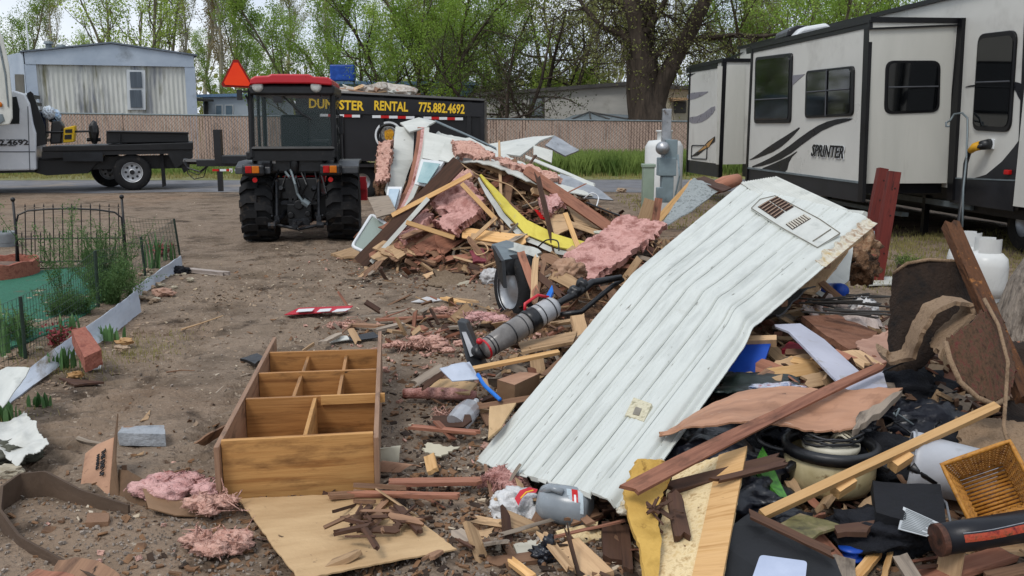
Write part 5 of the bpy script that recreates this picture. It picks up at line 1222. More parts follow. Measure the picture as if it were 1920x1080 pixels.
BRICKR = M('rust_block', ['#6d372e', '#99604f', '#824a3e'], (14, 14, 14), rough=.9, bump=.5, bscale=60)
tp = [W(133, 618, 5.95), W(160, 612, 6.05), W(190, 655, 5.65), W(158, 670, 5.5)]
rough_block('garden_block', tp, .10, BRICKR, 'tilted rust red block resting on the white edging board', seed=2)
PAV = M('paver_grey', ['#6d7278', '#9a9ea2', '#85898c'], (9, 9, 9), rough=.85, bump=.4, bscale=50, spots=[('#84674f', 6, .52, .1)])
rough_block('paver', [G(228, 799, .07), G(308, 797, .07), G(310, 814, .07), G(222, 812, .07)], .065, PAV, 'grey concrete paver lying alone on the dirt', 'paver', .006, 5)
rough_block('wood_chunk', [G(166, 962, .05), G(205, 960, .05), G(203, 978, .05), G(160, 980, .05)], .05, W_BROWN, 'small square chunk of brown wood inside the dark strip loop', 'wood chunk', .006, 8)
ROCK = M('rock_tan', ['#6d5a48', '#a38e78', '#8a7560'], (9, 9, 9), rough=.9, bump=.6, bscale=40, var=.2)
ROCKP = M('rock_pale', ['#8f8674', '#b5ac98'], (9, 9, 9), rough=.9, bump=.5, bscale=40)
def rock(px, py, r_, mat, label, seed, cat='rock', z=0):
    b = G(px, py, z + .01); o = MB().blob(b + V(0, 0, r_ * .3), (r_, r_ * .7, r_ * .45), 3, .5, 1.6, seed).build('rock', mat); return tag(o, label, cat)
rock(235, 645, .06, M('rock_orange', ['#8f6a3c', '#b8946a'], (9, 9, 9), bump=.4), 'ochre stone below the edging board, larger of two', 1); rock(228, 657, .05, ROCK, 'flat brown stone touching the ochre stone', 2)
rock(15, 893, .07, ROCKP, 'cream rock at the left edge under the crumpled bag', 3); rock(175, 678, .045, ROCKP, 'small whitish rock just below the rust red block', 4)
rock(142, 707, .05, M('rock_orange', []), 'orange brown stone left of the dark splinter pile', 5); rock(170, 690, .05, ROCK, 'long mossy stone under the rust red block', 6)
rock(307, 555, .1, M('sandstone', ['#8c6a58', '#b08d7a'], (9, 9, 9), bump=.4), 'pinkish sandstone lump by the bent edging piece', 7)
r = random.Random(31)
for k in range(46):
    px, py = r.uniform(262, 385), r.uniform(508, 580)
    if py > 585 - (px - 262) * .55: continue
    rock(px, py, r.uniform(.02, .05), ROCK if r.random() < .7 else ROCKP, 'loose garden stone spilled beside the bent edging', 40 + k)['group'] = 'spilled garden stones'
for k in range(60):
    px, py = r.uniform(-20, 330), r.uniform(490, 700)
    if py > 700 - px * .62 or py < 560 - px * .2: continue
    rock(px, py, r.uniform(.015, .04), r.choice([ROCKP, ROCK, ROCKP]), 'pale rock scattered inside the garden bed', 100 + k)['group'] = 'rocks in the garden bed'
# red scalloped edging ring, grey pots
def scallop():
    c = G(-10, 520); m = MB(); pts = []
    for k in range(40):
        a = k * math.pi / 20; x, y = c.x + .42 * math.cos(a), c.y + .5 * math.sin(a); z_ = .17 + .02 * abs(math.sin(k * math.pi / 4)); pts.append((x, y, z_))
    for (x0, y0, z0), (x1, y1, z1) in zip(pts, pts[1:] + pts[:1]):
        o = V(c.x - x0, c.y - y0, 0) * .12; m.prism([(x0, y0, 0), (x1, y1, 0), (x1, y1, z1), (x0, y0, z0)], o)
    tag(m.build('scalloped_edging', BRICKR), 'dark red scalloped edging ring around a bed at the left edge', 'edging')
    m = MB(); m.lathe([(0, .12), (.3, .13), (.38, .10)], c); struct(m.build('planter_soil', M('dirt_dark', ['#4b3d33', '#7a6152'], (9, 9, 9), bump=.6)))
scallop()
o = MB().lathe([(.10, 0), (.13, .16), (.14, .2), (.12, .2), (.11, .05), (0, .05)], G(12, 462)).build('plant_pot', M('pot_grey', ['#6f7478', '#8a9094'], (5, 5, 5)), smooth=True); tag(o, 'grey plant pot behind the red scalloped ring', 'plant pot')
iris('grey-green leaves sprouting from the grey pot', 12, 462, .28, 12, 9, .03)
# pale splintered log and dark bag by the end of the edging
plank('weathered_board', G(352, 506, .03), G(432, 514, .02), .09, .04, M('weathered_pale', ['#7d7068', '#b0a59c'], (2, 14, 14), uv=True, bump=.6, bscale=(3, 60, 60)), 'splintered pale weathered board on the dirt past the edging', rag=.12)
o = lump('black_bag', G(335, 508, .03), (.12, .08, .05), DARKCLOTH, 'small dark rag between the edging end and the pale board', 'rag', ridged=True, seed=3)
# sticks and shards
def stick(pts, r_, mat, label, cat='stick', name='stick', group=None):
    o = MB().tube(pts, [r_ * (1 - .5 * i / (len(pts) - 1)) for i in range(len(pts))], 6).build(name, mat); return tag(o, label, cat, group)
stick([G(340, 618, .01), G(375, 607, .015), G(418, 592, .01)], .008, W_TAN, 'pale curved splinter on the dirt left of the bookcase')
stick([G(385, 722, .01), G(430, 712, .012), G(470, 700, .01)], .008, W_GREY, 'grey twig touching the bookcase left side, upper one'); stick([G(405, 738, .01), G(420, 724, .02), G(468, 712, .01)], .007, W_GREY, 'grey forked twig just below the other twig')
stick([G(312, 698, .01), G(340, 694, .01), G(365, 695, .01)], .006, W_BROWN, 'thin brown twig alone on open dirt')
stick([G(146, 822, .02), G(165, 828, .02), G(190, 832, .02)], .013, W_GREY, 'short grey stick behind the printed cardboard flap')
poly('board_shard', [G(366, 832, .05), G(395, 812, .09), G(428, 796, .05), G(420, 812, .03), G(385, 836, .02)], .01, W_BROWN, .005, 'brown shard leaning on the bookcase left side', 'board')
poly('board_shard', [G(110, 708, .02), G(160, 712, .02), G(195, 716, .01), G(140, 722, .02)], .012, W_DARK, .004, 'dark splinter beside the orange brown stone', 'board')
poly('plastic_shard', [W(450, 672, 5.9), W(482, 662, 6.0), W(498, 672, 5.9), W(478, 682, 5.8)], .02, BLACKP, .01, 'black plastic shard behind the bookcase top left', 'plastic scrap')
poly('wood_sliver', [G(262, 790, .02), G(282, 768, .02), G(278, 786, .01)], .006, W_TAN, .003, 'thin tan sliver beside the grey paver', 'board')
poly('wood_sliver', [G(248, 856, .01), G(270, 846, .02), G(268, 852, .01)], .006, W_TAN, .003, 'small tan chip in front of the grey paver', 'board')
poly('white_chip', [G(166, 684, .02), G(190, 682, .02), G(188, 690, .01), G(170, 692, .01)], .008, WHITEP, .003, 'white chip in front of the rust red block', 'tile chip')
# crumpled white bag left, with dark inside
o = sheet('crumpled_bag', W(-30, 810, 4.3), W(45, 775, 4.6), W(95, 835, 4.1), W(30, 872, 3.95), 26, 26, .004, M('bag_white', ['#9c9c96', '#c6c6bf', '#b2b2ab'], (5, 5, 5), rough=.5, bump=.4, bscale=12), noise_amp=.06, noise_f=3, jag=.008, seed=4, label='crumpled dirty white sheet at the left edge above cream rock', cat='plastic sheet')
lump('dark_rag', G(8, 850, .03), (.16, .1, .06), M('olive_rag', ['#3a3b32', '#5a5a4e'], (7, 7, 7), bump=.5), 'dark rag half under the crumpled white sheet', 'rag', ridged=True, seed=7)
# printed cardboard box opened flat
CP = lambda x, y, z_: G(x, y, z_)
t = thing('cardboard_box', 'torn open cardboard box with printed end flap, left foreground', 'box', G(260, 960))
fl = MB().prism([W(150, 916, 3.85), W(160, 850, 4.0), W(182, 833, 4.05), W(213, 820, 4.02), W(208, 880, 3.84), W(204, 936, 3.72)], V(.004, .008, 0)).build('printed_flap', CARD, t)
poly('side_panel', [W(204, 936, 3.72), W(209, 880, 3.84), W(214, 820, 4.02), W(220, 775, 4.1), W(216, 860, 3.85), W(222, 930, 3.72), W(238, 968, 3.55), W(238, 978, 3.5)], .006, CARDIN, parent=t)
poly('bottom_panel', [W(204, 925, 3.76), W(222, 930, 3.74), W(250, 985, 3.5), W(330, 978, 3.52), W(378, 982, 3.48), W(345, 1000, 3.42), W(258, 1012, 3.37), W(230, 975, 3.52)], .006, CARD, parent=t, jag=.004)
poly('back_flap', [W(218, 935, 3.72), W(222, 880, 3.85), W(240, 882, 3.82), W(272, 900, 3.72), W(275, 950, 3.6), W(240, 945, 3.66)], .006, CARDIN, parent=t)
poly('front_flap', [W(266, 910, 3.64), W(330, 930, 3.6), W(368, 942, 3.56), W(390, 968, 3.5), W(330, 966, 3.48), W(278, 952, 3.5)], .006, M('cardboard_mid', ['#6f563f', '#8c6f55'], (4, 4, 4), uv=True, bump=.1, bscale=50), parent=t)
rt = (W(186, 905, 3.8) - W(190, 850, 3.95)).normalized(); uu = (W(204, 870, 3.86) - W(160, 868, 3.95)).normalized()
for k, (x, y, s_, body) in enumerate(((192, 868, .035, 'THIS END UP'), (183, 866, .022, 'HANDLE'))):
    put_text('printed_words', body, s_, PL(x, y, W(150, 916, 3.845), (W(160, 850, 3.995) - W(150, 916, 3.845)).cross(W(204, 936, 3.715) - W(150, 916, 3.845)).normalized()), rt, uu, BLACKP, fl, bold=0, width=.16 if k == 0 else .09)
def fluff(name, px, py, z_, rr, mat, label, seed, n=5, cat='insulation', group=None, fl_=.55):
    r = random.Random(seed); m = MB(); c = G(px, py, z_) if not isinstance(px, Vector) else px
    for k in range(n):
        d = V(r.gauss(0, rr * .55), r.gauss(0, rr * .35), r.uniform(0, rr * .3)); s_ = rr * r.uniform(.2, .5); m.blob(c + d, (s_ * 1.3, s_, s_ * fl_), 3, .5, 2.0, seed * 9 + k, fine=.2)
    # stray fibres
    for k in range(26):
        a = r.uniform(0, 6.28); q = c + V(math.cos(a) * rr, math.sin(a) * rr * .6, r.uniform(-.1, .5) * rr) * r.uniform(.5, .95); m.tube([q, q + V(r.gauss(0, .02), r.gauss(0, .02), r.gauss(.01, .015)), q + V(r.gauss(0, .04), r.gauss(0, .04), r.gauss(.0, .02))], [.005, .004, .001], 4)
    return tag(fuzz(m.build(name, mat, smooth=True), 700, .016, seed), label, cat, group)
fluff('pink_insulation', W(348, 918, 3.72), 0, 0, .13, PINKL, 'pink insulation batt lying in the opened cardboard box', 3, 16)
fluff('pink_insulation', 405, 945, .06, .09, SALMON, 'salmon tuft at the corner of the batt by the bookcase', 5)
fluff('pink_insulation', 400, 1025, .03, .11, SALMON, 'salmon clump of insulation alone on the ground, bottom left', 6, 9)
# dark strip bent into a loop
t_ = [(235, 990, .0), (120, 935, .03), (60, 908, .05), (25, 915, .05), (5, 945, .04), (10, 990, .03), (60, 1035, .01), (150, 1072, .0), (250, 1120, 0)]
lo_ = [G(x, y, 0.0) for x, y in ((240, 975), (150, 958), (85, 930), (40, 935), (8, 955), (3, 990), (40, 1030), (110, 1062), (240, 1130))]
up_ = [p + V(0, .01, h) for p, h in zip(lo_, (.06, .09, .11, .11, .10, .08, .05, .035, .03))]
strip_sheet('bent_strip', up_, lo_, 'long dark brown strip of trim bent into a loop, bottom left', M('strip_brown', ['#3b2f26', '#5b4a3c'], (3, 12, 12), uv=True, rough=.8, bump=.3, bscale=40), n=70, ny=3, cat='trim strip')
poly('broken_board', [G(90, 1090, .02), G(110, 1050, .05), G(150, 1045, .05), G(200, 1060, .04), G(230, 1090, .02)], .02, W_BROWN, .01, 'brown broken board at the bottom left photo edge', 'board')
poly('broken_board', [G(20, 1100, .02), G(70, 1066, .04), G(140, 1078, .03), G(130, 1100, .02)], .02, W_RED, .01, 'reddish board corner poking in at bottom left', 'board')

# ---------------------------------------------------------------- bookcase lying on its back
def bookcase():
    h = .27; nl = G(415, 842, h); nr = G(696, 806, h); fl = G(513, 634, h); fr = G(714, 627, h)
    # regularise into a box in the ground plane
    ax = ((fl + fr) / 2 - (nl + nr) / 2); Ln = ax.length; ax.normalize(); sx = Vector((ax.y, -ax.x, 0)); wd = .66
    nc = (nl + nr) / 2; c0 = nc - sx * wd / 2; c0.z = 0
    t = thing('bookcase', 'orange-brown wooden bookcase with compartments lying on its back', 'bookcase', (c0.x, c0.y, 0), math.atan2(-ax.x, ax.y))
    X = PM[t.name]
    def loc(px, py): q = G(px, py, h) - c0; return q.dot(sx), q.dot(ax)
    def bb(name, a, b, mat, par=t): return MB(X).box([(a[i] + b[i]) / 2 for i in range(3)], [abs(a[i] - b[i]) for i in range(3)]).build(name, mat, par, bevel=.002)
    th = .022; z0 = .02
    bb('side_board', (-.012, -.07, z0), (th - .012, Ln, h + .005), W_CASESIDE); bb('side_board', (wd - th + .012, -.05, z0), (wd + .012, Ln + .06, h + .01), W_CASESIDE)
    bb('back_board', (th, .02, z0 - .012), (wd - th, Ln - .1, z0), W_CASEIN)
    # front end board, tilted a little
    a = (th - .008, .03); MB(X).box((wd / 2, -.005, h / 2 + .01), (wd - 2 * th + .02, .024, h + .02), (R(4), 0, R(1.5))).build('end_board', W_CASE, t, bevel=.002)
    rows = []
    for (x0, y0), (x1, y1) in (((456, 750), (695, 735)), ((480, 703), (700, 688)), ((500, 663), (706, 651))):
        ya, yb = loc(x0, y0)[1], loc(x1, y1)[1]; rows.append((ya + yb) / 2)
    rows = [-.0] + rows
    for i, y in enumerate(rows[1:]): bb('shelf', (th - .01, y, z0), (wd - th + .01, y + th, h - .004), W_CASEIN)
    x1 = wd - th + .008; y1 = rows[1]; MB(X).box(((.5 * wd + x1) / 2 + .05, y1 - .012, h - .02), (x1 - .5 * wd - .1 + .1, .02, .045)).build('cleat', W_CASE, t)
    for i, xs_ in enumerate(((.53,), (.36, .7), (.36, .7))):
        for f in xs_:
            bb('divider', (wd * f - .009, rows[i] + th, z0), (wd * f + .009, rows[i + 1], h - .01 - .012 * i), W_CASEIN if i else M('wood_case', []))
    bb('back_board', (th, .021, z0 - .014), (wd - th, .022, z0 - .013), W_CASEIN) if False else None
bookcase()
# sheet of hardboard in front
sheet('hardboard_sheet', G(447, 938, .035), G(722, 925, .05), G(856, 1032, .03), G(560, 1088, .03), 30, 24, .006, PLY, noise_amp=.006, noise_f=2, jag=.003, seed=8, label='tan hardboard sheet on the ground in front of the bookcase', cat='board')
r = random.Random(12)
for k in range(34):
    px, py = r.gauss(705, 38), r.gauss(968, 20); c = G(px, py, .06 + r.random() * .04); a = r.uniform(0, 3.1); L_ = r.uniform(.05, .2); d = V(math.cos(a), math.sin(a), r.uniform(-.25, .25)) * L_ / 2
    plank('rotten_splinter', c - d, c + d, r.uniform(.008, .03), r.uniform(.006, .015), r.choice([W_DARK, W_DARK, W_BROWN]), 'dark rotten splinter heaped on the tan hardboard sheet', 'splinter', 'splinters on the hardboard sheet', rag=.03, roll=r.uniform(-1, 1))
for a, b, w_, m_, lab in (((650, 925), (862, 930), .035, W_RED, 'thin reddish board lying across the top of the hardboard'), ((727, 905), (905, 902), .06, W_RED, 'brown split board right of the bookcase foot'), ((742, 946), (790, 1000), .03, W_DARK, 'thin dark stick pointing down over the hardboard'), ((610, 930), (700, 925), .04, W_BROWN, 'short brown board tucked under the bookcase end')):
    plank('board', G(*a, .07), G(*b, .06), w_, .018, m_, lab, rag=.05)
# ================================================================ RUBBLE BEDS AND THE MAIN PILE
RUB = M('rubble', ['#2e241c', '#7a5c44', '#574231'], (10, 10, 10), rough=.95, bump=1.0, bscale=40, dist=.04, lo=.35, hi=.66,
        spots=[('#a3815c', 14, .6, .06), ('#a0594a', 5, .62, .08), ('#b5b0a6', 22, .68, .03), ('#1c1612', 8, .58, .1)])
def rubble(name, x0, x1, y0, y1, label, st=.05, mat=RUB, rough=.07):
    xs = np.arange(x0, x1, st); ys = np.arange(y0, y1, st); nx, ny = len(xs), len(ys); vs = []
    for x in xs:
        for y in ys:
            h = hp(x, y); s_ = sm(.02, .12, h)
            vs.append((x, y, h - .05 + s_ * rough * (mnoise.fractal(Vector((x * 4, y * 4, 2)), .7, 2.2, 4) + .5) - (.1 if s_ <= 0 else 0)))
    fs = [(i * ny + j, (i + 1) * ny + j, (i + 1) * ny + j + 1, i * ny + j + 1) for i in range(nx - 1) for j in range(ny - 1)
          if max(hp(xs[i], ys[j]), hp(xs[i + 1], ys[j + 1])) > .012]
    me = bpy.data.meshes.new(name); me.from_pydata(vs, [], fs); me.materials.append(mat); me.update()
    o = bpy.data.objects.new(name, me); COL.objects.link(o); return tag(o, label, 'rubble', kind='stuff')
rubble('rubble', -2.8, 3.4, 9.4, 13.8, 'mass of crushed wood and insulation making up the far demolition pile', .06, rough=.16)
rubble('rubble', -.9, 4.6, 3.4, 9.6, 'low mass of crushed debris under and around the white siding panel', .05)

# chips, litter and gravel, too many to count
def chips(name, label, areas, mat, seed, size, flat_=.25, zmode=True, cat='litter'):
    g = np.random.default_rng(seed); vs = []; fs = []; k = 0
    for (cx, cy, sx, sy, n) in areas:
        for _ in range(n):
            x, y = cx + g.normal() * sx, cy + g.normal() * sy
            if y < 2.2: continue
            # keep bed edges and open dirt tidy
            z = top(x, y); L_ = size * min(2.2, g.lognormal(0, .5)); w_ = L_ * g.uniform(.2, .8); t_ = min(L_, .03) * flat_
            m = Matrix.Rotation(g.uniform(0, 6.28), 3, 'Z') @ Matrix.Rotation(g.normal() * .35, 3, 'Y') @ Matrix.Rotation(g.normal() * .35, 3, 'X')
            for sz in (-1, 1):
                for a, b in ((-1, -1), (1, -1), (1, 1), (-1, 1)):
                    q = m @ Vector((a * L_ / 2 * g.uniform(.6, 1.1), b * w_ / 2 * g.uniform(.5, 1.1), sz * t_ / 2)); vs.append((x + q.x, y + q.y, z + q.z + t_ * .6))
            fs += [(k, k + 3, k + 2, k + 1), (k + 4, k + 5, k + 6, k + 7), (k, k + 1, k + 5, k + 4), (k + 1, k + 2, k + 6, k + 5), (k + 2, k + 3, k + 7, k + 6), (k + 3, k, k + 4, k + 7)]; k += 8
    me = bpy.data.meshes.new(name); me.from_pydata(vs, [], fs); me.materials.append(mat); me.update()
    o = bpy.data.objects.new(name, me); COL.objects.link(o); return tag(o, label, cat, kind='stuff')
CM = lambda n, a, b: M(n, [a, b], (7, 7, 7), rough=.85, bump=.2, bscale=60)
chips('wood_chips', 'brown wood chips strewn over the dirt and piles', [(.1, 4.6, .5, 1.1, 1500), (.6, 3.4, .8, .35, 900), (1.6, 3.4, .8, .4, 700), (-.4, 6.6, .6, .7, 700), (0, 9.6, 1.2, .7, 1000), (-.7, 3.5, .5, .4, 500), (-1.4, 3.6, .6, .5, 250), (0, 11, 1.3, .7, 900), (2, 6, .8, .9, 800)], CM('chip_brown', '#4e3a2c', '#8f6c4e'), 1, .026)
chips('pale_chips', 'pale tan and white chips strewn over the dirt and piles', [(.2, 4.4, .6, 1.1, 260), (.7, 3.4, .9, .35, 260), (-.2, 6.6, .8, .9, 200), (-.2, 10, 1.4, .8, 420), (1.8, 5, 1, 1.2, 320), (-2.4, 7, 1.2, 2, 60), (-2.3, 14, 3, 2.5, 120)], CM('chip_pale', '#a8957a', '#cfc4b2'), 2, .02)
chips('dark_splinters', 'dark splinters and rotten bits on the ground', [(.1, 4.5, .5, 1.0, 1300), (.6, 3.3, .8, .3, 900), (-.6, 3.5, .3, .3, 260), (1.9, 3.4, .8, .4, 700), (0, 9.8, 1.1, .6, 600)], CM('chip_dark', '#241b15', '#46372c'), 3, .026)
chips('gravel', 'coarse grey gravel mixed into the dirt', [(-1.4, 3.3, .8, .4, 2400), (-.1, 4.3, .35, .7, 2000), (.0, 3.1, .7, .25, 1500), (-2.2, 5.2, .9, 1.2, 500), (-.9, 8, 1.4, 1.8, 700), (-3, 15.5, 3, 2.2, 1500), (3, 9.5, 1.2, 1.4, 500), (0, 12, 6, 5, 900)], CM('gravel_grey', '#6b6056', '#9c9186'), 4, .0075, .8, cat='gravel')
chips('pink_fluff', 'little torn bits of pink insulation scattered around', [(-.2, 6.4, .45, .6, 260), (.2, 5.0, .4, .7, 120), (0, 10.2, 1.0, .6, 260), (-1.1, 3.6, .4, .3, 20), (1.5, 8, .6, .6, 120)], SALMON, 5, .022, .6)
chips('dead_leaves', 'small dry leaves lying over garden bed and dirt', [(-3.6, 7, .5, .9, 900), (-3.3, 5.4, .4, .7, 500), (-2.2, 6.2, .9, 1.5, 260), (-2.6, 8.6, .4, .4, 500)], CM('leaf_dry', '#6b5544', '#a3907a'), 6, .022, .1)

# scattered boards following the heap surface
MIXW = [W_BROWN, W_TAN, W_RED, W_DARK, W_GREY, W_BROWN, W_TAN, W_RED]
WN = {'wood_brown': 'brown', 'wood_tan': 'tan', 'wood_reddish': 'reddish', 'wood_dark': 'dark', 'wood_grey': 'grey weathered', 'wood_pine': 'yellow pine'}
def scatter(n, cx, cy, sx, sy, where, group, seed, lmin=.15, lmax=.7, hmin=.06, mats=MIXW, ymin=0, lift=.03, steep=.22):
    r = random.Random(seed); k = 0; tries = 0
    while k < n and tries < n * 30:
        tries += 1; x, y = r.gauss(cx, sx), r.gauss(cy, sy); h = hp(x, y)
        if h < hmin or y < ymin: continue
        L_ = lmin + (lmax - lmin) * r.random() ** 1.8; a = r.uniform(0, math.pi); dx, dy = math.cos(a) * L_ / 2, math.sin(a) * L_ / 2
        p, q = V(x - dx, y - dy, 0), V(x + dx, y + dy, 0); p.z = top(p.x, p.y) + lift + r.random() * .05; q.z = top(q.x, q.y) + lift + r.random() * .05
        dz = r.gauss(0, steep) * L_; p.z = max(.02, p.z - abs(dz) * .2 + (dz if dz > 0 else 0)); q.z = max(.02, q.z - (dz if dz < 0 else 0))
        mt = r.choice(mats); wd = r.choice([.025, .04, .06, .09, .13]) * r.uniform(.7, 1.2); sz = 'short' if L_ < .3 else ('long' if L_ > .5 else 'mid-length')
        plank('broken_board', p, q, min(wd, L_ * .6), r.choice([.008, .012, .02, .035]), mt, f"{sz} splintered {WN[mt.name]} board lying {where}", 'board', group, roll=r.gauss(0, .5), rag=min(.09, L_ * .25)); k += 1
scatter(100, -.1, 10.7, .95, .65, 'loose in the far demolition pile', 'broken boards in the far pile', 41, ymin=9.6, lmax=.9)
scatter(16, -.1, 10.8, .6, .4, 'slanting long and thin over the far pile', 'long laths over the far pile', 47, ymin=9.8, lmin=.9, lmax=1.8, lift=.09)
scatter(20, .9, 11.3, .6, .5, 'on the right flank of the far pile', 'broken boards on the far pile right flank', 42, lmax=.9)
scatter(34, .9, 8.6, .4, .6, 'between the far pile and the siding panel', 'broken boards between pile and panel', 43, lmax=.6, ymin=7)
scatter(18, .5, 6.2, .3, .5, 'around the grey vacuum cleaner', 'broken boards around the vacuum cleaner', 44, hmin=.03, lmax=.5)
scatter(44, 2.3, 5.9, .6, .7, 'in the rubble behind the reddish beam', 'broken boards right of the panel', 45, lmax=.6, hmin=.08)
scatter(18, 2.2, 4.3, .5, .3, 'among the junk at lower right', 'broken boards in the lower right junk', 46, lmax=.45, hmin=.08, mats=[W_DARK, W_BROWN, W_DARK, W_RED])
r = random.Random(50)
for k in range(34):
    x, y = r.gauss(.62, .42), r.gauss(3.35, .3)
    if y < 2.75 or x < -.3: continue
    a = r.uniform(0, 3.1); L_ = r.uniform(.07, .3); d = V(math.cos(a), math.sin(a), r.uniform(-.12, .12)) * L_ / 2; c = V(x, y, .035 + .04 * r.random()); mt = r.choice([W_BROWN, W_DARK, W_TAN, W_RED, W_DARK])
    plank('wood_splinter', c - d, c + d, r.uniform(.012, .05), .012, mt, f"small {WN[mt.name]} splintered piece in the litter below the white panel", 'board', 'splintered pieces below the white panel', rag=.04, roll=r.uniform(-.8, .8))

def board_mass(name, lab, areas, seed, lmin, lmax):
    r = random.Random(seed); vs = []; fs = []; uvs = []; mi = []
    for cx, cy, sx, sy, n, hmin in areas:
        k = 0; tr = 0
        while k < n and tr < n * 20:
            tr += 1; x, y = r.gauss(cx, sx), r.gauss(cy, sy); h = hp(x, y)
            if h < hmin: continue
            k += 1; L_ = r.uniform(lmin, lmax); a_, f_, u_ = plank_mesh(L_, min(r.choice([.015, .03, .05, .09]), L_ * .5), r.choice([.006, .01, .02]), L_ * .2, 0, seed * 999 + k, 3, 2)
            m = Matrix.Rotation(r.uniform(0, 6.28), 3, 'Z') @ Matrix.Rotation(r.gauss(0, .45), 3, 'Y') @ Matrix.Rotation(r.gauss(0, .5), 3, 'X'); c = V(x, y, h + r.uniform(.0, .09)); o = len(vs); off = r.random() * 30
            vs += [c + m @ v for v in a_]; fs += [[o + q for q in f] for f in f_]; uvs += [[(q[0] + off, q[1] + off) for q in u] for u in u_]; mi += [r.randrange(6)] * len(f_)
    o = emit(name, vs, fs, uvs, [W_BROWN, W_TAN, W_RED, W_DARK, W_GREY, W_TAN], origin=(0, 0, 0)); o.data.polygons.foreach_set('material_index', mi); return tag(o, lab, 'debris', kind='stuff')
board_mass('splintered_wood', 'countless small splintered wood pieces filling the demolition piles', [(-.1, 10.9, .9, .7, 620, .08), (1.0, 8.4, .45, .8, 200, .08), (2.2, 5.8, .7, .8, 420, .07), (.6, 6.2, .4, .6, 120, .03), (2.1, 4.2, .6, .4, 200, .05), (1.9, 3.35, .45, .25, 150, -1), (-.55, 7.0, .45, .45, 70, -1), (.15, 5.2, .3, .6, 70, -1), (.1, 9.6, .9, .25, 120, -1), (.35, 3.5, .45, .3, 70, -1)], 77, .08, .34)
# ---- large pieces of the far pile
def Q(*a): return [W(*p) for p in a]
CN = V(0, -1, .35)
def pk(name, a, b, w_, t_, m_, lab, **k): return plank(name, W(*a), W(*b), w_, t_, m_, lab, k.pop('cat', 'board'), nref=k.pop('nref', CN), **k)
pk('long_beam', (674, 495, 10.2), (862, 303, 10.45), .17, .05, W_DARK, 'long dark brown beam leaning up the left flank of the far pile', rag=.02, cat='beam')
pk('metal_trim', (696, 492, 10.05), (803, 372, 10.3), .05, .012, WHITEB, 'pale metal trim strip running beside the long dark beam', cat='trim strip')
pk('beam', (985, 318, 10.9), (1152, 434, 9.7), .12, .05, W_RED, 'reddish beam sloping down the right flank of the far pile', rag=.04, cat='beam')
pk('board', (735, 404, 10.3), (884, 327, 10.35), .05, .03, W_PINE, 'yellow pine lath propped against the long dark beam')
pk('board', (866, 345, 10.3), (930, 412, 10.0), .05, .03, W_PINE, 'pine stick sloping down over the red insulation, leaving a V shape')
pk('board', (930, 408, 9.98), (884, 450, 9.9), .04, .03, W_TAN, 'short tan stick meeting the pine stick at the V')
pk('board', (762, 417, 10.05), (852, 446, 9.95), .05, .035, W_PINE, 'pine batten lying under the flat red insulation batt')
pk('board', (880, 300, 11.2), (1010, 352, 11.0), .05, .02, W_TAN, 'long tan batten just under the white roof strips')
pk('board', (884, 322, 11.0), (1000, 420, 10.4), .045, .02, W_BROWN, 'brown batten crossing behind the yellow strip')
pk('board', (1035, 350, 10.9), (1004, 382, 10.8), .04, .03, W_TAN, 'short pale stick propping up near the reddish beam')
pk('board', (940, 330, 11.1), (1095, 400, 10.6), .07, .02, W_DARK, 'dark board parallel above the reddish beam')
pk('board', (900, 360, 10.8), (960, 330, 11.0), .08, .015, W_RED, 'reddish scrap just right of the yellow strip top')
pk('board', (1070, 420, 9.9), (1190, 460, 9.2), .06, .02, W_TAN, 'tan board between the reddish beam and the pink batt')
pk('board', (1090, 480, 9.0), (1060, 400, 9.6), .05, .02, W_PINE, 'pine splinter standing behind the big pink batt')
pk('board', (1180, 470, 8.9), (1300, 340, 9.6), .07, .03, W_PINE, 'long orange pine stud leaning behind the white panel')
pk('board', (1205, 425, 8.6), (1222, 375, 8.6), .14, .02, W_TAN, 'upright tan board end just left of the leaning pine stud')
pk('board', (1228, 420, 8.55), (1235, 372, 8.6), .07, .03, W_RED, 'reddish stub beside the leaning pine stud')
# left end: white siding, trims, windows
WS = WHITEB
poly('siding_sheet', Q((742, 237, 11.9), (776, 240, 11.9), (774, 300, 11.6), (758, 346, 11.4), (736, 392, 11.1), (722, 356, 11.2), (733, 300, 11.5)), .02, WS, .01, 'white siding sheet standing at the left end of the far pile', 'siding')
wn = poly('window_frame', Q((727, 350, 11.05), (754, 350, 11.0), (742, 396, 10.8), (722, 384, 10.9)), .03, WHITEP, 0, 'small pale blue window in the standing white siding', 'window')
poly('pane', Q((730, 354, 11.0), (749, 354, 10.96), (740, 388, 10.76), (726, 380, 10.85)), .01, M('pane_blue', ['#8fa5b5', '#b3c3cd'], (3, 3, 3), rough=.15, bump=0), parent=wn)
poly('siding_sheet', Q((750, 230, 12.0), (785, 220, 12.1), (817, 227, 12.2), (800, 238, 11.8), (768, 247, 11.7)), .02, WS, .008, 'white folded sheet crowning the top of the far pile', 'siding')
for k, (off, mt, lab) in enumerate(((0, W_RED, 'copper coloured trim strip bending down the pile left end'), (7, PINKL, 'pink foam strip bending beside the copper trim'), (13, WHITEB, 'white corner trim bending beside the pink strip'))):
    pts = [(783 + off, 238), (779 + off, 275), (772 + off, 310), (764 + off, 345), (752 + off, 372), (740 + off, 395)]; Y_ = [11.8, 11.6, 11.4, 11.2, 11.0, 10.8]
    up_ = [W(x, y, yy) for (x, y), yy in zip(pts, Y_)]; lo_ = [W(x + 9, y + 1, yy) for (x, y), yy in zip(pts, Y_)]
    strip_sheet('bent_trim', up_, lo_, lab, mt, th=.03, n=24, ny=2, cat='trim strip')
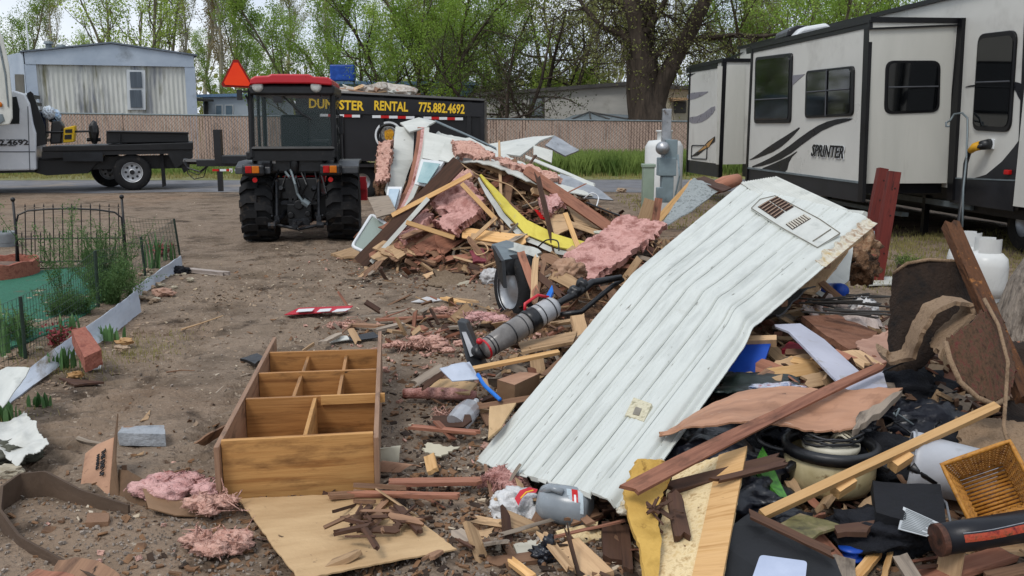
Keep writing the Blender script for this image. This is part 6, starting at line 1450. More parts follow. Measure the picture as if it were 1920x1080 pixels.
fr = poly('siding_sheet', Q((797, 246, 11.7), (860, 262, 11.5), (832, 305, 11.1), (792, 296, 11.3)), .02, WS, .006, 'white siding piece right of the bending trims, upper', 'siding')
poly('siding_sheet', Q((835, 262, 11.4), (868, 276, 11.2), (850, 306, 11.0), (822, 300, 11.1)), .02, WS, .006, 'white siding piece overlapping, nearer the dark beam top', 'siding')
wn = poly('window_frame', Q((790, 298, 11.2), (832, 303, 11.0), (803, 350, 10.9), (777, 345, 11.0)), .03, WHITEP, 0, 'aqua tinted window under the upper white siding piece', 'window')
poly('pane', Q((794, 303, 11.14), (825, 307, 10.95), (801, 344, 10.86), (782, 341, 10.95)), .008, M('pane_aqua', ['#7fa0a4', '#a9c0c0'], (3, 3, 3), rough=.15, bump=0), parent=wn)
# long roof strips
def ribbon(name, pts, wds, label, mat, th=.012, cat='siding', n=36, axis=V(0, .9, .3), **k):
    up_ = [W(*p) for p in pts]; lo_ = [p - (axis if not isinstance(axis, list) else axis[i]).normalized() * w_ for i, (p, w_) in enumerate(zip(up_, wds))]
    return strip_sheet(name, up_, lo_, label, mat, th, cat, n=n, **k)
ribbon('roof_sheet', [(820, 246, 12.3), (880, 262, 12.0), (950, 292, 11.7), (1010, 320, 11.4), (1112, 345, 11.0)], [.35, .4, .4, .35, .15], 'long white roof sheet spilling down the back of the far pile', WS, noise_amp=.04, jag=.02)
ribbon('roof_sheet', [(850, 288, 11.4), (900, 296, 11.2), (960, 318, 11.0), (1040, 345, 10.8), (1110, 360, 10.7)], [.2, .2, .22, .2, .1], 'lower white roof strip crossing above the reddish beam', WS, noise_amp=.05, jag=.02)
ribbon('gutter_strip', [(815, 226, 12.3), (870, 250, 12.2), (930, 278, 12.2)], [.06, .06, .05], 'thin dark edged strip from the pile top to the right', GREYM, cat='trim strip')
poly('raised_roof_sheet', Q((915, 270, 12.4), (1000, 256, 12.6), (1040, 254, 12.6), (1012, 264, 12.2), (975, 292, 11.8), (940, 288, 12.0)), .02, WS, .008, 'white roof sheet tipped up at the back right of the far pile', 'siding')
poly('crumpled_flashing', Q((1040, 254, 12.5), (1086, 281, 12.2), (1060, 292, 12.0), (1022, 272, 12.1)), .02, STEEL, .012, 'crumpled grey metal flashing beside the tipped roof sheet', 'sheet metal')
poly('pale_sheet', Q((1000, 272, 12.0), (1036, 282, 11.8), (1034, 305, 11.7), (1000, 290, 11.8)), .02, WS, .004, 'square white panel under the crumpled flashing', 'siding')
ribbon('roof_sheet', [(985, 292, 11.8), (1050, 318, 11.5), (1115, 346, 11.2)], [.1, .12, .06], 'narrow white strip ending at the pile right tip', WS)
poly('crumpled_flashing', Q((1050, 325, 11.2), (1115, 350, 10.8), (1150, 375, 10.5), (1095, 372, 10.6), (1050, 348, 10.9)), .015, STEEL, .02, 'torn grey sheet metal at the right foot of the far pile', 'sheet metal')
# insulation on the pile
batt('pink_insulation', *Q((712, 275, 11.6), (738, 270, 11.6), (730, 345, 11.2), (708, 345, 11.2)), .07, SALMON, 'salmon insulation strip hanging at the far left of the pile', 11, .05)
lump('rotted_wall_mass', W(718, 335, 11.5), (.1, .12, .3), RUB, 'dark rotted wall chunk at the left end of the far pile', 'rubble chunk', seed=12)
batt('pink_insulation', *Q((800, 372, 10.6), (868, 340, 10.8), (905, 385, 10.4), (845, 425, 10.2)), .09, PINK, 'dusky pink insulation bulging under the pine lath', 13, .09)
batt('pink_insulation', *Q((815, 425, 10.2), (905, 385, 10.35), (912, 400, 10.2), (858, 442, 10.05)), .09, PINK, 'flat dusky red insulation batt above the pine batten', 14, .04)
batt('pink_insulation', *Q((745, 445, 10.3), (800, 400, 10.6), (815, 415, 10.4), (760, 465, 10.1)), .08, PINK, 'dusky pink insulation next to the long dark beam', 15, .06)
batt('pink_insulation', *Q((848, 320, 10.9), (880, 330, 10.9), (872, 378, 10.5), (845, 372, 10.6)), .07, SALMON, 'salmon insulation torn open below the dark beam top', 16, .09)
batt('pink_insulation', *Q((848, 268, 11.4), (900, 275, 11.3), (930, 300, 11.1), (850, 290, 11.1)), .06, SALMON, 'pale salmon insulation between the white roof strips', 17, .07)
batt('pink_insulation', *Q((930, 300, 11.2), (1040, 330, 11.0), (1050, 345, 10.8), (940, 312, 11.0)), .06, SALMON, 'strip of salmon insulation under the long white roof sheet', 18, .07)
batt('pink_insulation', *Q((1010, 380, 10.4), (1052, 370, 10.5), (1055, 388, 10.3), (1018, 402, 10.1)), .06, PINKL, 'bright pink insulation twist right of the yellow strip', 19, .08)
batt('pink_insulation', *Q((1062, 490, 7.9), (1172, 412, 8.5), (1252, 430, 8.2), (1112, 536, 7.5)), .06, PINK, 'big dusky pink insulation batt leaning on the white siding panel', 20, .03, n=36)
# shingled plywood lamellae at the lower left of the pile
r = random.Random(61)
for k in range(30):
    u_ = r.random(); x0 = 702 + u_ * 120 + r.uniform(-8, 8); y0 = 492 - u_ * 12 - r.random() * 26; L_ = r.uniform(45, 95)
    x1 = min(x0 + L_ * .85, 885); y1 = max(y0 - L_ * r.uniform(.35, .75), 420 + r.uniform(0, 14)); Yk = 9.9 + (495 - y0) * .006
    m_ = r.choice([W_RED, W_BROWN, W_TAN, W_RED])
    pk('plywood_strip', (x0, y0, Yk), (x1, y1, Yk + .35), r.uniform(.12, .2), .012, m_, f"{WN[m_.name]} plywood strip fanned out at the pile foot near the dark beam", group='plywood strips fanned at the pile foot', rag=.07, roll=r.uniform(-.15, .15), nref=V(-.2, -1, .6))
pk('plywood_strip', (862, 436, 10.1), (990, 452, 9.8), .16, .012, W_PINE, 'yellowish plywood strip lying across the middle foot of the pile', rag=.08, nref=V(0, -1, 1.2))
pk('plywood_strip', (945, 455, 9.9), (880, 446, 10.0), .14, .012, W_TAN, 'tan plywood end beside the yellowish plywood strip', rag=.06, nref=V(0, -1, 1))
poly('plywood_scrap', Q((1010, 405, 10.2), (1060, 400, 10.3), (1078, 425, 10.0), (1040, 445, 9.8)), .015, W_TAN, .02, 'tan plywood scrap right of the yellow strip middle', 'board')
poly('plywood_scrap', Q((1060, 385, 10.5), (1110, 402, 10.3), (1130, 430, 10.0), (1080, 420, 10.0)), .015, W_TAN, .02, 'tan plywood scrap under the reddish beam lower half', 'board')
# yellow strip
YS = M('yellow_foam', ['#b09e38', '#cfc052', '#c2b146'], (3, 8, 3), uv=True, rough=.6, bump=.1, spots=[('#a8a190', 6, .62, .1)])
up_ = Q((902, 328, 10.9), (925, 352, 10.7), (955, 385, 10.5), (990, 415, 10.1), (1040, 440, 9.8), (1112, 460, 9.4)); lo_ = Q((899, 330, 10.88), (918, 358, 10.6), (945, 398, 10.3), (985, 440, 9.95), (1040, 462, 9.6), (1105, 476, 9.3))
strip_sheet('yellow_strip', up_, lo_, 'long curved yellow foam strip sweeping down the front of the far pile', YS, th=.02, n=50, cat='foam strip', noise_amp=.02)
up_ = [p + V(.0, .02, -.02) for p in lo_]; lo2 = Q((896, 334, 10.9), (910, 365, 10.6), (935, 405, 10.3), (975, 448, 9.95), (1035, 472, 9.6), (1100, 488, 9.25))
strip_sheet('clear_sheet', up_, lo2, 'whitish translucent plastic edge along the yellow strip', M('cloudy_plastic', ['#a3a49e', '#bfc0ba'], (5, 5, 5), rough=.3), th=.008, n=40, cat='plastic strip', noise_amp=.03)
poly('red_white_pack', Q((1002, 392, 10.2), (1016, 396, 10.2), (1030, 412, 10.1), (1014, 410, 10.1)), .01, REFR, 0, 'red and white printed scrap lying on the yellow strip', 'packaging')
# white framed window at the foot, left
A_, B_, C_, D_ = Q((697, 402, 10.75), (742, 432, 10.6), (700, 480, 10.25), (660, 462, 10.35))
t = thing('window_frame', 'white framed window leaning against the foot of the long dark beam', 'window', (A_ + B_ + C_ + D_) / 4)
m = MB(); m.tube(rrect([A_, B_, C_, D_], .05, 3), .022, 6, closed=True); m.build('frame', WHITEP, t, smooth=True)
GC = bpy.data.materials.new('dusty_glass'); GC.use_nodes = True; b_ = GC.node_tree.nodes['Principled BSDF']; b_.inputs['Base Color'].default_value = (.30, .36, .32, 1); b_.inputs['Roughness'].default_value = .2; b_.inputs['Alpha'].default_value = .75
MB().prism([A_, B_, C_, D_], V(0, .006, 0)).build('pane', GC, t)
poly('siding_scrap', Q((689, 370, 10.9), (728, 366, 10.9), (744, 398, 10.6), (706, 408, 10.6)), .02, W_GREY, .006, 'weathered brown grooved siding scrap above the leaning window', 'siding')
# wires and twigs over the pile
def wire(pts, r_, mat, lab, cat='wire', name='wire'):
    P_ = [W(*p) for p in pts]; o = []
    for i in range(len(P_) - 1):
        p0, p1, p2, p3 = P_[max(i - 1, 0)], P_[i], P_[i + 1], P_[min(i + 2, len(P_) - 1)]
        for k in range(5):
            s_ = k / 5; o.append(.5 * ((2 * p1) + (p2 - p0) * s_ + (2 * p0 - 5 * p1 + 4 * p2 - p3) * s_ ** 2 + (3 * p1 - p0 - 3 * p2 + p3) * s_ ** 3))
    o.append(P_[-1]); return tag(MB().tube(o, r_, 6).build(name, mat, smooth=True), lab, cat)
wire([(862, 305, 11), (900, 330, 10.9), (960, 350, 10.7), (1010, 400, 10.4), (1090, 430, 9.9)], .008, W_TAN, 'thin pale cable draped across the middle of the far pile', 'cable')
wire([(1010, 462, 9.6), (1025, 450, 9.5), (1045, 452, 9.4), (1048, 470, 9.3)], .008, BLACKP, 'thin black wire arching above the grey box', 'wire')
wire([(1095, 372, 10.3), (1110, 362, 10.2), (1122, 370, 10.2), (1118, 388, 10.1)], .008, WHITEP, 'white wire loop at the right end of the far pile', 'wire')
wire([(1100, 380, 10.2), (1150, 400, 9.9), (1200, 418, 9.6)], .01, BLACKM, 'dark thin rod lying between far pile and white panel', 'rod')
wire([(885, 460, 9.9), (895, 478, 9.7), (915, 470, 9.7), (905, 455, 9.8), (885, 460, 9.9)], .008, W_TAN, 'pale wire ring tangled at the pile foot', 'wire')
# white small pail, red rags, carpet scrap, sacks at foot
o = MB().lathe([(0, 0), (.07, 0), (.085, .13), (.095, .13), (.095, .145), (.075, .14), (.06, .02)], W(1130, 455, 9.2) - V(0, 0, .03)).build('plastic_tub', M('cream_plastic', ['#b5b5a3', '#c8c8b8'], (5, 5, 5)), smooth=True); tag(o, 'small cream plastic tub behind the big pink batt', 'tub')
fluff('pink_insulation', 893, 492, .10, .14, SALMON, 'salmon fluff with wires at the foot of the far pile', 33, 6)
poly('dark_red_rag', Q((880, 470, 9.8), (905, 465, 9.8), (912, 490, 9.6), (886, 492, 9.6)), .03, M('maroon_cloth', ['#5c2428', '#84404a'], (9, 9, 9), bump=.5), .02, 'dark red rag in the tangle at the pile foot', 'rag')
sheet('carpet_scrap', G(800, 533, .03), G(815, 505, .16), G(885, 520, .06), G(835, 541, .02), 16, 12, .012, M('carpet_tan', ['#6b5a48', '#8f7d68'], (60, 60, 60), rough=1, bump=.8, bscale=140), noise_amp=.05, jag=.02, label='piece of tan carpet on the dirt in front of the far pile', cat='carpet')
poly('white_tile', [G(852, 536, .02), G(868, 525, .05), G(886, 526, .04), G(872, 538, .02)], .01, ROCKP, .008, 'whitish shard tucked under the tan carpet piece', 'tile')
poly('wood_chunk', [G(792, 515, .03), G(822, 505, .08), G(825, 512, .06), G(800, 522, .02)], .05, W_TAN, .006, 'pale yellowish wood chunk left of the tan carpet piece', 'wood chunk')
lump('white_sack', G(922, 520, .07), (.11, .07, .09), M('sack_white', ['#a9a8a8', '#c3c2c1'], (5, 5, 5), rough=.5, bump=.3), 'whitish plastic sack beside the upright wheel', 'bag', seed=5, ridged=True)
poly('flat_stone_litter', [G(620, 475, .03), G(665, 462, .06), G(678, 480, .05), G(640, 482, .02)], .03, W_TAN, .015, 'pale rotten wood flake left of the leaning window', 'board')
r = random.Random(66)
for k in range(26):
    c = G(r.gauss(860, 60), r.gauss(508, 10), .04); a = r.uniform(0, 3.1); L_ = r.uniform(.08, .35); d = V(math.cos(a), math.sin(a), r.uniform(-.2, .3)) * L_ / 2; mt = r.choice([W_BROWN, W_TAN, W_RED])
    plank('wood_scrap', c - d, c + d, r.uniform(.02, .07), .014, mt, f"small {WN[mt.name]} scrap fallen at the front foot of the far pile", 'board', 'scraps at the far pile foot', rag=.05, roll=r.uniform(-.6, .6))

# ================================================================ MIDDLE: wheel, vacuum, boards
def up_wheel():
    c = W(968, 545, 7.35); t = thing('trailer_wheel', 'upright black tyre with pale steel rim half hidden by debris', 'wheel', V(c.x, c.y, 0)); c.z = .28
    MB().lathe([(.17, -.075), (.24, -.085), (.275, -.06), (.28, 0), (.275, .06), (.24, .085), (.17, .075)], c, 'X', 36).build('tyre', RUBBER, t, smooth=True)
    MB().lathe([(.19, -.08), (.17, -.05), (.12, -.02), (.06, -.05), (0, -.05)], c, 'X', 28).build('rim', STEEL, t, smooth=True)
    MB().lathe([(.19, .08), (.17, .05), (.12, .02), (.0, .03)], c, 'X', 28).build('rim', STEEL, t, smooth=True)
    t.rotation_euler = (0, 0, R(28))
up_wheel()
t = thing('battered_box', 'grey battered equipment box tipped over above the upright wheel', 'box', W(960, 500, 7.3))
poly('top_face', Q((922, 458, 7.6), (950, 450, 7.9), (985, 462, 7.8), (1000, 478, 7.4), (940, 488, 7.2)), .03, GREYM, .004, parent=t)
poly('front_face', Q((922, 460, 7.55), (940, 489, 7.15), (944, 540, 7.05), (934, 520, 7.2)), .03, BLACKM, .004, parent=t)
poly('side_face', Q((940, 489, 7.15), (1000, 479, 7.35), (1002, 520, 7.3), (952, 516, 7.15)), .03, BLACKM, .01, parent=t)
for a, b, w_, m_, lab in (((955, 460, 7.5), (1020, 478, 7.3), .07, WHITEB, 'pale board lying over the grey battered box'), ((975, 470, 7.3), (1008, 560, 6.9), .06, W_RED, 'reddish broken stud standing right of the wheel'), ((1005, 478, 7.2), (1000, 565, 6.9), .05, W_TAN, 'tan splintered stud beside the reddish stud'), ((1022, 485, 7.3), (1000, 575, 6.8), .04, W_BROWN, 'brown splinter crossing behind the blue piece'),
                        ((1015, 478, 7.6), (1085, 510, 7.3), .08, W_BROWN, 'brown plank left of the big pink batt'), ((1030, 510, 7.2), (1100, 545, 6.9), .1, W_TAN, 'tan plank under the big pink batt'), ((990, 500, 7.2), (1060, 560, 6.8), .05, W_DARK, 'dark stick across the tangle right of the wheel'), ((1000, 590, 6.4), (1040, 560, 6.7), .03, W_PINE, 'pine stick under the blue piece')):
    pk('broken_board' if 'pale' not in lab else 'pale_board', a, b, w_, .025, m_, lab, rag=.08)
poly('blue_scrap', Q((1012, 575, 6.3), (1035, 534, 6.5), (1037, 545, 6.45), (1026, 572, 6.25)), .02, M('bright_blue', ['#1a62b8', '#2a76cc'], (5, 5, 5), rough=.4), 0, 'bright blue plastic wedge above the vacuum cleaner', 'plastic scrap')
lump('crumpled_wrap', W(1065, 510, 7.2), (.13, .1, .1), M('kraft_crumple', ['#8b6a54', '#b5937a'], (8, 8, 8), bump=.5), 'crumpled tan paper left of the big pink batt', 'paper', seed=21, ridged=True)
def vacuum():
    Yv = 5.55; a, b = W(908, 655, Yv), W(1042, 572, 5.9); t = thing('vacuum_cleaner', 'grey and black upright vacuum cleaner lying tilted on the debris', 'vacuum cleaner', W(890, 695, Yv))
    ax = (b - a).normalized(); L_ = (b - a).length
    P = lambda s_: a + ax * (L_ * s_)
    MB().tube([P(-.02), P(.0), P(.3), P(.56), P(.58)], [.035, .062, .075, .078, .07], 22).build('dust_bin', M('bin_grey', ['#5d5a58', '#86827e'], (6, 6, 6), rough=.25, bump=.1), t, smooth=True)
    MB().tube([P(.58), P(.59), P(.70), P(.71)], [.075, .082, .082, .07], 22).build('band', BLACKP, t, smooth=True)
    MB().tube([P(.71), P(.72), P(.95), P(1.0)], [.07, .077, .075, .05], 22).build('motor_body', M('silver_plastic', ['#8f9092', '#adaeb0'], (6, 6, 6), rough=.3), t, smooth=True)
    MB().tube([P(0.0) - ax * .0, P(.02)], [.066, .068], 22).build('red_ring', REDP, t)
    m = MB()
    for f in (.06, .1, .34, .5, .76, .9): m.tube([P(f), P(f + .012)], [.0785 if f > .3 else .069] * 2, 22)
    m.build('seam_rings', BLACKP, t)
    s_ = ax.cross(V(0, -1, 0)).normalized(); s_ = s_ if s_.z > 0 else -s_
    o = MB().tube([P(.62) + s_ * .07, P(.66) + s_ * .115, P(.85) + s_ * .12, P(.96) + s_ * .07], .011, 8).build('red_handle', REDP, t, smooth=True)
    MB().tube([P(.95), P(1.1), W(1085, 548, 6.0), W(1110, 530, 6.1), W(1165, 520, 6.2)], [.03, .022, .03, .026, .02], 10).build('handle_pole', BLACKP, t, smooth=True)
    MB().blob(W(1078, 548, 6.0), (.05, .05, .045), 3, .3, 2, 1).blob(W(1092, 536, 6.05), (.04, .04, .05), 3, .3, 2, 2).build('handle_grip', BLACKP, t, smooth=True)
    MB().tube([W(1050, 590, 5.9), W(1090, 585, 5.95), W(1120, 560, 6.05), W(1150, 535, 6.2), W(1168, 524, 6.25)], .018, 8).build('hose', BLACKP, t, smooth=True)
    MB().prism(Q((856, 602, 5.75), (872, 606, 5.75), (908, 690, 5.5), (896, 697, 5.45), (876, 688, 5.45)), V(.02, .12, 0)).build('floor_head', BLACKP, t, bevel=.01)
    MB().prism([p - V(0, .012, 0) for p in Q((866, 622, 5.68), (874, 622, 5.68), (893, 664, 5.56), (882, 668, 5.53))], V(0, .01, 0)).build('head_window', M('silver_plastic', []), t)
    MB().tube([W(893, 664, 5.58), W(905, 657, 5.56)], [.05, .055], 14).build('swivel_neck', BLACKP, t, smooth=True)
    MB().blob(W(899, 640, 5.5), (.022, .02, .022), 2, 0).build('red_knob', REDP, t, smooth=True)
vacuum()
pk('board', (862, 697, 5.1), (1048, 660, 5.3), .035, .02, W_PINE, 'long pine lath lying in front of the vacuum cleaner', nref=V(0, -.3, 1))
poly('plywood_piece', Q((972, 642, 5.8), (1082, 620, 5.9), (1075, 640, 5.7), (978, 660, 5.6)), .02, W_TAN, .004, 'flat orange plywood piece between vacuum cleaner and white panel', 'board')
bx_ = [W(932, 712, 5.1), W(975, 697, 5.3), W(1012, 700, 5.1), W(965, 722, 4.9)]
t = thing('cardboard_box', 'squashed brown cardboard box under the left edge of the white panel', 'box', bx_[3])
MB().prism(bx_, V(0, 0, -.005)).build('box_top', CARD, t); MB().prism([bx_[0], bx_[3], bx_[3] - V(0, 0, .12), bx_[0] - V(0, 0, .1)], V(0, .006, 0)).build('box_side', M('cardboard_mid', []), t); MB().prism([bx_[3], bx_[2], bx_[2] - V(0, 0, .12), bx_[3] - V(0, 0, .12)], V(0, .006, 0)).build('box_side', M('cardboard_mid', []), t)
# white plate, plywood, blue strap, bottle, tube of insulation
sheet('white_tray', *Q((824, 692, 5.0), (880, 680, 5.2), (898, 712, 4.9), (848, 716, 4.85)), 14, 12, .006, M('tray_white', ['#9ea6b4', '#bcc3cf'], (4, 4, 4), rough=.4), disp=lambda u, v: -.035 * sm(0, .3, min(u, 1 - u)) * sm(0, .3, min(v, 1 - v)), label='bluish white plastic tray under the pine lath end', cat='tray')
poly('plywood_piece', [G(800, 730, .07), G(825, 708, .09), G(895, 718, .09), G(880, 738, .07)], .012, PLY, .004, 'pale plywood offcut below the bluish tray', 'board')
pk('board', (772, 722, 4.95), (832, 685, 5.25), .045, .02, W_GREY, 'grey wood piece sloping left of the bluish tray', rag=.04); pk('board', (790, 728, 4.9), (838, 695, 5.15), .03, .02, W_DARK, 'dark wood piece beside the sloping grey piece', rag=.04)
wire([(896, 702, 4.95), (908, 722, 4.85), (925, 738, 4.78), (938, 750, 4.72)], .012, M('bright_blue', []), 'bent blue strap hanging below the pine lath', 'strap', 'blue_strap')
o = MB().tube([G(757, 738, .04), G(800, 737, .05), G(850, 738, .05), G(892, 742, .045)], [.03, .035, .036, .028], 12); o = o.build('insulation_tube', PINK, smooth=True); tag(o, 'pink rod of insulation lying on the ground below the plywood offcut', 'insulation')
GLB = bpy.data.materials.new('clear_plastic'); GLB.use_nodes = True; b_ = GLB.node_tree.nodes['Principled BSDF']; b_.inputs['Base Color'].default_value = (.55, .58, .62, 1); b_.inputs['Roughness'].default_value = .12; b_.inputs['Alpha'].default_value = .55
t = thing('clear_bottle', 'crushed clear plastic jug on the gravel left of the white panel', 'bottle', G(868, 805))
MB().tube([G(852, 800, .03), G(856, 795, .06), G(868, 780, .07), G(880, 768, .06), G(888, 758, .05)], [.035, .062, .066, .06, .02], 14).build('bottle_body', GLB, t); MB().cyl(G(888, 758, .05), G(893, 752, .05), .018, n=12).build('cap', WHITEP, t)
poly('plywood_piece', Q((915, 822, 4.2), (918, 762, 4.5), (968, 755, 4.6), (940, 800, 4.3)), .015, PLY, .003, 'pale yellowish board peeking out left of the white panel', 'board')
fluff('pink_insulation', 808, 648, .05, .15, SALMON, 'salmon insulation clump between bookcase top and vacuum head', 71, 9); fluff('pink_insulation', 760, 650, .03, .1, SALMON, 'flat salmon tuft touching the bookcase top right corner', 72, 5)
fluff('pink_insulation', 905, 600, .07, .16, PINKL, 'pink insulation heap left of the upright wheel foot', 73, 8); fluff('pink_insulation', 840, 590, .05, .12, SALMON, 'salmon tuft on the boards behind the vacuum head', 74, 5)
fluff('pink_insulation', 640, 612, .03, .1, SALMON, 'dirty salmon tuft on the dirt behind the bookcase', 75, 5); fluff('pink_insulation', 830, 780, .015, .03, SALMON, 'tiny salmon tuft on gravel left of the clear jug', 76, 3)
batt('pink_insulation', *Q((905, 912, 3.85), (945, 893, 3.95), (988, 908, 3.8), (960, 932, 3.7)), .05, PINK, 'red-pink insulation chunk under the lower left panel corner', 77, .03)
pk('board', (1000, 745, 4.7), (880, 765, 4.8), .03, .015, W_BROWN, 'brown stick behind the clear jug', rag=.03)
pk('board', (765, 800, 4.45), (905, 812, 4.4), .045, .015, W_RED, 'reddish stick on the gravel below the clear jug', rag=.05, nref=V(0, 0, 1))
# red and white sign face up on the dirt
sp = [G(533, 590, .03), G(560, 577, .04), G(662, 573, .05), G(650, 583, .03)]
o = poly('warning_sign', sp, .006, M('sign_red', ['#a81c2c', '#b82434'], (5, 5, 5), rough=.4), .0, 'red and white printed sign lying flat on the tyre tracks', 'sign')
for (x0, x1, x2, x3) in ((560, 590, 585, 555), (600, 622, 618, 594), (632, 658, 648, 622)):
    MB().prism([G(x0, 580, .055), G(x1, 578.5, .055), G(x2, 583.5, .05), G(x3, 585.5, .05)], V(0, 0, .003)).build('white_print', WHITEP, o)
poly('white_scrap', [G(770, 566, .02), G(800, 556, .05), G(832, 562, .03), G(800, 568, .01)], .006, M('sack_white', []), .006, 'white plastic scrap on dirt left of the pine splinters', 'plastic scrap')
for a, b, w_, m_, lab in (((830, 558), (880, 572), .07, W_PINE, 'yellow pine splinter next to the white plastic scrap'), ((850, 560), (900, 566), .04, W_TAN, 'thin tan splinter beside the yellow pine splinter'), ((700, 600), (850, 592), .05, W_RED, 'long reddish stick on dirt behind the bookcase'), ((640, 608), (720, 612), .07, W_BROWN, 'brown flake behind the bookcase'), ((700, 620), (760, 606), .06, W_GREY, 'grey bent bark strip behind the bookcase'), ((600, 645), (640, 625), .05, W_GREY, 'grey board end just above the bookcase top left')):
    plank('broken_board', G(*a, .05), G(*b, .06), w_, .02, m_, lab, rag=.06)
poly('white_scrap', [G(610, 638, .03), G(650, 628, .04), G(655, 636, .03), G(620, 642, .02)], .006, WHITEB, .004, 'white flake lying by the dark plastic behind the bookcase', 'plastic scrap')
poly('dark_sheet', [G(640, 634, .03), G(700, 622, .06), G(712, 632, .04), G(665, 640, .02)], .006, BLACKP, .006, 'black plastic strip behind the bookcase', 'plastic scrap')
# things between bookcase and panel foot
sheet('bent_card', G(705, 868, .02), G(710, 842, .10), G(752, 838, .08), G(748, 866, .02), 10, 8, .004, M('cream_card', ['#a9a28e', '#c4bda8'], (4, 4, 4)), arc=lambda u, v: (0, 0, .03 * math.sin(u * 3.1)), label='bent cream card standing right of the bookcase', cat='card')
sheet('bent_card', G(705, 884, .02), G(720, 866, .06), G(790, 876, .02), G(750, 886, .01), 10, 8, .004, CARD, arc=lambda u, v: (0, 0, .02 * math.sin(u * 3.1)), label='curled brown card just below the bent cream card', cat='card')
sheet('cream_flake', G(790, 845, .05), G(800, 830, .08), G(858, 838, .06), G(825, 858, .03), 10, 8, .008, M('cream_card', []), noise_amp=.02, jag=.01, label='cream coloured flake on gravel below the clear jug', cat='tile')
pk('board', (805, 855, 4.0), (812, 885, 3.85), .05, .02, W_PINE, 'small pine offcut under the cream flake', rag=.01)
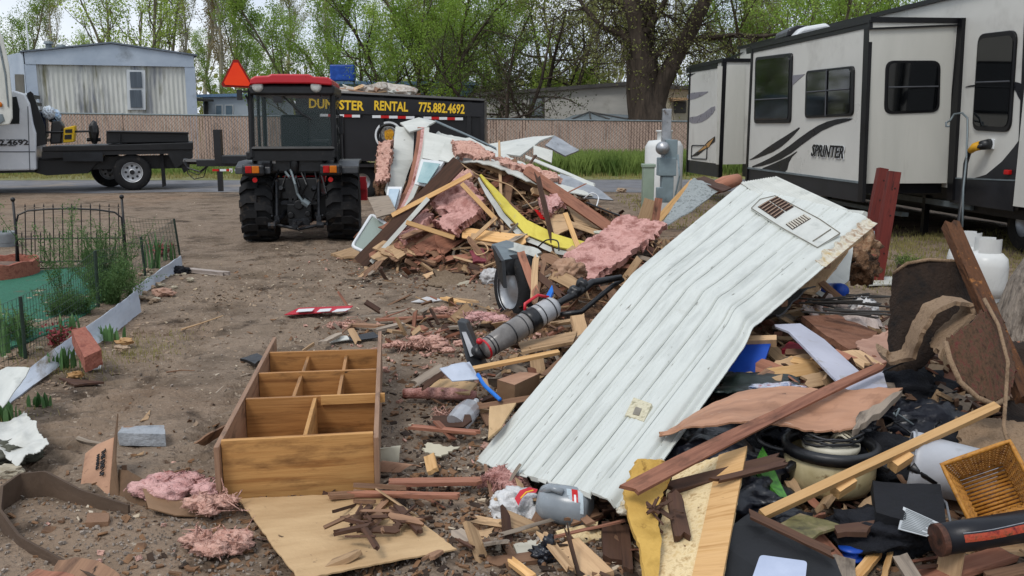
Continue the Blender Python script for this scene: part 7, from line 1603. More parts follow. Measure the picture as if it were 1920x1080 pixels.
# ================================================================ THE WHITE SIDING PANEL
def interp(L_, s_):
    f = s_ * (len(L_) - 1); i = min(int(f), len(L_) - 2); return L_[i].lerp(L_[i + 1], f - i)
def siding_panel():
    lk = [(0, W(890, 865, 4.15)), (.5, W(1185, 512, 6.1)), (1, W(1388, 346, 8.05))]
    rk = [(0, W(1165, 942, 3.2)), (.5, W(1430, 582, 5.2)), (1, W(1640, 407, 7.0))]
    def at(K, v):
        v = max(0., min(1., v))
        for (a, p), (b, q) in zip(K, K[1:]):
            if v <= b:
                s_ = (v - a) / (b - a); return p.lerp(q, s_)
        return K[-1][1]
    t = thing('metal_siding_sheet', 'huge white ribbed metal siding panel sloping over the debris', 'siding panel', at(lk, 0).lerp(at(rk, 0), .5))
    n0 = (at(rk, .2) - at(lk, .2)).cross(at(lk, .5) - at(lk, 0)).normalized()
    if n0.z < 0: n0 = -n0
    pw = .0
    def groove(u):
        d = 0
        for k in range(8):
            c = (k + .6) / 8; x = abs(u - c); d -= .013 * math.exp(-(x / .005) ** 2); x = abs(u - c - .028); d -= .007 * math.exp(-(x / .005) ** 2)
            x = abs(u - c - .07); d += .003 * math.exp(-(x / .006) ** 2)
        return d
    def pf(u, v):
        # slight wander of both edges; the left half folds higher up the sheet than the right
        vv = v - .05 * (u - .5) * math.exp(-((v - .5) / .2) ** 2)
        p = at(lk, vv).lerp(at(rk, vv), u); d = groove(u) + .007 * mnoise.noise(Vector((u * 1.5, v * 2.4, 1.3))) + .002 * mnoise.noise(Vector((u * 9, v * 4, 2.3)))
        # buckles near the crease and bent hem
        d += .03 * math.exp(-((v - .52 + .1 * (u - .5)) / .03) ** 2) * (u ** 2)
        d += .016 * mnoise.noise(Vector((u * 16, v * 3, 5))) * sm(.06, 0, v)
        d -= .05 * sm(.88, 1, u) ** 2
        return p + n0 * d
    o = sheet('siding', pf(0, 0), pf(1, 0), pf(1, 1), pf(0, 1), 240, 110, .006, WHITE, pf=pf, jag=.0015, parent=t, seed=3)
    for k, (u_, v0, v1) in enumerate(((.21, 0, .98), (.33, 0, .8), (.46, .02, .98), (.585, 0, .74), (.71, 0, .72), (.86, .03, .7))):
        MB().tube([pf(u_ + .0035, v0 + (v1 - v0) * i / 60) + n0 * .001 for i in range(61)], .0017, 4).build('groove_line', M('groove_line_grey', ['#6d716f', '#a0a5a2'], (3, 3, 3), lo=.4, hi=.6), t)  # thin grey tubes along some grooves make the rib lines stand out
    # torn hem along the bottom with bent tabs
    r = random.Random(4); m = MB()
    for k in range(9):
        u = .3 + k / 9 * .6; p = pf(u, .0); q = pf(u + .06, .0); d = V(r.uniform(-.01, .01), -.008, -r.uniform(.006, .02)); m.prism([p + n0 * .004, q + n0 * .004, q + d + n0 * .004, p + d * r.uniform(.4, 1.2) + n0 * .004], -n0 * .003)
    m.build('bent_hem', WHITEB, t)
    # plane of the upper facet for vents
    pu = at(lk, .85); nu = (at(rk, .85) - at(lk, .85)).cross(at(lk, 1) - at(lk, .75)).normalized()
    if nu.z < 0: nu = -nu
    def U(x, y, d=.012): return PL(x, y, pu + nu * d, nu)
    z = lambda x, y: (1240 + x / 2.7, 300 + y / 2.7)
    hp_ = [U(*z(*p), .016) for p in ((455, 245), (500, 200), (575, 182), (640, 215), (800, 300), (905, 372), (790, 445), (620, 350))]
    h = MB().prism(hp_, -nu * .012).build('access_hatch', WHITEB, t)
    MB().tube([p + nu * .003 for p in hp_], .004, 4, closed=True).build('hatch_rim', M('grime', ['#5d574c', '#8a8478'], (9, 9, 9)), h)
    for nm, c4, mt, nb_ in (('brown_louvre', ((488, 236), (540, 204), (625, 262), (578, 296)), 'b', 6), ('brown_louvre', ((545, 202), (582, 183), (672, 236), (632, 260)), 'b', 6), ('grey_louvre', ((630, 325), (725, 274), (757, 296), (664, 352)), 'g', 8)):
        c = [U(*z(*p), .019) for p in c4]
        ml = M('louvre_brown', ['#5c3a28', '#9c8470'], (30, 30, 30), rough=.7) if mt == 'b' else M('louvre_dark', ['#35332f', '#55524c'], (20, 20, 20))
        lo = MB().prism(c, -nu * .006).build(nm, M('louvre_hole', ['#2b1a12', '#3a2418'], (5, 5, 5)), h)
        m = MB()
        for k in range(nb_):
            s0, s1 = (k + .2) / nb_, (k + .6) / nb_
            if mt == 'g': a0, a1, b0, b1 = c[0].lerp(c[1], s0), c[0].lerp(c[1], s1), c[3].lerp(c[2], s0), c[3].lerp(c[2], s1)
            else: a0, a1, b0, b1 = c[0].lerp(c[3], s0), c[0].lerp(c[3], s1), c[1].lerp(c[2], s0), c[1].lerp(c[2], s1)
            m.prism([a0 + nu * .002, a1 + nu * .006, b1 + nu * .006, b0 + nu * .002], nu * .002)
        m.build('slats', M('louvre_slat_' + mt, ['#7a5a44', '#a08a76'] if mt == 'b' else ['#a09888', '#c2beb2'], (20, 20, 20)), lo)
    MB().tube([U(*z(768, 410), .02), U(*z(858, 350), .02)], .005, 4).build('hatch_handle_line', M('grime', []), h)
    # square utility tag on the lower slope
    pl_ = at(lk, .2).lerp(at(rk, .2), .85); nl_ = (at(rk, .2) - at(lk, .2)).cross(at(lk, .28) - at(lk, 0)).normalized()
    if nl_.z < 0: nl_ = -nl_
    T = lambda x, y, d: PL(x, y, pl_ + nl_ * d, nl_)
    o = MB().prism([T(*p, .03) for p in ((1172, 778), (1188, 745), (1222, 757), (1207, 790))], -nl_ * .02).build('data_plate', M('tag_cream', ['#a89e80', '#c9c2a8', '#8b8468'], (30, 30, 30), rough=.6), t)
    MB().prism([T(*p, .033) for p in ((1186, 776), (1192, 762), (1203, 766), (1198, 779))], -nl_ * .003).build('plate_print', M('grime', []), o)
    # rusted foam filled edges
    ef = lambda u, v: pf(.945 + .03 * mnoise.noise(Vector((v * 9, 1, 0))) * (1 - u) + .065 * u, .74 + .26 * v) + n0 * .005
    sheet('rusty_edge', ef(0, 0), ef(1, 0), ef(1, 1), ef(0, 1), 8, 50, .004, RUSTEDGE, pf=ef, parent=t)
    m = MB()
    for k in range(9):
        s_ = k / 8; p = pf(.99 - .01 * math.sin(k * 2.1), .0 + s_ * .09) + n0 * .006; m.blob(p, (.022, .024, .014), 3, .5, 3, k + 30)
    m.build('rusty_edge', RUSTEDGE, t, smooth=True)
    # top folded flap going down behind
    a, b = pf(0, 1), pf(.6, 1)
    sheet('folded_flap', W(1389, 345, 8.05), W(1456, 334, 8.3), W(1600, 400, 7.5), W(1520, 440, 6.9), 60, 20, .006, WHITEB, disp=lambda u, v: -.01 + .007 * math.sin(u * 90), parent=t)
    MB().tube([W(1498, 380, 7.9), W(1530, 392, 7.7), W(1560, 396, 7.5), W(1622, 402, 7.1)], .028, 5).build('bent_gutter', WHITEB, t)
    MB().prism([W(1505, 376, 7.95), W(1525, 370, 8.0), W(1600, 398, 7.4), W(1560, 402, 7.45)], V(0, 0, -.01)).build('gutter_flap', WHITEB, t)
    # frame under the panel, seen from the right
    for k, (s0, s1) in enumerate(((.55, .98), (.5, .95))):
        p, q = pf(.9 - k * .25, s0) - n0 * .07, pf(.95 - k * .25, s1) - n0 * .07; plank('stud', p, q, .06, .05, W_TAN, parent=t)
    for k in range(3):
        p, q = pf(.3, .6 + k * .17) - n0 * .05, pf(.97, .6 + k * .17) - n0 * .06; plank('stud', p, q, .05, .04, W_BROWN, parent=t)
siding_panel()
# sheet of wire glass leaning behind the panel
o = sheet('grey_sheet', *Q((1225, 440, 8.6), (1300, 335, 9.3), (1352, 358, 9.2), (1290, 400, 8.7)), 12, 12, .01, M('galvanised', ['#6f7472', '#9ba09e', '#7f8583'], (18, 18, 18), rough=.4, metal=.4, bump=.2, spots=[('#5b5c58', 30, .58, .06)]), noise_amp=.02, jag=.01, label='mottled grey sheet standing behind the white panel', cat='sheet metal')
poly('wood_panel_edge', Q((1300, 336, 9.3), (1356, 358, 9.1), (1372, 352, 9.3), (1320, 330, 9.5)), .02, W_DARK, .01, 'dark edge board on top of the mottled grey sheet', 'board')
o = MB().tube(Q((1340, 352, 9.4), (1360, 344, 9.5), (1384, 336, 9.6)), [.07, .08, .06], 10).build('rolled_rug', W_RED, smooth=True); tag(o, 'reddish brown roll poking up behind the white panel top', 'roll')
# things under and behind the raised panel corner
sheet('dark_tarp', *Q((1425, 600, 5.6), (1500, 545, 6.3), (1530, 540, 6.3), (1455, 592, 5.4)), 16, 10, .01, M('grey_tarp', ['#232527', '#3f4245'], (6, 30, 6), uv=True, bump=.5), noise_amp=.04, label='dark grey corrugated sheet under the right edge of the white panel', cat='sheet')
poly('plywood_piece', Q((1490, 545, 6.6), (1510, 510, 7.0), (1600, 452, 7.4), (1590, 470, 7.2), (1530, 548, 6.7)), .02, W_TAN, .006, 'warm plywood web under the raised corner of the white panel', 'board')
poly('white_board', Q((1545, 500, 7.6), (1600, 450, 7.9), (1592, 525, 7.5), (1580, 540, 7.4), (1540, 530, 7.4)), .04, WHITEB, .01, 'white appliance side behind the raised panel corner', 'appliance panel')
pk('board', (1515, 545, 6.8), (1562, 500, 7.3), .06, .03, W_BROWN, 'brown stud end beneath the plywood web')
pk('board', (1540, 530, 6.8), (1575, 560, 6.6), .05, .02, W_BROWN, 'brown lath sloping to the blue bucket'); pk('board', (1533, 548, 6.7), (1590, 580, 6.4), .04, .012, WHITEB, 'white strip below the blue bucket')
o = MB().tube(Q((1552, 545, 7.2), (1574, 545, 7.0), (1580, 546, 6.95)), [.06, .062, .055], 18).build('blue_bucket', M('royal_blue', ['#173f96', '#2052b4'], (4, 4, 4), rough=.4), smooth=True); tag(o, 'small blue bucket on its side under the raised panel corner', 'bucket')
r = random.Random(81)
for k in range(16):
    x, y = r.uniform(1480, 1590), r.uniform(552, 588); a = W(x, y, 6.4 - (y - 560) * .03); b = a + V(r.uniform(.2, .45), r.uniform(-.35, .0), r.uniform(-.03, .05))
    plank('thin_lath', a, b, .03, .008, M('slat_dark', ['#1e1c1a', '#3b3733'], (4, 30, 4), uv=True), 'thin dark slat in the bundle below the blue bucket', 'slat', 'dark slats below the blue bucket')
lump('rotted_cushion', W(1612, 470, 8.0), (.14, .12, .18), M('brown_foam', ['#4b3528', '#8f6e52', '#b8a48a'], (14, 14, 14), bump=.9, bscale=40), 'brown rotted foam chunk beside the maroon posts', 'foam', seed=6); lump('rotted_cushion', W(1618, 500, 7.9), (.13, .12, .14), RUB, 'darker rotted lump below the brown foam chunk', 'foam', seed=9)
poly('grey_grille', Q((1600, 436, 8.2), (1640, 433, 8.2), (1640, 455, 8.1), (1602, 458, 8.1)), .03, GREYM, .0, 'small grey ribbed metal box left of the maroon posts', 'metal box')
# maroon posts
for (xb, yb, xt, yt, Yb, w_, lab) in ((1642, 524, 1676, 322, 9.3, .12, 'taller maroon painted post standing near the travel trailer'), (1625, 462, 1655, 316, 9.9, .10, 'maroon post leaning just behind the taller one')):
    b = W(xb, yb, Yb); tp = W(xt, yt, Yb + .12); t = thing('painted_post', lab, 'post', b); plank('post_timber', b - V(0, 0, .06), tp, w_, .09, W_MAROON, parent=t, nref=V(0, -1, .1))
    m = MB()
    for s_ in (.25, .6, .85): q = b.lerp(tp, s_) + V(.02, -.047, 0); m.cyl(q, q - V(0, .004, 0), .008, n=8)
    m.build('bolt_holes', BLACKM, t)
poly('white_slab', [G(1610, 522, .02), G(1672, 518, .02), G(1675, 532, .02), G(1625, 534, .02)], .015, WHITEB, .004, 'white slab on the ground at the foot of the maroon posts', 'slab')
# propane cylinders
def propane(px, py, lab, s=1.0):
    b = G(px, py, 0); t = thing('propane_cylinder', lab, 'propane cylinder', b); WP_ = M('tank_white', ['#c2c4c2', '#d3d4d1'], (3, 3, 3), rough=.3, spots=[('#8c8a82', 2.5, .62, .15)]); r_ = .19 * s
    MB().lathe([(0, .04), (r_ * .75, .05), (r_ * .97, .10), (r_, .15), (r_, .34), (r_ * .93, .41), (r_ * .7, .455), (r_ * .3, .48), (0, .485)], b, 'Z', 36).build('tank', WP_, t, smooth=True)
    MB().lathe([(r_ * .72, 0), (r_ * .74, 0), (r_ * .74, .07), (r_ * .72, .07)], b, 'Z', 28).build('foot_ring', WP_, t)
    for a0, a1 in ((.5, 2.4), (3.6, 5.6)):
        m = MB()
        pts = [(a0 + (a1 - a0) * i / 10) for i in range(11)]
        for i in range(10):
            a, c = pts[i], pts[i + 1]; P_ = lambda q, z_, k=1: b + V(math.cos(q) * r_ * .62 * k, math.sin(q) * r_ * .62 * k, z_)
            m.prism([P_(a, .45), P_(c, .45), P_(c, .59), P_(a, .59)], (P_((a + c) / 2, 0, .96) - P_((a + c) / 2, 0)))
        m.build('collar', WP_, t)
    MB().cyl(b + V(0, 0, .48), b + V(0, 0, .54), .02, n=8).box(b + V(0, -.01, .56), (.09, .05, .03)).build('valve', BLACKM, t)
propane(1842, 566, 'white propane cylinder standing in the yard behind the carpet'); propane(1808, 548, 'second white propane cylinder mostly hidden behind the brown beam', .95)
# big white tank, meter pedestals by the far end of the travel trailer
b = G(1246, 352); b = V(W(1243, 350, 16.5).x, 16.5, 0); t = thing('water_softener', 'tall white tank standing behind the grey utility boxes', 'tank', b); TW_ = M('tank_white', [])
zt_ = W(1243, 262, 16.5).z; MB().lathe([(0, 0), (.32, .02), (.34, .1), (.34, zt_ - .12), (.28, zt_ - .02), (.12, zt_)], b, 'Z', 30).build('body', TW_, t, smooth=True); MB().lathe([(.13, zt_ - .02), (.13, zt_ + .14), (.15, zt_ + .14), (.15, zt_ + .17), (0, zt_ + .17)], b, 'Z', 20).build('cap', TW_, t, smooth=True)
UG = M('utility_grey', ['#6b797c', '#84949a'], (3, 3, 3), rough=.6, spots=[('#566062', 3, .6, .15)]); UGR = M('utility_green', ['#7d8c7c', '#93a291'], (3, 3, 3), rough=.6)
b = V(W(1250, 380, 13.6).x, 13.6, 0); t = thing('utility_pedestal', 'grey electric meter pedestal with stacked boxes and a steel post', 'meter box', b)
def ub(nm, x0, y0, x1, y1, dpt, mat, d=0): a, c = W(x0, y0, 13.6 + d), W(x1, y1, 13.6 + d); return MB().box(((a.x + c.x) / 2, 13.6 + d + dpt / 2, (a.z + c.z) / 2), (abs(c.x - a.x), dpt, abs(a.z - c.z))).build(nm, mat, t, bevel=.008)
ub('steel_post', 1243, 204, 1257, 300, .08, STEEL, .12); ub('meter_box', 1250, 262, 1270, 300, .2, UG); ub('main_box', 1236, 296, 1268, 330, .24, UG, -.02); ub('lower_box', 1242, 330, 1262, 380, .22, UG); ub('side_box', 1232, 352, 1243, 372, .12, UG)
q = W(1242, 278, 13.6); MB().lathe([(0, -.14), (.08, -.13), (.1, -.06), (.1, .02)], q, 'Y', 20).build('meter_dial', STEEL, t, smooth=True)
MB().tube([W(1271, 290, 13.5), W(1274, 330, 13.4), W(1264, 375, 13.5)], .015, 6).build('conduit', UG, t)
b = V(W(1214, 375, 13.2).x, 13.2, 0); zt_ = W(1214, 312, 13.2).z; t = thing('green_pedestal', 'narrow pale green utility pedestal left of the meter boxes', 'pedestal', b)
MB().box(b + V(0, 0, zt_ / 2), (.16, .16, zt_)).build('body', UGR, t, bevel=.01); MB().box(b + V(0, 0, zt_ + .012), (.19, .19, .05)).build('lid', UGR, t, bevel=.01)
b = V(W(1192, 378, 14.5).x, 14.5, 0)
rock(1165, 360, .12, ROCK, 'grey stone on the grass left of the green pedestal', 91)

# ================================================================ RIGHT OF THE PANEL
DKM = M('black_bag', ['#0e1016', '#1a1d28'], (4, 4, 4), rough=.35, bump=.5, bscale=16, spec=.5)
pk('long_beam', (1168, 925, 3.05), (1660, 684, 4.35), .062, .015, W_RED, 'long reddish weathered beam crossing over the brown wall panelling', rag=.07, taper=.35, bow=.012, nref=V(0, -.6, 1), cat='beam')
PANL = M('wall_panelling', ['#8d664e', '#b08468', '#9f755a'], (1.5, 9, 1), uv=True, rough=.6, bump=.1, spots=[('#6e4a36', 3, .62, .15), ('#c9b5a2', 30, .7, .03, (.2, 3, 1)), ('#3a281e', 14, .7, .04)])
up_ = Q((1238, 812, 3.75), (1300, 772, 3.95), (1385, 738, 4.1), (1480, 733, 4.12), (1600, 733, 4.1), (1692, 731, 4.1)); lo_ = Q((1236, 816, 3.72), (1290, 800, 3.72), (1370, 798, 3.7), (1450, 804, 3.68), (1530, 808, 3.66), (1598, 806, 3.66))
strip_sheet('wall_panelling', up_, lo_, 'large warped brown wall panelling sheet under the reddish beam', PANL, th=.008, n=60, ny=16, cat='panelling', noise_amp=.035, noise_f=2.5, jag=.004)
poly('torn_edge', Q((1598, 806, 3.64), (1612, 772, 3.8), (1650, 756, 3.9), (1692, 732, 4.08), (1660, 765, 3.85), (1625, 790, 3.7)), .03, W_GREY, .012, 'splintered grey edge of broken board beyond the panelling', 'board')
up_ = Q((1452, 612, 5.3), (1500, 610, 5.3), (1545, 640, 5.0), (1610, 700, 4.5), (1640, 715, 4.4)); lo_ = Q((1455, 616, 5.25), (1478, 625, 5.1), (1508, 655, 4.8), (1558, 708, 4.35), (1590, 732, 4.2))
strip_sheet('white_panel_strip', up_, lo_, 'curving lavender-white panel strip right of the blue sheet', M('lavender_white', ['#9fa0ac', '#b5b6c2'], (3, 3, 3), rough=.5, spots=[('#8b867c', 5, .6, .15)]), n=36, ny=8, cat='panel')
poly('pale_sheet', Q((1590, 732, 4.15), (1560, 706, 4.35), (1655, 690, 4.5), (1664, 726, 4.2)), .01, M('lavender_white', []), .004, 'pale flat panel beneath the reddish beam end', 'panel')
t = thing('blue_sheet', 'deep blue sheet with tan top rail under the white panel edge', 'drawer', W(1400, 698, 5.0))
poly('blue_face', Q((1372, 637, 5.2), (1448, 636, 5.15), (1426, 698, 4.9), (1345, 698, 4.95)), .02, M('royal_blue', []), 0, parent=t); poly('top_rail', Q((1370, 630, 5.2), (1456, 628, 5.15), (1456, 637, 5.1), (1370, 640, 5.15)), .05, W_TAN, 0, parent=t)
poly('hardboard_slab', Q((1503, 592, 5.9), (1570, 590, 6.0), (1645, 622, 5.6), (1640, 650, 5.3), (1592, 655, 5.2), (1550, 630, 5.4)), .04, M('brown_slab', ['#6b4634', '#8d6550'], (9, 9, 9), rough=.9, bump=.5, bscale=50, spots=[('#2e1e16', 10, .64, .06)]), .01, 'thick brown rotted slab right of the lavender strip', 'slab')
sheet('crumpled_cloth', *Q((1500, 585, 6.2), (1560, 570, 6.5), (1665, 600, 6.0), (1600, 632, 5.6)), 36, 26, .006, M('dirty_linen', ['#8f7f78', '#b8aaa2', '#a39089'], (6, 6, 6), bump=.5, bscale=40, spots=[('#a8705c', 4, .58, .1)]), noise_amp=.14, noise_f=4, jag=.03, seed=8, label='crumpled dirty pale cloth behind the brown rotted slab', cat='cloth')
lump('white_sack', W(1618, 580, 6.3), (.09, .09, .08), M('sack_white', []), 'small white sack on the crumpled cloth', 'bag', ridged=True, seed=31)
sheet('pinkish_board', *Q((1600, 640, 5.2), (1668, 615, 5.3), (1672, 690, 4.7), (1640, 690, 4.7)), 16, 16, .01, M('pinkish', ['#8f6a58', '#b58f7c'], (7, 7, 7), bump=.4), noise_amp=.04, jag=.02, label='pinkish torn board left of the dark carpet', cat='board')
for k, (a, b, w_, m_) in enumerate((((1432, 705, 4.7), (1535, 690, 4.8), .09, W_PINE), ((1445, 690, 4.9), (1530, 668, 5.0), .07, W_TAN), ((1470, 672, 5.0), (1560, 690, 4.8), .06, W_PINE), ((1500, 720, 4.5), (1590, 700, 4.6), .09, W_TAN), ((1455, 660, 5.1), (1520, 662, 5.1), .05, W_BROWN), ((1420, 712, 4.6), (1455, 690, 4.8), .05, W_BROWN), ((1585, 655, 5.0), (1640, 690, 4.7), .12, W_TAN), ((1540, 655, 5.0), (1600, 680, 4.8), .1, W_RED))):
    pk('plywood_strip', a, b, w_, .015, m_, f"{['first','second','third','fourth','fifth','sixth','seventh','eighth'][k]} {WN[m_.name]} splintered strip beside the lavender panel strip, counting from lower left", rag=.07, nref=V(0, -.5, 1))
poly('red_cloth', Q((1465, 655, 5.3), (1480, 640, 5.4), (1510, 648, 5.3), (1500, 665, 5.1)), .03, M('red_cloth', ['#6b1420', '#962434'], (9, 9, 9), bump=.5), .01, 'dark red rag in the hollow beside the blue sheet', 'rag')
lump('magazine_scraps', W(1455, 728, 4.4), (.12, .06, .02), M('magazine', ['#2f4a78', '#b5b8c2', '#8a3038'], (25, 25, 25), rough=.4), 'colourful crumpled paper bits above the brown panelling', 'paper', seed=5)
o = sheet('dark_green_tarp', *Q((1330, 735, 4.3), (1360, 700, 4.8), (1500, 715, 4.6), (1490, 735, 4.2)), 26, 18, .01, M('green_black', ['#0f1513', '#1e2b26'], (6, 6, 6), rough=.4, bump=.5), noise_amp=.06, jag=.03, label='black and green plastic bags below the blue sheet', cat='bag')
# black bags and dark cloth in the hollows
for k, (x, y, Y, rr, lab) in enumerate(((1330, 850, 3.75, .22, 'black bag in the hollow left of the roaster pot'), (1420, 850, 3.85, .2, 'dark navy bag between panelling and chipboard slab'), (1400, 900, 3.45, .16, 'black bag squeezed behind the chipboard slab right edge'), (1660, 830, 3.9, .2, 'black bag right of the roaster pot'), (1730, 770, 4.2, .2, 'dark bag mass under the carpet fold'), (1800, 800, 4.1, .2, 'dark cloth heap behind the white bucket'), (1880, 860, 3.8, .22, 'dark cloth at the right photo edge above the basket'), (1650, 960, 3.2, .14, 'black cloth below the roaster pot'), (1460, 950, 3.3, .12, 'black bag directly right of the chipboard slab'), (1700, 700, 4.5, .18, 'dark bundle at the foot of the upright carpet'), (1300, 810, 4.0, .2, 'black bag under the white panel right edge'), (1390, 780, 4.3, .22, 'black bag below the panelling sheet'), (1560, 790, 4.1, .2, 'black bag beneath the panelling right half'))):
    c = W(x, y, Y); c.z -= .08; lump('dark_bag', c, (rr * 1.2, rr, rr * .55), DKM if k % 2 == 0 else DARKCLOTH, lab, 'bag', seed=k + 60, amp=.45, freq=1.6, sub=4)
r = random.Random(92)
for k in range(15):
    x, y = r.uniform(1630, 1830), r.uniform(700, 800); Y = 4.6 - (y - 700) * .006; pts = [W(x, y, Y)]
    for i in range(5): pts.append(pts[-1] + V(r.gauss(0, .06), r.gauss(0, .05), r.gauss(0, .04)))
    m_ = r.choice([BLACKP, BLACKP, GREYM]); o = MB().tube(pts, .005, 5).build('cable', m_, smooth=True); tag(o, 'loose thin cable snaking through the dark junk under the carpet', 'cable', 'cables in the dark junk')
# roaster pot with lid ring and cords
def pot():
    c = W(1553, 905, 3.72); c.z = .06; t = thing('roaster_pot', 'cream enamel roaster pot with black rim among dark bags', 'pot', c); r_ = .19; h = .17
    CR = M('cream_enamel', ['#8a7c58', '#b3a681', '#9f926c'], (5, 5, 3), rough=.35, bump=.05, spots=[('#4c3a26', 5, .6, .12), ('#6e5a3a', 14, .62, .08)])
    MB().lathe([(0, 0), (r_ * .85, .0), (r_ * .95, .03), (r_, .07), (r_, h), (r_ * .96, h), (r_ * .93, .04), (0, .03)], c, 'Z', 40).build('pot_body', CR, t, smooth=True)
    MB().lathe([(r_ * .9, h - .01), (r_ * 1.06, h - .01), (r_ * 1.08, h + .025), (r_ * .98, h + .04), (r_ * .88, h + .02), (r_ * .9, h - .01)], c, 'Z', 40).build('rim', BLACKP, t, smooth=True)
    for sx in (-1, 1): MB().box(c + V(sx * .21 * .94, -.08, h - .05), (.06, .035, .03), (0, R(20) * sx, R(-30) * sx)).build('handle', BLACKP, t, bevel=.008)
    o = MB().lathe([(0, 0), (.1, .0), (.12, .03), (.12, .05), (0, .06)], c + V(.0, 0, h - .02), 'Z', 28).build('pot_lid', M('lid_cream', ['#a59f8c', '#c4bfae'], (6, 6, 6), rough=.4), smooth=True); tag(o, 'small cream lidded dish sitting inside the roaster pot', 'dish')
    m = MB(); r = random.Random(3)
    for k in range(4):
        m.tube([c + V(.13 * math.cos(a + k), .10 * math.sin(a + k), h + .045 + .01 * k + .01 * math.sin(3 * a)) for a in [i * .5 for i in range(12 - k)]], .006, 6)
    tag(m.build('coiled_cord', BLACKP, smooth=True), 'black coiled cord lying in the top of the roaster pot', 'cord')
    m = MB()
    for k in range(3): m.tube([c + V(.05 + .04 * math.cos(a + k), -.02 + .05 * math.sin(a), h + .06 + .02 * math.sin(2 * a + k)) for a in [i * .5 for i in range(11)]], .005, 6)
    tag(m.build('twine', M('cream_card', []), smooth=True), 'pale twine loops hanging over the roaster pot rim', 'twine')
    cc = c + V(-.13, .06, h + .03); MB_ = MB().tube([cc + V(.17 * math.cos(a), .05 * math.sin(a), .045 * math.sin(a) + .0) for a in [i * math.pi / 12 for i in range(24)]], .012, 8, closed=True); tag(MB_.build('black_ring', BLACKP, smooth=True), 'thin black ring leaning at the back of the roaster pot', 'ring')
pot()
def bucket():
    c = W(1712, 868, 3.62); ax = V(.97, .1, -.10).normalized(); t = thing('white_bucket', 'white plastic bucket lying on its side behind the wicker basket', 'bucket', c - V(0, 0, .12)); r_ = .125
    q = Vector((1, 0, 0)).rotation_difference(Vector((ax.x, -.38, ax.z)).normalized()).to_matrix().to_4x4()
    X = Matrix.Translation(c) @ q
    BW = M('bucket_white', ['#a3a6ac', '#bcbfc4'], (3, 3, 3), rough=.4, spots=[('#7d7a76', 3, .6, .15)])
    MB(X).lathe([(r_ * 1.0, -.02), (r_ * 1.06, -.02), (r_ * 1.06, .02), (r_, .03), (r_ * .88, .30), (0, .31)], (0, 0, 0), 'X', 36).build('bucket_wall', BW, t, smooth=True)
    MB(X).lathe([(r_ * 1.0, -.02), (r_ * .85, .29), (0, .295)], (0, 0, 0), 'X', 36).build('bucket_inside', BW, t, smooth=True)
    o = MB().tube([c + V(-.06, -.11, .03), c + V(-.02, -.12, 0), c + V(.04, -.125, -.03)], [.022, .012, .02], 8).build('black_tool', BLACKP, smooth=True); tag(o, 'small black tool handle poking into the bucket mouth', 'tool')
    MB(X).tube([(-.01, r_ * 1.05 * math.cos(a), r_ * 1.12 * math.sin(a)) for a in [i * math.pi / 12 for i in range(13)]], .004, 5).build('bail_handle', STEEL, t)
bucket()
def basket():
    c = W(1858, 915, 3.25); t = thing('wicker_basket', 'square honey coloured wicker basket tipped on its side at right', 'basket', c - V(0, 0, .12)); WK = M('wicker', ['#6f4216', '#b57f36', '#965f24'], (30, 30, 30), rough=.5, bump=.2, bscale=60)
    rot = Matrix.Rotation(R(-28), 4, 'Z') @ Matrix.Rotation(R(62), 4, 'X') @ Matrix.Rotation(R(30), 4, 'Z'); X = Matrix.Translation(c) @ rot; a0, a1, h = .085, .125, .17
    def ring(s_, k=0, wq=.0055):
        a = a0 + (a1 - a0) * s_; P_ = []
        for ex, ey in ((-1, -1), (1, -1), (1, 1), (-1, 1)):
            nx_, ny_ = {(-1, -1): (1, -1), (1, -1): (1, 1), (1, 1): (-1, 1), (-1, 1): (-1, -1)}[(ex, ey)]
            for i in range(8):
                f = i / 8; x, y = ex + (nx_ - ex) * f, ey + (ny_ - ey) * f; w_ = wq * (1 if (i + k) % 2 else -1)
                P_.append(Vector((x * (a + w_), y * (a + w_), h * s_ - h / 2)))
        return P_
    for side in range(1):
        m = MB(X)
        for k in range(18): m.tube(ring(k / 17, k), .0036, 5, closed=True)
        m.build('woven_sides', WK, t, smooth=True)
    m = MB(X)
    for ex, ey in ((-1, -1), (1, -1), (1, 1), (-1, 1)):
        for f in range(8):
            nx_, ny_ = {(-1, -1): (1, -1), (1, -1): (1, 1), (1, 1): (-1, 1), (-1, 1): (-1, -1)}[(ex, ey)]; x, y = ex + (nx_ - ex) * f / 8, ey + (ny_ - ey) * f / 8
            m.tube([(x * a0, y * a0, -h / 2), (x * a1, y * a1, h / 2)], .004, 4)
    m.build('stakes', WK, t); MB(X).tube(ring(1.02, 0, 0), .009, 8, closed=True).build('rim', WK, t, smooth=True)
    m = MB(X)
    for k in range(12): y = -a0 + 2 * a0 * (k + .5) / 12; m.tube([(-a0, y, -h / 2 + .003), (a0, y, -h / 2 + .003)], .0065, 5)
    m.build('base', WK, t, smooth=True)
basket()
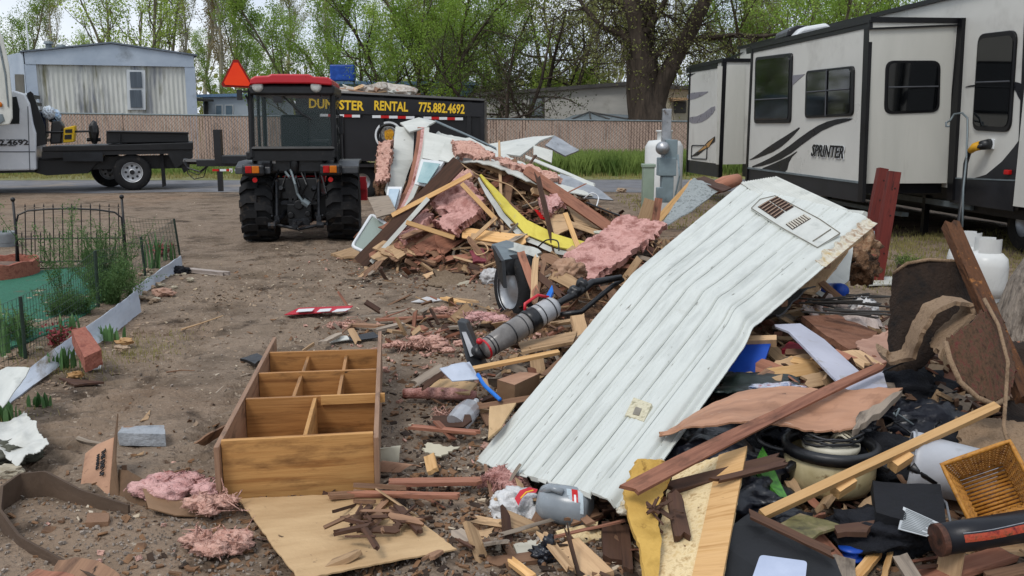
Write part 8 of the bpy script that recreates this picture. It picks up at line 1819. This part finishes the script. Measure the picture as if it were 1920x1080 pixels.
# black case with a printed sheet, poster roll
t = thing('black_case', 'black zipped fabric case with white printed label below the bucket', 'case', W(1700, 990, 3.15))
sheet('case_body', *Q((1632, 920, 3.4), (1765, 925, 3.3), (1778, 1005, 3.05), (1640, 985, 3.15)), 24, 20, .05, M('case_cloth', ['#0e0f12', '#191a1f'], (30, 30, 30), rough=.8, bump=.3), noise_amp=.02, parent=t)
MB().tube([p + V(0, -.01, .008) for p in Q((1655, 917, 3.42), (1700, 918, 3.38), (1750, 925, 3.32), (1772, 945, 3.24), (1780, 985, 3.12))], .005, 6).build('zip_piping', M('piping_grey', ['#5e6166', '#7b7e84'], (9, 9, 9)), t, smooth=True)
lp = [p for p in Q((1694, 950, 3.18), (1774, 986, 3.04), (1738, 1006, 2.99), (1684, 992, 3.06))]
o = MB().prism(lp, V(0, .003, -.003)).build('printed_label', M('label_white', ['#a8acae', '#bec1c2'], (4, 4, 4), rough=.6), t)
m = MB()
for k in range(12):
    s_ = (k + .7) / 13; a, b = lp[0].lerp(lp[3], s_), lp[1].lerp(lp[2], s_); n_ = V(0, -.002, .002)
    m.prism([a.lerp(b, .06) + n_, a.lerp(b, .9 - .2 * ((k * 7) % 3 == 0)) + n_, a.lerp(b, .9 - .2 * ((k * 7) % 3 == 0)) + n_ + (lp[3] - lp[0]) * .03, a.lerp(b, .06) + n_ + (lp[3] - lp[0]) * .03], V(0, -.0006, .0006))
m.build('small_print_lines', M('print_grey', ['#6d7274', '#7d8284'], (9, 9, 9)), o)
a, b = W(1762, 1012, 2.95), W(1990, 975, 3.0); t = thing('poster_roll', 'black and red printed tube lying below the wicker basket', 'tube', a)
MB().tube([a, a.lerp(b, .3), b], .055, 28).build('tube_body', M('tube_print', ['#0f1014', '#1b1c22'], (4, 4, 4), rough=.35), t, smooth=True)
ax = (b - a).normalized(); MB().cyl(a - ax * .012, a + ax * .01, .057, n=28).build('end_cap', M('worn_cap', ['#1c1917', '#5c3a2c'], (25, 25, 25), rough=.7), t)
pn = V(0, -.75, .66); sd_ = ax.cross(pn).normalized()
def on(s_, an): d_ = (pn * math.cos(an) + sd_ * math.sin(an)); return a + ax * s_ + d_ * .0565
s_g = 1 if sd_.z < 0 else -1
for nm, a0, a1, cols in (('red_artwork', .15, .62, ['#5c1418', '#a8442c', '#3b3a24']), ('grey_line', .02, .07, ['#6a6c70', '#8c8e92'])):
    m = MB(); N_ = 16
    for i in range(N_):
        for j in range(3):
            q0, q1 = .06 + i * .45 / N_, .06 + (i + 1) * .45 / N_; w0, w1 = [s_g * (a0 + (a1 - a0) * jj / 3 + .06 * math.sin(i * .5)) for jj in (j, j + 1)]; w2, w3 = [s_g * (a0 + (a1 - a0) * jj / 3 + .06 * math.sin((i + 1) * .5)) for jj in (j, j + 1)]
            m._add([on(q0, w0), on(q0, w1), on(q1, w3), on(q1, w2)], [(0, 1, 2, 3)])
    m.build(nm, M(nm, cols, (40, 40, 40), rough=.4, bump=0), t)
# pine lath with blocks
plank('pine_lath', W(1428, 966, 3.2), W(1868, 762, 3.75), .036, .03, W_PINE, 'long bright pine lath crossing in front of the bucket and pot', 'lath', nref=V(0, -.5, 1))
lt_ = bpy.data.objects['pine_lath']; 
for (x, y, Y) in ((1582, 908, 3.34), (1690, 860, 3.46)):
    c = W(x, y, Y) + V(.015, .02, -.03); plank('pine_block', c + V(-.04, .0, -.01), c + V(.04, .04, .02), .045, .05, W_PINE, f"{'left' if x < 1600 else 'right'} pine block nailed under the long bright lath", 'wood block', nref=V(0, -.5, 1))
# chipboard slab, foam, dark boards
t = thing('chipboard_slab', 'speckled chipboard slab with pine edge band leaning at lower right', 'board', W(1300, 1080, 3.0))
A_, B_, C_, D_ = Q((1198, 1120, 2.75), (1345, 1120, 2.7), (1398, 838, 3.55), (1262, 885, 3.45))
sheet('board_face', A_, B_, C_, D_, 20, 30, .03, OSB, noise_amp=.006, parent=t, jag=.006)
e0 = A_.lerp(B_, .62) + V(0, -.006, .008); f0 = D_.lerp(C_, .62) + V(0, -.006, .008); sheet('edge_band', e0, B_ + V(.004, -.006, .008), C_ + V(.004, -.006, .008), f0, 8, 24, .02, W_PINE, parent=t, noise_amp=.004, seed=4)
up_ = Q((1195, 860, 3.3), (1180, 890, 3.25), (1168, 925, 3.15), (1178, 970, 3.05), (1198, 1020, 2.92), (1212, 1085, 2.78)); lo_ = Q((1240, 862, 3.35), (1262, 885, 3.3), (1245, 920, 3.2), (1232, 960, 3.08), (1240, 1010, 2.95), (1235, 1085, 2.8))
strip_sheet('foam_slab', up_, lo_, 'yellow foam piece curling along the left side of the chipboard', M('foam_yellow', ['#9c7a34', '#c49e52', '#b48e44'], (5, 5, 5), rough=.9, bump=.3, bscale=50, spots=[('#6a4a20', 8, .62, .08)]), th=.02, n=40, ny=12, cat='foam', noise_amp=.012, jag=.003)
plank('dark_board', W(1246, 918, 3.28), W(1468, 860, 3.5), .05, .02, W_DARK, 'dark splintered board lying across the chipboard slab', 'board', nref=V(0, -.5, 1), rag=.05); plank('dark_board', W(1330, 903, 3.25), W(1480, 868, 3.45), .025, .015, W_DARK, 'thin dark splinter just below the dark splintered board', 'board', nref=V(0, -.5, 1), rag=.05)
plank('dark_chunk', W(1262, 920, 3.2), W(1280, 1015, 2.98), .055, .03, W_DARK, 'thick dark rotten chunk pointing down on the chipboard slab', 'board', nref=V(0, -.6, 1), rag=.05)
r = random.Random(95)
for k in range(16):
    c = W(r.gauss(1235, 14), r.uniform(950, 1020), 3.08) + V(0, -.03, .03); a = r.uniform(0, 3.1); L_ = r.uniform(.03, .1); d = V(math.cos(a), math.sin(a) * .7, math.sin(a) * .5) * L_ / 2
    plank('rotten_splinter', c - d, c + d, r.uniform(.006, .018), .006, W_DARK, 'dark splinter crumbled between the foam and chipboard slab', 'splinter', 'splinters on the chipboard slab', rag=.02, roll=r.uniform(-1, 1))
# black sheet with white label
t = thing('black_sheet', 'flat black panel with pale blank label at the bottom edge', 'panel', W(1450, 1070, 2.85))
poly('panel_face', Q((1372, 985, 3.1), (1405, 962, 3.2), (1565, 1045, 2.95), (1600, 1130, 2.7), (1350, 1130, 2.75)), .02, M('black_sheet', ['#101113', '#1c1d20'], (6, 6, 6), rough=.5, spots=[('#5a554e', 30, .7, .03)]), .003, parent=t)
lp = rrect([p + V(0, -.008, .008) for p in Q((1424, 1042, 2.9), (1512, 1054, 2.86), (1508, 1092, 2.78), (1408, 1088, 2.8))], .015); MB().prism(lp, V(0, .003, -.003)).build('blank_label', M('label_blue_white', ['#9aa4ba', '#b2bbcf'], (4, 4, 4), rough=.5), t)
plank('torn_trim', W(1398, 960, 3.15), W(1570, 1042, 2.92), .035, .012, W_DARK, 'purplish brown torn trim along the black panel top edge', 'board', nref=V(0, -.5, 1), rag=.03)
poly('green_package', Q((1412, 872, 3.55), (1430, 838, 3.68), (1452, 880, 3.55), (1478, 935, 3.35), (1462, 932, 3.35)), .02, M('green_pack', ['#1e3c28', '#4f8a34', '#16301f'], (18, 18, 18), rough=.3), .003, 'green and black printed package left of the roaster pot', 'packaging')
poly('flower_mat', Q((1455, 985, 3.15), (1500, 962, 3.25), (1580, 985, 3.15), (1520, 1012, 3.02)), .01, M('olive_print', ['#3a3626', '#6a6440', '#8a7a60'], (14, 14, 14), rough=.6), .01, 'crumpled olive patterned mat below the roaster pot', 'mat')
poly('brown_scrap', Q((1560, 985, 3.15), (1640, 975, 3.15), (1625, 998, 3.08), (1570, 1000, 3.08)), .02, W_DARK, .006, 'dark brown scrap between the mat and the black case', 'board')
c = G(1594, 1050, .03); o = MB().lathe([(.03, -.025), (.045, -.022), (.045, -.015), (.028, -.012), (.028, .012), (.045, .015), (.045, .022), (.0, .024)], c + V(0, 0, .03), 'Z', 24).build('blue_reel', M('royal_blue', []), smooth=True); tag(o, 'small blue plastic reel on the dirt right of the black panel', 'reel')
o = MB().tube([G(1545, 1050, .03), G(1580, 1085, .03), G(1600, 1110, .03)], [.025, .03, .025], 12).build('dark_flashlight', BLACKP, smooth=True); tag(o, 'shiny black tube object below the blue reel', 'tube')
for a, b, w_, m_, lab in (((1604, 1085), (1664, 1012), .04, W_PINE, 'larger yellow pine splinter near the bottom right'), ((1655, 1095), (1674, 1020), .02, W_PINE, 'smaller pine splinter beside the larger one'), ((1722, 1090), (1900, 1035), .09, W_RED, 'flat reddish brown board at the bottom right corner'), ((1860, 1035), (1960, 1028), .06, W_TAN, 'tan board end under the printed tube'), ((1850, 1085), (1960, 1060), .06, W_BROWN, 'brown board at the extreme bottom right')):
    plank('board', G(*a, .04), G(*b, .05), w_, .02, m_, lab, rag=.04)
# below the panel: bag, jug, timbers
def bag():
    t = thing('shopping_bag', 'white plastic shopping bag with red print under the panel hem', 'bag', G(965, 1000)); 
    MB().blob(W(966, 955, 3.58), (.105, .1, .085), 5, .35, 1.7, 3, fine=.05).blob(W(1005, 978, 3.5), (.04, .05, .06), 4, .5, 2, 4).build('bag_body', M('bag_plastic', ['#b3b3b2', '#cfcfce'], (5, 5, 5), rough=.3, bump=.9, bscale=22, spec=.5), t, smooth=True)
    MB().tube([W(1000, 985, 3.45), W(1012, 1000, 3.42), W(1008, 1008, 3.4)], [.02, .03, .015], 8).build('knotted_corner', M('bag_plastic', []), t, smooth=True)
    m = MB(); pts = [(965, 935), (975, 920), (992, 914), (1008, 918), (1005, 924), (990, 924), (978, 934), (972, 948)]
    m.prism([W(x, y, 3.465 + (940 - y) * .003) for x, y in pts], V(0, .004, 0)); pr_ = m.build('red_print', REDP, t)
    m = MB(); m.tube([W(976, 934, 3.46), W(986, 923, 3.48), W(1000, 919, 3.49)], .003, 4); m.build('yellow_print', TEXTY, t)
bag()
def jug():
    a, b = W(1015, 970, 3.5), W(1108, 975, 3.42); a.z = b.z = .085; t = thing('water_jug', 'grey translucent plastic jug with red striped label under the panel hem', 'jug', V((a.x + b.x) / 2, a.y, 0)); ax = (b - a).normalized()
    JG = M('jug_grey', ['#6b7278', '#8d9499'], (3, 3, 3), rough=.25, bump=.05, spec=.5)
    L_ = (b - a).length; P = lambda s_: a + ax * (L_ * s_)
    MB().tube([P(-.02), P(.0), P(.12), P(.5), P(.88), P(.98), P(1.0)], [.04, .065, .078, .08, .078, .066, .04], 20).build('jug_body', JG, t, smooth=True)
    MB().tube([P(0) + V(0, -.03, .05), P(.2) + V(0, -.05, .085), P(.42) + V(0, -.05, .075)], .014, 8).build('jug_handle', JG, t, smooth=True)
    def ring(s0, s1, a0, a1, mt, nm, rr=.0815):
        m = MB(); pr = ax.cross(V(0, -1, 0)).normalized()
        for i in range(8):
            q0, q1 = a0 + (a1 - a0) * i / 8, a0 + (a1 - a0) * (i + 1) / 8; f = lambda q: V(0, -1, 0) * math.cos(q) * rr + pr * math.sin(q) * rr
            m._add([P(s0) + f(q0), P(s1) + f(q0), P(s1) + f(q1), P(s0) + f(q1)], [(0, 1, 2, 3)])
        return m.build(nm, mt, t)
    ring(.5, .82, -1.35, -.1, M('label_grey', ['#9aa8b0', '#b6c0c4'], (30, 30, 30)), 'label'); ring(.60, .72, -1.36, -.1, REFR, 'red_label_stripe', .0822)
    ring(.64, .68, -1.0, -.6, WHITEP, 'label_print', .083)
jug()
for a, b, w_, t_, m_, lab in (((1145, 990, 3.35), (1150, 1062, 3.1), .075, .06, W_DARK, 'squared dark timber block end below the panel corner'), ((1170, 985, 3.35), (1178, 1075, 3.0), .035, .03, W_DARK, 'upright dark splinter right of the timber block'), ((1060, 1020, 3.25), (1130, 1090, 2.95), .11, .02, W_TAN, 'tan offcut below the grey jug'), ((1040, 1015, 3.3), (1130, 995, 3.35), .08, .015, OSB, 'chipboard strip right below the grey jug'), ((930, 990, 3.4), (970, 1060, 3.1), .03, .02, W_BROWN, 'brown stick below the shopping bag'), ((955, 1050, 3.1), (1000, 1085, 2.95), .03, .02, W_PINE, 'bright pine piece at the bottom centre'), ((850, 995, 3.35), (905, 1035, 3.2), .05, .02, W_GREY, 'grey splintered bark right of the hardboard sheet'), ((860, 1015, 3.3), (930, 1000, 3.35), .05, .012, W_TAN, 'flat tan flake beside the grey bark'), ((1115, 960, 3.6), (1180, 940, 3.6), .05, .02, W_BROWN, 'brown stick behind the timber block')):
    pk('broken_board', a, b, w_, t_, m_, lab, rag=.03, nref=V(0, -.6, 1))
o = poly('white_carton', Q((962, 1020, 3.25), (1015, 1008, 3.3), (1022, 1025, 3.22), (970, 1042, 3.15)), .035, M('carton', ['#a8a394', '#c2bdae'], (9, 9, 9)), .003, 'flattened cream carton below the shopping bag', 'carton')
lump('black_pouch', W(1020, 1040, 3.15), (.05, .04, .035), DKM, 'small knotted black bag below the grey jug', 'bag', seed=41, extra=((( .02), .0, .05),) and ((( .02, 0, .045), (.025, .02, .03)),), sub=4)
# carpet rolls and the rusty beam on the right
CB = M('carpet_back_dark', ['#120c08', '#2b1f16', '#1d140e'], (8, 8, 8), rough=.95, bump=.7, bscale=60, spots=[('#4d3b2a', 4, .6, .12), ('#8a7a64', 60, .72, .03)])
CF = M('carpet_jute', ['#6b5642', '#8f7860', '#7d6750'], (50, 50, 50), rough=1, bump=.8, bscale=(160, 160, 30), dist=.01, spots=[('#4b3828', 3, .58, .15)])
CR_ = M('carpet_woven', ['#33251b', '#55402f', '#5e2e2c'], (60, 60, 18), rough=1, bump=.8, bscale=(140, 140, 60), dist=.01, spots=[('#6e2f30', 2.2, .6, .08)])
def cloth(name, up_, lo_, lab, mat, th=.014, **k): return strip_sheet(name, up_, lo_, lab, mat, th=th, cat='carpet', n=k.pop('n', 40), ny=k.pop('ny', 24), noise_amp=k.pop('na', .025), noise_f=3, jag=.01, **k)
cloth('carpet', Q((1675, 508, 4.75), (1700, 494, 4.7), (1740, 487, 4.7), (1785, 490, 4.75), (1825, 505, 4.85), (1850, 540, 4.95)), Q((1664, 735, 4.5), (1690, 735, 4.4), (1725, 690, 4.4), (1765, 650, 4.45), (1800, 640, 4.55), (1850, 650, 4.8)), 'dark upright sheet of old carpet backing at the right', CB)
rim = MB().tube([p + V(0, -.01, 0) for p in Q((1673, 512, 4.74), (1700, 493, 4.69), (1740, 486, 4.69), (1785, 489, 4.74), (1827, 506, 4.84), (1852, 545, 4.9))], .010, 6).build('frayed_edge', CF, bpy.data.objects['carpet'], smooth=True)
path = [(1664, 662, 4.4), (1668, 680, 4.3), (1710, 672, 4.2), (1728, 625, 4.15), (1752, 585, 4.15), (1790, 566, 4.2), (1825, 570, 4.25), (1832, 592, 4.25), (1812, 612, 4.2), (1782, 640, 4.1), (1768, 668, 4.05)]
up_ = [W(*p) for p in path]; lo_ = [p + V(.02, .16, .0) for p in up_]
cloth('carpet_fold', up_, lo_, 'tan jute carpet folded into a loop in front of the dark sheet', CF, .02, n=60, ny=10, na=.01)
cloth('hanging_carpet', Q((1768, 645, 4.0), (1790, 625, 4.0), (1825, 600, 4.05), (1850, 575, 4.15), (1875, 600, 4.2)), Q((1795, 712, 3.88), (1830, 742, 3.85), (1862, 756, 3.85), (1886, 742, 3.9), (1900, 700, 4.0)), 'worn woven carpet with reddish pattern draping down at far right', CR_)
cloth('carpet_edge_roll', Q((1868, 640, 4.7), (1872, 670, 4.6), (1878, 700, 4.5), (1888, 760, 4.3), (1880, 800, 4.1)), Q((1930, 640, 4.8), (1950, 670, 4.7), (1970, 700, 4.6), (1970, 780, 4.3), (1970, 860, 4.0)), 'dark carpet strip running down the extreme right side', CB)
cloth('carpet_mound', Q((1790, 780, 4.0), (1830, 770, 4.0), (1880, 790, 4.0), (1960, 800, 4.0)), Q((1800, 845, 3.75), (1850, 850, 3.7), (1900, 870, 3.6), (1960, 880, 3.6)), 'tan brown carpet hump right above the wicker basket', CF, na=.06)
MB().tube([p + V(0, -.015, 0) for p in Q((1770, 640, 3.99), (1778, 672, 3.93), (1797, 714, 3.87), (1830, 744, 3.84), (1862, 758, 3.84), (1886, 744, 3.88))], .013, 6).build('frayed_edge', CF, bpy.data.objects['hanging_carpet'], smooth=True)
tag(MB().tube(Q((1845, 560, 4.15), (1872, 610, 4.05), (1890, 680, 3.9), (1886, 740, 3.8), (1882, 800, 3.7), (1895, 850, 3.6)), .009, 6).build('carpet_hem', CF, smooth=True), 'thick frayed jute hem hanging down in front of the woven carpet', 'carpet')
plank('rotten_beam', W(1780, 418, 4.9), W(1925, 752, 4.0), .075, .06, M('rust_beam', ['#2c1d14', '#5a3a24', '#432c1c'], (5, 24, 24), uv=True, rough=.95, bump=1, bscale=(20, 50, 50), spots=[('#8a5a30', 18, .6, .08)]), 'leaning rotten brown beam at the right rising past the propane cylinder', 'beam', nref=V(0, -1, .2), rag=.05)
# grey rough trunk at the right edge
b = G(1932, 690); t = thing('tree_stump', 'rough grey tree trunk base at the extreme right edge', 'tree', b)
m = MB(); pts = [b + V(.12, .1, z_) for z_ in (-.05, .15, .4, .7, 1.2, 2.4)]; pts[3] += V(.12, 0, 0); pts[4] += V(.6, .1, 0); pts[5] += V(1.5, .2, 0); m.tube([p + V(.42, .4, 0) for p in pts], [.62, .5, .42, .36, .34, .3], 26); o = m.build('trunk', M('bark_rough', ['#4d453d', '#8c8175', '#6c6359'], (9, 9, 3), rough=.95, bump=1, bscale=(24, 24, 7), dist=.06), t, smooth=True)
herb('small weeds on the ground near the propane cylinders', 1700, 500, .12, .3, 900, 55, GRASS, stems=18, name='weed_patch')
